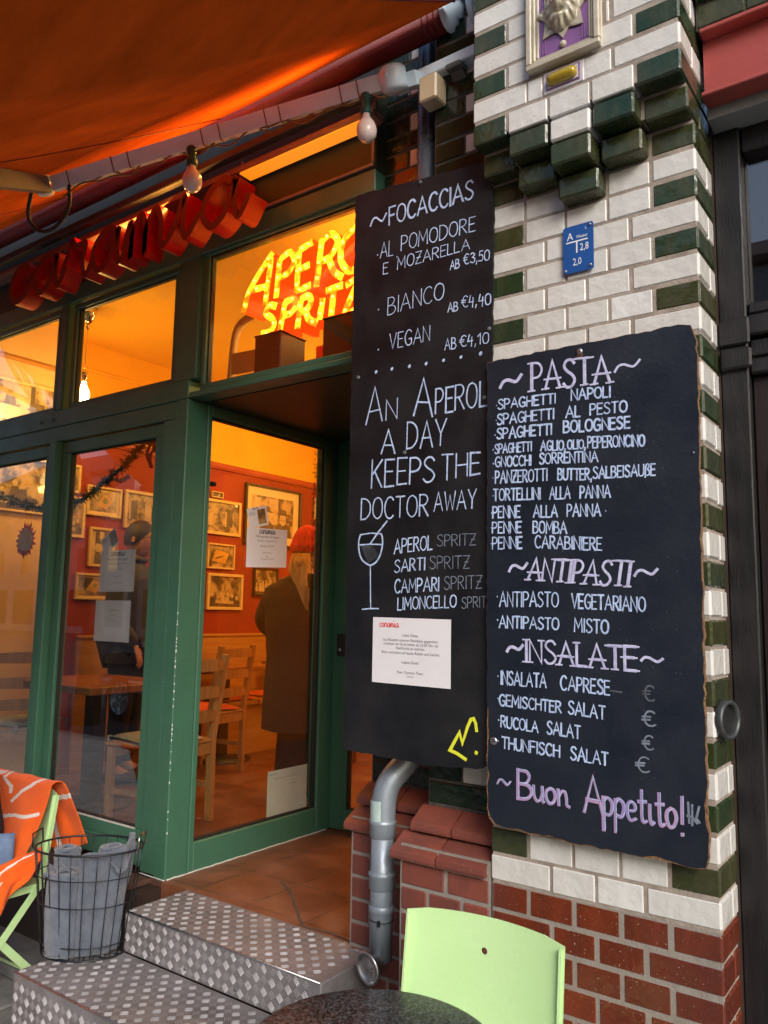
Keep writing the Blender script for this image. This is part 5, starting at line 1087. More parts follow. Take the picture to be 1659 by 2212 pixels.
# ================================================================ wire basket with rolled blankets
BX, BY, BZ = -2.315, -.195, -.546
bk = thing('wire_basket', 'black oval wire basket full of rolled grey blankets on the lower step', 'basket', (BX, BY, BZ), R(35))
def bp_(t, h): 
    k = h/.385; rx, ry = .160+.048*k, .112+.034*k
    return (rx*math.cos(t), ry*math.sin(t), .004+h)
for h, r_, nm in ((.385, .0042, 'rim'), (.29, .0022, 'hoop'), (.19, .0022, 'hoop'), (.045, .0022, 'hoop'), (0, .004, 'base_ring')):
    b = MB(); b.tube([bp_(2*math.pi*i/48, h) for i in range(48)], r_, 6, closed=True); b.build(nm, M['black_wire'], bk)
for i in range(26):
    t = 2*math.pi*i/26+.05; b = MB(); b.tube([bp_(t, h) for h in (0, .1, .2, .3, .385)], .0019, 5); b.build('upright_wire', M['black_wire'], bk)
b = MB()
for i in range(-4, 5):
    x = i*.034; y = .112*math.sqrt(max(0, 1-(x/.16)**2)); b.tube([(x, -y, .005), (x, y, .005)], .0018, 5)
for i in range(-2, 3):
    y = i*.036; x = .16*math.sqrt(max(0, 1-(y/.112)**2)); b.tube([(-x, y, .0075), (x, y, .0075)], .0018, 5)
b.build('base_grid', M['black_wire'], bk)
for s_ in (-1, 1):
    b = MB(); e = s_*.205
    b.tube([(e, -.045, .389), (e*1.02, -.043, .44), (e*1.02, .043, .44), (e, .045, .389)], .0034, 6); b.build('handle', M['chrome'] if s_ > 0 else M['black_wire'], bk)
rnd = random.Random(4)
def roll(name, label, x, y, z, r_, h, tilt=(0, 0), sd=0):
    """a rolled fleece: spiral seen at the end, soft uneven sides"""
    b = MB(); n = 40; m_ = 14; turns = 2.4
    def pt(a, q):
        ns = noise.noise(Vector((math.cos(a)*1.3+sd*7, math.sin(a)*1.3, q*2.2)))
        rr = r_*(1+.10*ns)*(1-.12*(abs(q-.5)*2)**8); return (math.cos(a)*rr+tilt[0]*q*h, math.sin(a)*rr+tilt[1]*q*h, q*h+.006*math.sin(a*3+sd))
    b.grid(n, m_, lambda u, v: pt(2*math.pi*u, v))
    sp = []
    for i in range(70):
        t = i/69; a = 2*math.pi*turns*t; rr = r_*(.96-.80*t); sp.append((math.cos(a)*rr+tilt[0]*h, math.sin(a)*rr+tilt[1]*h, h-.010+.012*math.sin(t*3)))
    b.tube(sp, [r_*.17*(1-.3*i/69) for i in range(70)], 7)
    b.lathe([(0, h-.03), (r_*.9, h-.02)], (tilt[0]*h, tilt[1]*h, 0), n=24)
    b.lathe([(0, .002), (r_*.95, .002)], n=24)
    o = b.build(name, M['cloth_grey']); M4 = Matrix.Translation((BX, BY, BZ)) @ Matrix.Rotation(R(35), 4, 'Z') @ Matrix.Translation((x, y, z)); o.matrix_world = M4
    tag(o, label, 'blanket', 'rolled grey blankets in the basket'); return o
roll('rolled_blanket', 'thick rolled grey blanket upright at the front left of the basket', -.060, -.045, .012, .074, .285, (-.02, .02), 1)
roll('rolled_blanket', 'rolled grey blanket behind the thick front roll in the basket', -.075, .060, .012, .052, .345, (-.12, .02), 2)
roll('rolled_blanket', 'grey blanket roll in the middle of the basket, leaning right', .040, .035, .012, .055, .36, (.10, .03), 3)
def crumple(name, label, pts_fn, nu, nv):
    b = MB(); b.grid(nu, nv, pts_fn); o = b.build(name, M['cloth_grey']); o.matrix_world = Matrix.Translation((BX, BY, BZ)) @ Matrix.Rotation(R(35), 4, 'Z')
    md = o.modifiers.new('thickness', 'SOLIDIFY'); md.thickness = .006; tag(o, label, 'blanket', 'rolled grey blankets in the basket'); return o
def cp(u, v):
    a = -1.55+u*2.1; k = v*.38/.385; rx, ry = (.150+.044*k)*.93, (.104+.030*k)*.90
    f = .014*math.sin(u*17+2*math.sin(v*5))+.012*noise.noise(Vector((u*7, v*6, 2)))
    rr = 1-.10*abs(math.sin(u*9+v*2))+f*3
    return (rx*rr*math.cos(a), ry*rr*math.sin(a), .012+v*(.365+.03*noise.noise(Vector((u*4, 0, 3)))+.05*u))
crumple('crumpled_blanket', 'crumpled grey fleece stuffed into the right side of the basket', cp, 60, 40)
def cp2(u, v):
    x = -.15+u*.33; y = -.085+v*.17; q = (x/.2)**2+(y/.14)**2; s_ = 1 if q < 1 else q**-.5
    return (x*s_*.95, y*s_*.95, .30+.035*noise.noise(Vector((u*5, v*5, 9)))+.03*math.sin(u*11+v*4)*.5+.10*max(0, u-.35)-.02*(q > .9))
crumple('crumpled_blanket', 'grey fleece folded loosely over the top of the basket', cp2, 50, 30)

# ================================================================ orange blanket over the left chair
def poly_d(p, lines):
    best = 9
    for ln_ in lines:
        for i in range(len(ln_)-1):
            a, b_ = ln_[i], ln_[i+1]; dx, dy = b_[0]-a[0], b_[1]-a[1]; L2_ = dx*dx+dy*dy
            t = max(0, min(1, ((p[0]-a[0])*dx+(p[1]-a[1])*dy)/L2_)) if L2_ else 0
            best = min(best, math.hypot(p[0]-a[0]-dx*t, p[1]-a[1]-dy*t))
    return best
LN1 = [[(.0,.05),(.16,.045),(.24,.10),(.30,.07),(.40,.05)], [(.44,.0),(.46,.09),(.56,.16),(.57,.22)], [(.62,.30),(.70,.18),(.80,.10),(.86,.03)], [(.10,.30),(.24,.20),(.30,.24),(.22,.36),(.10,.44)], [(.30,.24),(.34,.30),(.22,.42)],
       [(.62,.44),(.78,.42),(.95,.36)], [(.18,.56),(.40,.52),(.62,.44)], [(.05,.70),(.3,.62),(.5,.66)]]
LN1 += [[(.30+.045*math.cos(a), .86+.05*math.sin(a)) for a in [R(i*30) for i in range(13)]], [(.40,.80),(.47,.72)], [(.42,.71),(.50,.745)]]   # the letters o r
LN3 = [[(.30+.085*math.cos(a), .70+.10*math.sin(a)) for a in [R(i*30) for i in range(13)]], [(.47,.50),(.60,.30)], [(.50,.36),(.44,.28),(.36,.30)], [(.0,.1),(.2,.2),(.9,.12)]]
LN2 = [[(.0,.20),(.5,.30),(1,.24)], [(.35,.25),(.35,.95)], [(.35,.55),(.8,.42),(1,.5)], [(.7,.75),(1,.62)]]
ob = MB()
def fold(u, v, k): return math.sin(u*17+2.2*math.sin(v*3+k)+k)*.55+math.sin(u*31+v*5+k)*.25+.9*noise.noise(Vector((u*3.5, v*2.5, k)))
def front(u, v):
    if v < .07:                                              # rolls over the top edge
        t = v/.07; return (-.40+.625*u, .232-.062*t-.012*math.sin(t*3.14)*0, .835+.022*math.sin(math.pi*(.15+.7*t))+.004*fold(u, 0, 1))
    q = (v-.07)/.93; xr = .226-.012*q
    return (-.40+(xr+.40)*u+.006*fold(u, q, 3)*q, .168-.15*q**1.3+.020*fold(u, q, 1)*(.15+q)*(1-.6*q), .846-.372*q+.012*fold(u, q, 2)*q)
ob.grid(130, 120, front, matfn=lambda u, v: 1 if poly_d((u, v), LN1) < .017 else 0)
def drop(u, v):                                             # over the side of the seat, down to a point
    y = .15-.46*u; L_ = .05+.36*min(1, u*1.25)**1.1
    return (.212+.030*min(1, v*4)+.02*v+.016*fold(u, v, 6)*(.3+v), y-.05*v, .60-.09*u-.006*v-L_*max(0, v-.05)+.004*fold(u, 0, 2))
ob.grid(80, 60, lambda u, v: drop(1-u, v), matfn=lambda u, v: 1 if poly_d((u, v), LN3) < .022 else 0)
def lap(u, v): return (-.30+.515*u, .035-.40*v, .472+.010*fold(u, v, 7)*min(1, v*3))
ob.grid(40, 40, lap)
def wing(u, v):                                             # the short end hangs behind the backrest
    e = .5+.5*math.cos(min(1, u*1.15)*3.1)
    return (.226-.40*u+.02*v+.010*fold(u, v, 4)*v, .232+.018*v+(.10*v**.8)*e+.012*fold(u, v, 5)*v, .845-v*(.27+.03*math.sin(u*4))-.01*u)
ob.grid(60, 50, wing, matfn=lambda u, v: 1 if poly_d((u, v), LN2) < .035 else 0)
bo = ob.build('orange_blanket', [M['blanket_orange'], M['blanket_white']]); bo.matrix_world = LCM
md = bo.modifiers.new('thickness', 'SOLIDIFY'); md.thickness = .005; md.offset = 0
tag(bo, 'orange fleece blanket with white line print hung over the lime chair back', 'blanket')

# ================================================================ people
def skin_mesh(nodes, edges, sub=2):
    """one continuous surface round a skeleton: nodes {name: (pos, rx, ry)}"""
    names = list(nodes); me = bpy.data.meshes.new('body'); me.from_pydata([nodes[n_][0] for n_ in names], [(names.index(a), names.index(b_)) for a, b_ in edges], [])
    o = bpy.data.objects.new('body', me); C.objects.link(o); md = o.modifiers.new('skin', 'SKIN'); md.use_smooth_shade = True
    for i, n_ in enumerate(names):
        sv = me.skin_vertices[0].data[i]; r_ = nodes[n_][1:]; sv.radius = (r_[0], r_[-1]); sv.use_root = (i == 0)
    o.modifiers.new('sub', 'SUBSURF').levels = sub
    dg = bpy.context.evaluated_depsgraph_get(); m2 = bpy.data.meshes.new_from_object(o.evaluated_get(dg)); bpy.data.objects.remove(o)
    return [tuple(v.co) for v in m2.vertices], [tuple(p.vertices) for p in m2.polygons]
def head_pts(mb, c, yaw, s=1.0, pitch=0.):
    """head with brow, eye sockets, nose, lips, chin and ears; faces -y before the turn"""
    M4 = Matrix.Translation(c) @ Matrix.Rotation(yaw, 4, 'Z') @ Matrix.Rotation(pitch, 4, 'X')
    def f(u, v):
        a = 2*math.pi*u; p = math.pi*v; x = math.sin(p)*math.sin(a); y = -math.sin(p)*math.cos(a); z = math.cos(p)
        px, py, pz = x*.074, y*.094, z*.118
        fr = max(0, -y)
        if z < 0: px *= 1-.20*(-z)*(.4+.6*fr); py *= 1+.06*fr*(-z)
        if y > 0: pz += .010*y; py *= 1.05
        g = lambda cx, cz, sx, sz: math.exp(-((px-cx)/sx)**2-((pz-cz)/sz)**2)*fr
        py -= .021*g(0, -.022, .012, .016)+.012*g(0, .000, .009, .020)            # nose
        py += .010*(g(.030, .010, .013, .010)+g(-.030, .010, .013, .010))          # eye sockets
        py -= .007*(g(.030, .030, .020, .008)+g(-.030, .030, .020, .008))          # brows
        py -= .007*g(0, -.056, .020, .006)+.006*g(0, -.068, .017, .006)            # lips
        py += .006*g(0, -.0615, .022, .0025)
        py -= .010*g(0, -.092, .020, .014)                                        # chin
        return M4 @ Vector((px*s, py*s, pz*s))
    mb.grid(56, 44, f)
    for sgn_ in (-1, 1):
        e = MB(); e.lathe([(.0, .006), (.012, .010), (.018, .014), (.021, .010), (.020, .002), (.012, -.004)], (sgn_*.072*s, .012*s, -.004*s), (sgn_, .35, 0), 14, .62); e.xf(M4)
        mb.add(e.v, e.f, True)
        ey = MB(); ey.ball((sgn_*.030*s, -.083*s, .010*s), .0105*s, 10, 8); ey.xf(M4); mb.add(ey.v, ey.f, True)
    return M4
def hand_pts(mb, wrist, d, up, s=1.0, curl=.5, side=1):
    """palm, four unequal bent fingers and a thumb from the side of the palm"""
    d = Vector(d).normalized(); up = Vector(up); x = d.cross(up).normalized(); up = x.cross(d).normalized(); w_ = Vector(wrist)
    V, F = [], []
    pm = MB(); pm.grid(14, 10, lambda u, v: w_+d*(v*.092*s)+x*(math.cos(2*math.pi*u)*(.026+.016*math.sin(min(1, v*1.3)*1.57))*s)+up*(math.sin(2*math.pi*u)*.0125*s)); mb.add(pm.v, pm.f, True)
    for i, (off, L_) in enumerate(((-.030, .070), (-.010, .080), (.010, .075), (.029, .058))):
        p = w_+d*.088*s+x*off*s; pts = [p-d*.01*s]; a = 0
        for k, q in enumerate((.45, .32, .23)):
            pts.append(pts[-1]+(d*math.cos(a)-up*math.sin(a))*L_*q*s*1.05); a += curl*(.75 if k == 0 else .9)
        mb.tube(pts, [.0092*s, .0088*s, .0080*s, .0062*s], 8)
    p = w_+d*.028*s+x*side*-.036*s; mb.tube([p+x*side*.012*s, p-x*side*.010*s+d*.018*s, p-x*side*.018*s+d*.046*s-up*.008*s, p-x*side*.014*s+d*.066*s-up*.016*s], [.012*s, .0115*s, .0095*s, .007*s], 8)

# the guest on the lime chair, seen from behind at the picture's edge
pg = thing('person', 'person in black top and blue jeans sitting on the blanket covered lime chair', 'person', LC.location+Vector((-.03, .15, .03)), R(2))
bod = MB()
nodes = {'pelvis':((0,-.02,.545),.15,.11),'waist':((0,.0,.68),.13,.095),'chest':((0,.02,.88),.155,.105),'neckb':((0,.01,1.04),.065,.06),'neck':((0,-.01,1.11),.052,.052),'headb':((0,-.02,1.17),.055,.06),
 'shl':((-.17,.015,1.0),.062,.06),'ell':((-.25,-.06,.76),.042,.042),'wrl':((-.17,-.26,.68),.028,.026),'shr':((.17,.015,1.0),.062,.06),'elr':((.25,-.06,.76),.042,.042),'wrr':((.17,-.26,.68),.028,.026),
 'hpl':((-.10,-.10,.53),.09,.085),'knl':((-.14,-.48,.53),.060,.062),'anl':((-.14,-.46,.10),.038,.042),'tol':((-.15,-.60,.04),.042,.03),'hpr':((.10,-.10,.53),.09,.085),'knr':((.14,-.48,.53),.060,.062),'anr':((.14,-.44,.10),.038,.042),'tor':((.15,-.58,.04),.042,.03)}
ed = [('pelvis','waist'),('waist','chest'),('chest','neckb'),('neckb','neck'),('neck','headb'),('chest','shl'),('shl','ell'),('ell','wrl'),('chest','shr'),('shr','elr'),('elr','wrr'),('pelvis','hpl'),('hpl','knl'),('knl','anl'),('anl','tol'),('pelvis','hpr'),('hpr','knr'),('knr','anr'),('anr','tor')]
for k_ in list(nodes):
    p_ = nodes[k_][0]; dz_ = p_[2]-.55; ln_ = max(0, dz_)*.40
    nodes[k_] = ((p_[0], p_[1]-.12-ln_, p_[2]-max(0, dz_)*.10), *nodes[k_][1:])
V, F = skin_mesh(nodes, ed); bod.add(V, F, True); head_pts(bod, (0, -.535, 1.205), 0); hand_pts(bod, (-.17, -.51, .667), (.25, -1, -.25), (0, 0, 1), 1, .5, 1); hand_pts(bod, (.17, -.51, .667), (-.25, -1, -.25), (0, 0, 1), 1, .5, -1)
bod.build('body', M['skin'], pg)
def clothes(nodes, ed, keep, grow, name, m, par, sub=2):
    n2 = {k: (nodes[k][0], *[r_+grow for r_ in nodes[k][1:]]) for k in keep}; e2 = [e for e in ed if e[0] in n2 and e[1] in n2]
    V, F = skin_mesh(n2, e2, sub); b = MB(); b.add(V, F, True); return b.build(name, m, par)
clothes(nodes, ed, ['chest','waist','pelvis','neckb','shl','ell','shr','elr'], .014, 'black_top', M['shirt_black'], pg)
clothes(nodes, ed, ['pelvis','hpl','knl','anl','hpr','knr','anr'], .008, 'jeans', M['jeans'], pg)
for k in ('l', 'r'): 
    sx_ = -.147 if k == 'l' else .147; yy = -.63 if k == 'l' else -.61
    b = MB(); b.box(sx_-.045, sx_+.045, yy-.19, yy+.06, 0, .085, .03); b.build('shoe', M['black'], pg)
hr = MB(); hr.grid(24, 16, lambda u, v: (0+math.sin(2*math.pi*u)*math.sin(v*2.0)*.084, -.530+.012-math.cos(2*math.pi*u)*math.sin(v*2.0)*.104*(1 if math.cos(2*math.pi*u) < .3 else .80), 1.212+math.cos(v*2.0)*.124)); hr.build('hair', M['hair_dark'], pg)
# ================================================================ inside the restaurant
XW = -4.72; CZ = 2.76; BYK = 5.4; XR = -.25
struct('floor', (lambda g: (g.box(XW, XR, YS+.1, BYK, FL-.1, FL-.002), g)[1])(MB()), M['terracotta'])
struct('ceiling', (lambda g: (g.box(XW-.2, XR+.2, YS+.105, BYK+.2, CZ, CZ+.1), g)[1])(MB()), M['ceiling_paint'])
lw = thing('red_wall', 'restaurant wall, red below a picture rail and yellow above, hung with framed photographs', 'wall', (XW, 2.5, FL))
g = MB(); g.box(XW-.15, XW, YS+.1, BYK, FL, 2.0); local(g.build('red_paint', M['wall_red']), lw)
g = MB(); g.box(XW-.15, XW+.0005, YS+.1, BYK, 2.061, CZ); local(g.build('yellow_paint', M['wall_yellow']), lw)
g = MB(); g.box(XW-.02, XW+.018, YS+.1, BYK, 2.012, 2.06, .008); g.box(XW-.02, XW+.028, YS+.1, BYK, 2.0, 2.0115, .002); local(g.build('picture_rail', M['picture_rail']), lw)
g = MB(); g.box(XW, XW+.02, YS+.1, BYK, 2.545, 2.565, .004); local(g.build('cornice', M['ceiling_paint']), lw)
g = MB(); g.box(XW+.001, XW+.025, 1.25, BYK, FL, .545); 
local(g.build('wood_panelling', M['panel_wood']), lw)
g = MB(); g.box(XW+.001, XW+.035, 1.25, BYK, .546, .572, .006); local(g.build('panel_cap', M['panel_wood']), lw)
g = MB(); g.box(XW+.0006, XW+.12, YS+.1, .98, FL, CZ-.002); cw = tag(g.build('cream_wall', M['wall_cream']), 'cream painted chimney breast behind the leftmost windows', 'wall')
g = MB(); g.box(XW+.1206, XW+.15, YS+.101, .97, 2.43, 2.455, .005); g.build('wall_moulding', M['panel_wood']).parent = cw
struct('back_wall', (lambda g: (g.box(XW, XR, BYK, BYK+.15, FL, CZ), g)[1])(MB()), M['wall_yellow'])
struct('end_wall', (lambda g: (g.box(XR, XR+.15, YS+.35, BYK, FL, CZ), g)[1])(MB()), M['wall_yellow'])
struct('inner_front_wall', (lambda g: (g.box(-1.196, XR, .46, .60, FL, CZ), g)[1])(MB()), M['wall_yellow'])

def frame(y0, y1, z0, z1, label, fm='frame_pale', bw=.022, mountw=.0, kind='people', x=XW, proud=.028):
    t = thing('picture_frame', label, 'framed picture', (x, (y0+y1)/2, (z0+z1)/2), 0, 'framed photographs on the restaurant wall')
    b = MB(); xb, xf_ = x+.002, x+proud
    b.box(xb, xf_, y0, y1, z0, z0+bw, .003); b.box(xb, xf_, y0, y1, z1-bw, z1, .003); b.box(xb, xf_, y0, y0+bw, z0+bw, z1-bw, .003); b.box(xb, xf_, y1-bw, y1, z0+bw, z1-bw, .003)
    local(b.build('frame_moulding', M[fm]), t)
    a0, a1, c0, c1 = y0+bw, y1-bw, z0+bw, z1-bw
    if mountw: 
        b = MB(); b.box(xb, x+.008, a0, a1, c0, c1); local(b.build('mount', M['mount']), t); a0 += mountw; a1 -= mountw; c0 += mountw; c1 -= mountw
    b = MB(); b.box(xb+.001, x+.011, a0, a1, c0, c1); b.mi = 0
    W_, H_ = a1-a0, c1-c0; rn = random.Random(int(abs(y0*1000+z0*77))); px = x+.0113
    poly = lambda pts, mi, o=0: (setattr(b, 'mi', mi), b.add([(px+o, a0+u*W_, c0+v*H_) for u, v in pts], [tuple(range(len(pts)))], False))
    disc = lambda u, v, r_, mi, o=0, k=1.: poly([(u+r_*math.cos(R(i*24))*H_/W_, v+r_*k*math.sin(R(i*24))) for i in range(15)], mi, o)
    if kind == 'men':
        poly([(.06,.25),(.20,.25),(.20,.95),(.06,.95)], 2, .0001); poly([(.40,.3),(.62,.3),(.62,.97),(.40,.97)], 2, .0001); poly([(.62,.4),(.68,.4),(.68,1),(.62,1)], 1, .0002)
        for u, v, s_ in ((.36, .55, .9), (.74, .52, 1.05)):
            poly([(u-.20*s_, 0), (u-.17*s_, .28), (u-.06*s_, .38), (u+.06*s_, .38), (u+.18*s_, .26), (u+.21*s_, 0)], 1, .0003); disc(u, v-.06, .12*s_, 2, .0005, 1.25); poly([(u-.14*s_, v+.06), (u+.15*s_, v+.05), (u+.15*s_, v+.085), (u-.14*s_, v+.095)], 1, .0007); poly([(u-.085*s_, v+.09), (u+.09*s_, v+.085), (u+.07*s_, v+.20), (u-.06*s_, v+.21)], 1, .0007)
            poly([(u-.05*s_, v-.08), (u-.02*s_, v-.08), (u-.02*s_, v-.065), (u-.05*s_, v-.065)], 1, .0009); poly([(u+.02*s_, v-.08), (u+.05*s_, v-.08), (u+.05*s_, v-.065), (u+.02*s_, v-.065)], 1, .0009)
    elif kind == 'people':
        poly([(0,0),(1,0),(1,.22),(0,.30)], 1, .0001)
        for i in range(6):
            u = .12+i*.15+rn.uniform(-.03, .03); v = .35+rn.uniform(-.06, .22); poly([(u-.07, .12), (u-.055, v-.08), (u+.05, v-.07), (u+.08, .12)], rn.choice((1, 2)), .0002+i*.00008); disc(u, v, .055, 2, .0008+i*.00008, 1.2)
        poly([(.25,.12),(.8,.10),(.78,.2),(.28,.22)], 2, .0016)
    elif kind == 'plate': poly([(.25,.30),(.62,.12),(.88,.62),(.5,.88)], 2, .0001); poly([(.29,.32),(.61,.17),(.83,.61),(.5,.82)], 4, .0003); disc(.56, .55, .16, 3, .0005)
    elif kind == 'label':
        poly([(.12,.25),(.70,.12),(.88,.70),(.30,.86)], 1, .0001); poly([(.15,.28),(.69,.16),(.85,.68),(.31,.82)], 4, .0003); poly([(.3,.36),(.62,.50),(.60,.56),(.28,.42)], 1, .0005)
    elif kind == 'street':
        for i in range(5): u = rn.uniform(0, .8); poly([(u, .2), (u+.15, .2), (u+.15, .6+rn.random()*.3), (u, .6+rn.random()*.3)], rn.choice((1, 2)), .0001+i*.0001)
    local(b.build('photograph', [M['photo_sepia'], M['photo_dark'], M['photo_light'], M['food_green'], M['photo_ochre']]), t)
    return t
frame(2.862, 3.612, 1.375, 1.932, 'large black framed photograph of two men in hats', 'frame_black', .020, .075, 'men', proud=.04)
frame(2.403, 2.819, 1.425, 1.732, 'pale framed sepia photograph left of the two men in hats', bw=.026, kind='street')
frame(2.447, 2.762, 1.128, 1.348, 'small ochre framed picture of a tilted label', bw=.016, kind='label')
frame(2.463, 2.876, .776, 1.090, 'pale framed photograph of a party at a table, lowest by the chairs', bw=.026, kind='people')
frame(3.009, 3.325, .905, 1.172, 'black framed photograph low behind the woman', 'frame_black', .02, 0, 'people')
frame(3.822, 4.15, 1.69, 1.91, 'pale framed photograph at the far right of the wall', bw=.022, kind='street')
frame(2.466, 2.598, 1.745, 1.80, 'tiny framed card above the sepia photograph', bw=.010, kind='street')
frame(1.00, 1.197, 1.605, 1.815, 'pale framed photograph high beside the tall window frame', bw=.020, kind='street')
frame(1.257, 1.560, 1.458, 1.684, 'pale framed picture of a plate of food', bw=.018, mountw=.02, kind='plate')
frame(1.590, 2.05, 1.392, 1.694, 'wide pale framed photograph behind the seated man', bw=.026, kind='street')
frame(.99, 1.252, 1.280, 1.580, 'dark photograph in a pale frame below the garland', bw=.022, kind='people')
frame(1.300, 1.519, 1.078, 1.373, 'upright pale framed photograph behind the window sheet', bw=.020, kind='men')
frame(1.210, 1.510, .832, 1.027, 'pale framed picture of a plate low behind the window sheet', bw=.018, mountw=.015, kind='plate')
frame(.34, .93, 1.85, 2.30, 'large pale photograph of a man in a bowler hat by the left top light', bw=.02, kind='men', x=XW+.12)
frame(.40, .93, 1.40, 1.78, 'large dark photograph on the cream wall behind the left window', 'frame_pale', .015, 0, 'people', x=XW+.12)

# pendant lamps
def pendant(x, y, zb, label, power=55, show=True, zc=None):
    zc = zc or CZ; t = thing('pendant_lamp', label, 'pendant lamp', (x, y, zc-.002), group='bare bulb pendant lamps')
    b = MB(); b.lathe([(.0, -.105), (.018, -.104), (.030, -.085), (.052, -.045), (.060, 0), (0, 0)], (x, y, zc-.0025), (0, 0, 1), 22); local(b.build('ceiling_cup', M['chrome']), t)
    b = MB(); b.tube([(x, y, zc-.1), (x, y, zb+.16)], .003, 6); b.tube([(x, y, zc-.10), (x, y, zc-.15)], .010, 8); local(b.build('flex', M['chrome']), t)
    b = MB(); b.lathe([(.017, .085), (.018, .12), (.022, .124), (.022, .15), (.012, .165), (0, .166)], (x, y, zb), (0, 0, 1), 14); local(b.build('lamp_holder', M['chrome']), t)
    b = MB(); b.lathe([(0, -.045), (.020, -.042), (.034, -.028), (.040, -.004), (.036, .022), (.024, .05), (.015, .07), (.0145, .086), (0, .087)], (x, y, zb), (0, 0, 1), 18); local(b.build('lit_bulb', M['bulb_lit']), t)
    l = bpy.data.lights.new('bulb_light', 'POINT'); l.energy = power; l.color = (1, .53, .12); l.shadow_soft_size = .05
    lo = bpy.data.objects.new('bulb_light', l); C.objects.link(lo); lo.location = (x, y, zb-.10); local(lo, t)
    return t
pendant(-4.09, .78, 2.165, 'lit bare bulb pendant with a metal cup, seen in the middle top light', 22)
pendant(-4.52, .40, 2.02, 'lit bare bulb pendant at the far left top light', 5)
pendant(-3.5, 2.7, 2.15, 'lit bare bulb pendant over the tables by the red wall', 34)
pendant(-1.6, 2.6, 2.15, 'lit bare bulb pendant deep in the room behind the glass door', 30)
pendant(-3.0, 4.4, 2.15, 'lit bare bulb pendant near the back of the room', 18)
pendant(-1.75, .95, 2.45, 'lit bare bulb pendant above the shelf over the porch', 17)

# furniture
def pine_chair(label, x, y, rz):
    t = thing('pine_chair', label, 'chair', (x, y, FL), rz, 'pine chairs in the restaurant')
    for s_ in (-1, 1):
        b = MB(); b.box(s_*.19-.019, s_*.19+.019, -.21, -.172, 0, .43, .004); b.build('leg', M['pine'], t)
        b = MB(); b.bar((s_*.19, .19, 0), (s_*.19, .19, .45), .036, .036); b.bar((s_*.19, .19, .45), (s_*.19, .262, .92), .036, .036); b.build('back_post', M['pine'], t)
    b = MB(); b.box(-.215, .215, -.225, .205, .4305, .452, .006); b.box(-.17, .17, -.205, -.185, .37, .43); b.box(-.17, .17, .18, .20, .37, .43); b.build('seat', M['pine'], t)
    for z in (.58, .71, .86):
        yy = .19+.072*(z-.45)/.47; b = MB(); b.grid(10, 2, lambda u, v: (-.172+.344*u, yy+.02*math.sin(math.pi*u), z-.025+v*(.055+.012*math.sin(math.pi*u)))); b.grid(10, 2, lambda u, v: (-.172+.344*u, yy+.016+.02*math.sin(math.pi*u), z-.025+v*(.055+.012*math.sin(math.pi*u)))); b.build('slat', M['pine'], t)
    for s_ in (-1, 1): b = MB(); b.box(s_*.19-.009, s_*.19+.009, -.171, .172, .18, .21); b.build('stretcher', M['pine'], t)
    return t
def cushion(label, x, y, z, m, sx=.20, rz=0):
    b = MB()
    b.grid(16, 16, lambda u, v: ((u-.5)*2*sx*(1-.06*math.sin(math.pi*v)), (v-.5)*2*sx, .012+.028*(math.sin(math.pi*u)*math.sin(math.pi*v))**.35)); b.grid(16, 16, lambda u, v: ((u-.5)*2*sx*(1-.06*math.sin(math.pi*v)), (v-.5)*2*sx, .012-.010*(math.sin(math.pi*u)*math.sin(math.pi*v))**.35))
    for s_ in (-1, 1): b.tube([(s_*sx*.95, sx*.98, .012), (s_*sx*1.03, sx*1.06, .015), (s_*sx*1.02, sx*1.02, -.03)], .007, 6)
    o = b.build('seat_cushion', m); o.location = (x, y, z); o.rotation_euler = (0, 0, rz); tag(o, label, 'cushion', 'seat cushions in the restaurant'); return o
pine_chair('pine ladder back chair facing the window table, seen through the corner post', -3.13, .80, R(-78)); cushion('sage cushion on the chair by the window table', -3.15, .78, FL+.454, M['cushion_sage'], .19, R(80))
pine_chair('pine ladder back chair facing the bench table, orange cushion', -4.02, 1.90, R(-80)); cushion('orange cushion on the pine chair at the bench table', -4.02, 1.88, FL+.454, M['cushion_orange'], .19, R(82))
pine_chair('pine chair by the leftmost window', -4.28, .64, R(-125)); cushion('sage cushion on the chair by the leftmost window', -4.30, .62, FL+.454, M['cushion_sage'], .19, R(-78))
pine_chair('pine chair at the back table near the woman', -3.62, 2.75, R(-85)); cushion('sage cushion on the chair near the woman', -3.62, 2.75, FL+.454, M['cushion_sage'], .19, R(95))
def table(label, x, y, sx, sy, h):
    t = thing('dining_table', label, 'table', (x, y, FL), 0, 'wooden dining tables in the restaurant')
    b = MB(); b.box(-sx/2, sx/2, -sy/2, sy/2, h-.042, h, .004); b.build('tabletop', M['table_wood'], t)
    b = MB(); b.box(-.045, .045, -.045, .045, .03, h-.05); b.box(-.05, .05, -sy*.36, sy*.36, h-.06, h-.0425); b.build('pedestal', M['black'], t)
    b = MB(); b.lathe([(.25, 0), (.25, .012), (.06, .03), (0, .032)], n=24); b.build('foot', M['black'], t); return t
table('wooden table with dark pedestal just inside the tall window', -3.80, .82, .84, .66, .735)
table('wooden table in front of the bench by the red wall', -4.35, 2.35, .5, .62, .735); table('wooden table further along the bench behind the woman', -4.35, 3.35, .5, .62, .735)
bn = thing('bench', 'long wooden bench along the red wall with cushions', 'bench', (XW+.25, 3.3, FL)); b = MB(); b.box(XW+.03, XW+.42, 1.7, 5.2, FL+.40, FL+.44, .006); local(b.build('seat', M['panel_wood']), bn); b = MB(); b.box(XW+.03, XW+.38, 1.72, 5.18, FL, FL+.399); local(b.build('bench_front', M['panel_wood']), bn)
for i in range(6): cushion('orange cushion on the long bench by the red wall', XW+.24, 2.0+i*.52, FL+.442, M['cushion_orange'], .19)

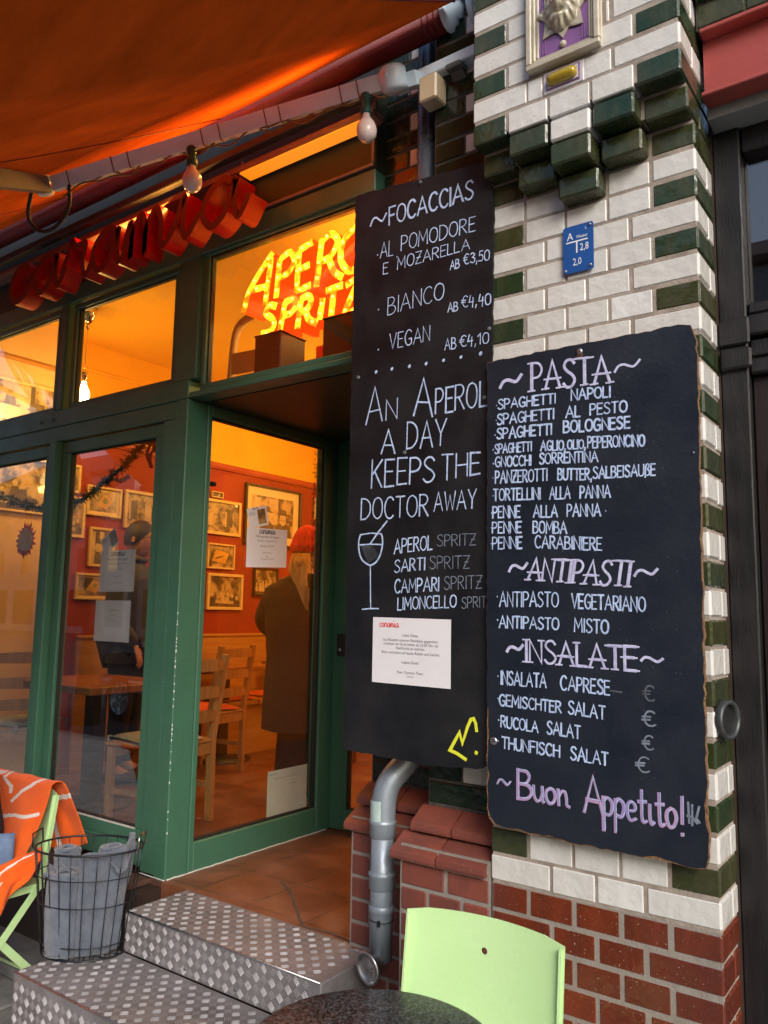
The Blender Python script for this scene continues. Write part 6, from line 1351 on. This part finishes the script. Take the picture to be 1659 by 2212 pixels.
# garland, ribbons, sun mask
gd_ = thing('garland', 'green fir garland with berries hung inside the front windows', 'garland', (-3.3, YS+.10, 1.4))
gp = cr([(-4.35,1.50),(-4.10,1.42),(-3.92,1.37),(-3.70,1.335),(-3.55,1.32),(-3.382,1.335),(-3.223,1.388),(-3.101,1.443),(-2.963,1.507),(-2.869,1.573),(-2.775,1.615),(-2.66,1.63)], 10)
lf = MB(); rn = random.Random(12)
for i in range(1500):
    j = rn.randrange(len(gp)-1); t = rn.random(); p = Vector((gp[j][0]+(gp[j+1][0]-gp[j][0])*t, YS+.10, gp[j][1]+(gp[j+1][1]-gp[j][1])*t))
    d_ = Vector((rn.gauss(0, 1), rn.gauss(0, .8), rn.gauss(0, 1))).normalized(); s_ = d_.cross(Vector((rn.random(), rn.random(), rn.random()))).normalized(); L_ = rn.uniform(.025, .055)
    lf.add([p, p+d_*L_*.5+s_*.005, p+d_*L_, p+d_*L_*.5-s_*.005], [(0,1,2,3)], False)
local(lf.build('fir_needles', M['garland']), gd_)
b = MB(); b.tube([(q[0], YS+.10, q[1]) for q in gp], .006, 6); local(b.build('garland_core', M['garland']), gd_)
be = MB()
for q in ((-2.99,1.435),(-2.96,1.425),(-2.93,1.43),(-2.90,1.44)): be.ball((q[0], YS+.085, q[1]), .014, 10, 8)
local(be.build('berries', M['berry']), gd_)
rb_ = MB()
for k, (x, z, L_) in enumerate(((-2.70, 1.63, .13), (-2.675, 1.64, .10), (-2.73, 1.62, .15))): rb_.grid(3, 12, lambda u, v: (x+(u-.5)*.03+.008*math.sin(v*6+k), YS+.075+.012*math.sin(v*5+k)+k*.004, z-v*L_))
rb_.ball((-2.69, YS+.075, 1.635), .022, 10, 8, (1.6, .7, .8)); local(rb_.build('ribbon_bow', M['ribbon_red']), gd_)
g2_ = MB(); rn = random.Random(5)
for i in range(260):
    z = rn.uniform(.9, 1.68); p = Vector((XG+.0, 1.197+rn.gauss(0, .010), z)); d_ = Vector((rn.gauss(0, .4), rn.gauss(0, 1), rn.gauss(0, 1))).normalized(); s_ = d_.cross(Vector((1, .2, .1))).normalized(); L_ = rn.uniform(.008, .022)
    g2_.add([p-Vector((.02,0,0)), p+d_*L_*.5+s_*.003-Vector((.02,0,0)), p+d_*L_-Vector((.02,0,0)), p+d_*L_*.5-s_*.003-Vector((.02,0,0))], [(0,1,2,3)], False)
tag(g2_.build('thin_garland', M['garland']), 'thin tinsel garland down the far edge of the porch window', 'garland')
sm_ = thing('sun_mask', 'round ceramic sun face with red rays hung inside the leftmost window', 'wall ornament', (-3.80, YS+.07, 1.152))
b = MB(); cxs, czs, ys = -3.80, 1.152, YS+.075
for i in range(18):
    a = R(i*20); L_ = .112 if i % 2 else .098; w_ = .016
    d_ = Vector((math.cos(a), 0, math.sin(a))); s_ = Vector((-math.sin(a), 0, math.cos(a))); c0 = Vector((cxs, ys, czs))
    b.add([c0+d_*.062+s_*w_, c0+d_*.062-s_*w_, c0+d_*L_+s_*.010, c0+d_*.085+Vector((0,-.012,0))], [(0,1,3),(1,2,3),(2,0,3),(0,2,1)], False)
local(b.build('sun_rays', M['mask_red']), sm_)
b = MB()
def sunf(u, v):
    x, z = (u-.5)*2, (v-.5)*2; rr = math.hypot(x, z); k = min(1, 1/max(rr, 1e-6)) if rr > 1 else 1; x *= k; z *= k; rr = min(rr, 1)
    h = .022*math.sqrt(max(0, 1-rr*rr))+.012*math.exp(-((x/.12)**2+((z+.05)/.25)**2))-.005*math.exp(-((abs(x)-.33)**2/.02+(z-.18)**2/.01))+.005*math.exp(-((abs(x)-.42)**2/.04+(z+.15)**2/.04))-.005*math.exp(-(x**2/.08+(z+.45)**2/.006))
    return (cxs+x*.068, ys-.004-h, czs+z*.068)
b.grid(26, 26, sunf); local(b.build('sun_face', M['mask_cream']), sm_)

# the woman in the red beanie, back to the window
wm = thing('person', 'woman in a red beanie and long dark coat standing inside, seen from behind', 'person', (-3.00, 1.8, FL), R(-152))
bod = MB()
nodes = {'pelvis':((0,0,.92),.125,.10),'waist':((0,.0,1.08),.105,.085),'chest':((0,0,1.27),.135,.10),'neckb':((0,0,1.40),.055,.05),'neck':((0,-.01,1.46),.046,.046),'headb':((0,-.02,1.51),.05,.055),
 'shl':((-.16,0,1.37),.052,.05),'ell':((-.22,.0,1.09),.038,.038),'wrl':((-.15,-.17,.98),.026,.024),'shr':((.16,0,1.37),.052,.05),'elr':((.22,.0,1.09),.038,.038),'wrr':((.15,-.17,.98),.026,.024),
 'hpl':((-.085,0,.86),.085,.085),'knl':((-.09,-.01,.48),.055,.058),'anl':((-.09,.02,.09),.036,.04),'tol':((-.10,-.11,.03),.04,.026),'hpr':((.085,0,.86),.085,.085),'knr':((.09,-.01,.48),.055,.058),'anr':((.09,.02,.09),.036,.04),'tor':((.10,-.11,.03),.04,.026)}
V, F = skin_mesh(nodes, ed); bod.add(V, F, True); head_pts(bod, (0, -.035, 1.585), 0, .97); hand_pts(bod, (-.15, -.165, .98), (.5, -1, 0), (0, 0, 1), .92, .6, 1); hand_pts(bod, (.15, -.165, .98), (-.5, -1, 0), (0, 0, 1), .92, .6, -1)
bod.build('body', M['skin'], wm)
b = MB()
def coat(u, v):
    a = 2*math.pi*u; z = .42+v*1.0
    prof = [(0,.205,.17),(.25,.20,.165),(.45,.195,.155),(.55,.205,.16),(.70,.215,.165),(.82,.235,.15),(.90,.215,.13),(.95,.15,.105),(1,.07,.07)]
    for i in range(len(prof)-1):
        if prof[i][0] <= v <= prof[i+1][0]+1e-9:
            t = (v-prof[i][0])/(prof[i+1][0]-prof[i][0]); t = t*t*(3-2*t); rx = prof[i][1]+(prof[i+1][1]-prof[i][1])*t; ry = prof[i][2]+(prof[i+1][2]-prof[i][2])*t; break
    f = 1+.045*math.sin(a*5+z*3)*(1-v)+.05*noise.noise(Vector((math.cos(a)*1.5, math.sin(a)*1.5, z*3)))
    return (math.cos(a)*rx*f*1.22, math.sin(a)*ry*f*1.25+.01, z)
b.grid(56, 50, coat); b.build('long_coat', M['coat_brown'], wm)
for s_, k in ((-1, 'l'), (1, 'r')):
    n2 = {'s':((s_*.165,.0,1.36),.085,.08),'e':((s_*.285,.035,1.10),.078,.075),'w':((s_*.17,-.15,.98),.055,.05)}
    V, F = skin_mesh(n2, [('s','e'),('e','w')]); q = MB(); q.add(V, F, True); q.build('coat_sleeve', M['coat_brown'], wm)
b = MB(); b.grid(24, 20, lambda u, v: (math.cos(2*math.pi*u)*(.17-.02*v), math.sin(2*math.pi*u)*(.14-.015*v)+.005, .03+v*.42)); b.build('dark_trousers', M['coat_black'], wm)
for s_ in (-1, 1): q = MB(); q.box(s_*.09-.045, s_*.09+.045, -.17, .08, 0, .07, .025); q.build('shoe', M['black'], wm)
b = MB()
def bean(u, v):
    a = 2*math.pi*u; p = v*1.75; r_ = 1+.018*math.sin(a*26); fold = .012*math.exp(-((v-.90)/.09)**2)
    return (math.sin(p)*math.cos(a)*(.104*r_+fold), .0-.025+math.sin(p)*math.sin(a)*(.110*r_+fold), 1.600+math.cos(p)*(.150 if p < 1.57 else .20))
b.grid(104, 26, bean); b.build('beanie', M['beanie'], wm)
b = MB(); rn = random.Random(3)
for i in range(60):
    a0 = rn.uniform(-.75, .75); x = .055*a0+.01; top = Vector((x*1.3, .085+rn.uniform(-.012, .012), 1.545)); mid = Vector((x*1.5-.01, .150+rn.uniform(-.015, .03), 1.47+rn.uniform(-.02, .02))); low_ = Vector((-.02+x*1.0, .20, 1.40+rn.uniform(-.04, .0)))
    end = Vector((-.075+x*.35, .235, 1.25+rn.uniform(-.08, .08)))
    b.tube(cr([tuple(top), tuple(mid), tuple(low_), tuple(end)], 4), [.010]*9+[.007, .005, .004, .002], 5)
b.ball((.0, .150, 1.475), .052, 14, 10, (1.15, .8, .9)); b.build('hair', M['hair_blond'], wm)

# the man in profile behind the window table
mn = thing('person', 'dark haired man with glasses in a grey jacket standing behind the window table', 'person', (-4.25, 1.36, FL), R(122))
bod = MB(); K = 1.05
nodes = {'pelvis':((0,0,.95),.14,.11),'waist':((0,.0,1.10),.13,.10),'chest':((0,0,1.31),.16,.115),'neckb':((0,0,1.45),.066,.06),'neck':((0,-.015,1.51),.056,.056),'headb':((0,-.025,1.57),.058,.062),
 'shl':((-.19,0,1.42),.06,.058),'ell':((-.26,.02,1.13),.044,.044),'wrl':((-.22,-.14,.92),.03,.027),'shr':((.19,0,1.42),.06,.058),'elr':((.27,-.03,1.14),.044,.044),'wrr':((.12,-.20,1.30),.03,.027),
 'hpl':((-.095,0,.88),.09,.09),'knl':((-.10,-.01,.49),.06,.062),'anl':((-.10,.02,.09),.04,.044),'tol':((-.11,-.12,.03),.044,.03),'hpr':((.095,0,.88),.09,.09),'knr':((.10,-.01,.49),.06,.062),'anr':((.10,.02,.09),.04,.044),'tor':((.11,-.12,.03),.044,.03)}
V, F = skin_mesh(nodes, ed); bod.add(V, F, True); HM = head_pts(bod, (0, -.045, 1.66), 0, 1.10)
hand_pts(bod, (-.22, -.14, .925), (.1, -.3, -1), (0, -1, .2), 1, .5, 1); hand_pts(bod, (.12, -.20, 1.295), (-.2, -.3, 1), (0, 1, .3), 1, .9, -1)
bod.build('body', M['skin'], mn)
b = MB()
def jack(u, v):
    a = 2*math.pi*u; z = .80+v*.70
    prof = [(0,.20,.15),(.3,.19,.145),(.6,.20,.15),(.82,.225,.145),(.92,.19,.125),(1,.075,.075)]
    for i in range(len(prof)-1):
        if prof[i][0] <= v <= prof[i+1][0]+1e-9:
            t = (v-prof[i][0])/(prof[i+1][0]-prof[i][0]); rx = prof[i][1]+(prof[i+1][1]-prof[i][1])*t; ry = prof[i][2]+(prof[i+1][2]-prof[i][2])*t; break
    f = 1+.04*noise.noise(Vector((math.cos(a)*1.5, math.sin(a)*1.5, z*4)))
    return (math.cos(a)*rx*f, math.sin(a)*ry*f, z)
b.grid(48, 40, jack); b.tube([(.08*math.cos(R(q)), -.012+.075*math.sin(R(q)), 1.515) for q in range(0, 360, 20)], .022, 8, closed=True); b.build('jacket', M['jacket_grey'], mn)
for e in (('shl','ell','wrl'), ('shr','elr','wrr')):
    n2 = {k: (nodes[k][0], nodes[k][1]+.022, nodes[k][2]+.022) for k in e}; V, F = skin_mesh(n2, [(e[0],e[1]),(e[1],e[2])]); q = MB(); q.add(V, F, True); q.build('sleeve', M['jacket_grey'], mn)
clothes(nodes, ed, ['pelvis','hpl','knl','anl','hpr','knr','anr'], .02, 'trousers', M['coat_black'], mn)
for s_ in (-1, 1): q = MB(); q.box(s_*.105-.05, s_*.105+.05, -.19, .09, 0, .08, .03); q.build('shoe', M['black'], mn)
b = MB()
def hairf(u, v):
    a = 2*math.pi*u; front = max(0, -math.sin(a)); lim = 1.15+.75*(1-front)**.8; p = v*lim
    return Vector((math.sin(p)*math.cos(a)*.0865, -.045+.006+math.sin(p)*math.sin(a)*.111*(1 if math.sin(a) > -.3 else .98), 1.664+math.cos(p)*.137+.012*front*math.sin(p)))
b.grid(40, 20, hairf); b.build('hair', M['hair_dark'], mn)
b = MB()
for s_ in (-1, 1):
    b.tube([HM @ Vector((s_*.034*1.1+.027*math.cos(R(q)), -.108, .008+.020*math.sin(R(q)))) for q in range(0, 360, 24)], .0022, 6, closed=True); b.tube([HM @ Vector((s_*.066, -.105, .014)), HM @ Vector((s_*.086, -.02, .012)), HM @ Vector((s_*.084, .02, .006))], .002, 6)
b.tube([HM @ Vector((-.011, -.112, .012)), HM @ Vector((.011, -.112, .012))], .002, 6); b.build('glasses', M['black'], mn)
# ================================================================ the street behind the camera (seen in the window glass)
car = thing('parked_car', 'black sport utility car parked at the kerb, mirrored in the tall window', 'car', (-8.9, -5.95, GZ-.12))
CX0, CX1, CYN, CYF = -11.1, -6.5, -5.02, -6.88; CG = GZ-.12
prof = [(-11.1,.45),(-11.1,.78),(-10.95,.92),(-10.1,1.06),(-9.75,1.10),(-9.0,1.60),(-8.6,1.68),(-7.4,1.68),(-6.85,1.55),(-6.6,1.10),(-6.5,.95),(-6.5,.45)]
b = MB()
def carf(x, z, s_):
    k = max(0, z-1.05); yy = CYN-.06-.30*k-.02*max(0, .7-z); return (x, yy if s_ else (CYN+CYF)-yy, CG+z)
pp_ = cr(prof, 3); b.prism([(p[0], max(.36, p[1])) for p in pp_], lambda x, z: carf(x, z, 1), lambda x, z: carf(x, z, 0)); body_ = local(b.build('body', M['car_paint']), car)
for xs, nm in (((-9.62,1.12,-8.98,1.55,-8.25,1.58,-8.25,1.12),'side_window'), ((-8.17,1.12,-8.17,1.58,-7.35,1.57,-7.25,1.12),'side_window'), ((-7.15,1.14,-7.22,1.54,-6.95,1.45,-6.75,1.16),'side_window')):
    b = MB(); q = [(xs[i], xs[i+1]) for i in range(0, 8, 2)]
    b.prism(q, lambda x, z: (x, carf(x, z, 1)[1]+.006, CG+z), lambda x, z: (x, carf(x, z, 1)[1]-.002, CG+z)); local(b.build(nm, M['pane_dark']), car)
b = MB(); b.tube([(-9.7, CYN-.045, CG+1.10), (-9.02, CYN-.21, CG+1.585), (-8.5, CYN-.235, CG+1.655), (-7.4, CYN-.235, CG+1.655), (-6.9, CYN-.20, CG+1.53)], .012, 6); b.bar((-10.9, CYN-.055, CG+.62), (-6.7, CYN-.055, CG+.62), .02, .03); local(b.build('chrome_trim', M['chrome']), car)
for wx in (-10.12, -7.45):
    for yy, d_ in ((CYN-.05, 1), (CYF+.05, -1)):
        b = MB(); b.lathe([(.24, -.12), (.34, -.10), (.355, -.05), (.355, .05), (.34, .085), (.25, .09)], (wx, yy-.08*d_, CG+.355), (0, d_, 0), 28); wh = local(b.build('wheel', M['tyre']), car)
        b = MB(); b.lathe([(.245, .07), (.235, .085), (.225, .03), (0.05, .05), (.045, .075), (0, .075)], (wx, yy-.08*d_, CG+.355), (0, d_, 0), 28)
        for i in range(10): a = R(36*i); b.bar((wx+.04*math.cos(a), yy-.01*d_, CG+.355+.04*math.sin(a)), (wx+.23*math.cos(a), yy-.0*d_, CG+.355+.23*math.sin(a)), .03, .02, (0, 1, 0))
        local_sub(b, 'rim', M['steel'], wh)
for s_ in (0, 1):
    yy = CYN-.30 if s_ else CYF+.30
    b = MB(); b.ball((-11.06, yy, CG+.80), .12, 10, 8, (.35, 1, .55)); local(b.build('headlight', M['enamel_white']), car)
    b = MB(); b.ball((-6.52, yy, CG+.98), .10, 10, 8, (.3, 1, .8)); local(b.build('tail_light', M['sign_red']), car)
    b = MB(); b.ball((-9.45, CYN+.06 if s_ else CYF-.06, CG+1.16), .10, 10, 8, (.6, 1, .7)); local(b.build('wing_mirror', M['car_paint']), car)
def house(x0, x1, yf, h, label, wm_, nx, nz, seed):
    t = thing('town_house', label, 'building', ((x0+x1)/2, yf, GZ-.12)); rn = random.Random(seed); g0 = GZ-.12
    b = MB(); b.box(x0, x1, yf-9, yf, g0, g0+h); local(b.build('wall', M[wm_]), t)
    b = MB(); b.box(x0-.15, x1+.15, yf-9.1, yf+.25, g0+h+.002, g0+h+.30, .05); b.prism([(yf+.2, g0+h+.301), (yf-4.4, g0+h+2.8), (yf-9, g0+h+.301)], lambda y, z: (x0, y, z), lambda y, z: (x1, y, z)); local(b.build('roof', M['roof']), t)
    dx = (x1-x0)/nx; dz = (h-4.0)/nz
    for i in range(nx):
        for k in range(nz):
            a, z = x0+dx*(i+.5), g0+4.2+dz*k; b = MB(); b.box(a-.62, a+.62, yf+.005, yf+.06, z-.06, z+1.86); w2 = local(b.build('window', M['plaster']), t)
            b = MB(); b.box(a-.52, a+.52, yf+.061, yf+.066, z+.04, z+1.76); local_sub(b, 'pane', M['pane_lit' if rn.random() < .10 else 'pane_dark'], w2)
    for i in range(nx):
        a = x0+dx*(i+.5); b = MB(); b.box(a-dx*.36, a+dx*.36, yf+.005, yf+.05, g0+.5, g0+3.0); local(b.build('shop_window', M['pane_dark']), t)
house(-62, -44, -30, 11, 'pale plastered town house farthest down the street behind the camera', 'plaster', 5, 2, 1)
house(-43, -26, -30, 9.5, 'grey town house opposite, mirrored in the shop windows', 'plaster_grey', 4, 2, 2)
house(-25, -11, -30, 10, 'pale plastered town house straight across the street', 'plaster', 5, 2, 3)
house(-10.5, 14, -24, 13, 'grey town house across the street towards the right', 'plaster_grey', 5, 2, 4)
def tree(x, y, label, seed, h=8.5):
    t = thing('street_tree', label, 'tree', (x, y, GZ)); rn = random.Random(seed); tr_ = MB(); tw = MB()
    tr_.tube([(x, y, GZ), (x+.05, y, GZ+1.2), (x-.03, y+.05, GZ+3.2)], [.19, .15, .12], 10)
    def grow(p, d, L_, r_, n):
        q = [p]; 
        for i in range(4): d = (d+Vector((rn.gauss(0,.16), rn.gauss(0,.16), rn.gauss(.03,.12)))).normalized(); q.append(q[-1]+d*L_/4)
        (tr_ if n > 2 else tw).tube([tuple(a) for a in q], [r_*(1-.14*i) for i in range(5)], 5 if n < 3 else 7)
        if n > 0:
            for k in range(3 if n > 1 else 4): grow(q[rn.randint(2, 4)], (d+Vector((rn.gauss(0,.55), rn.gauss(0,.55), rn.gauss(.1,.35)))).normalized(), L_*.68, r_*.52, n-1)
    for k in range(4): grow(Vector((x-.03, y+.05, GZ+3.1)), Vector((math.cos(k*1.6+seed), math.sin(k*1.6+seed), 1.3)).normalized(), 2.3, .085, 4)
    local(tr_.build('trunk', M['bark']), t); local(tw.build('bare_crown', M['bark']), t)
tree(-9.5, -4.1, 'bare winter tree on the kerb nearest the parked car', 3); tree(-20, -17, 'bare winter tree on the far side of the street', 8)
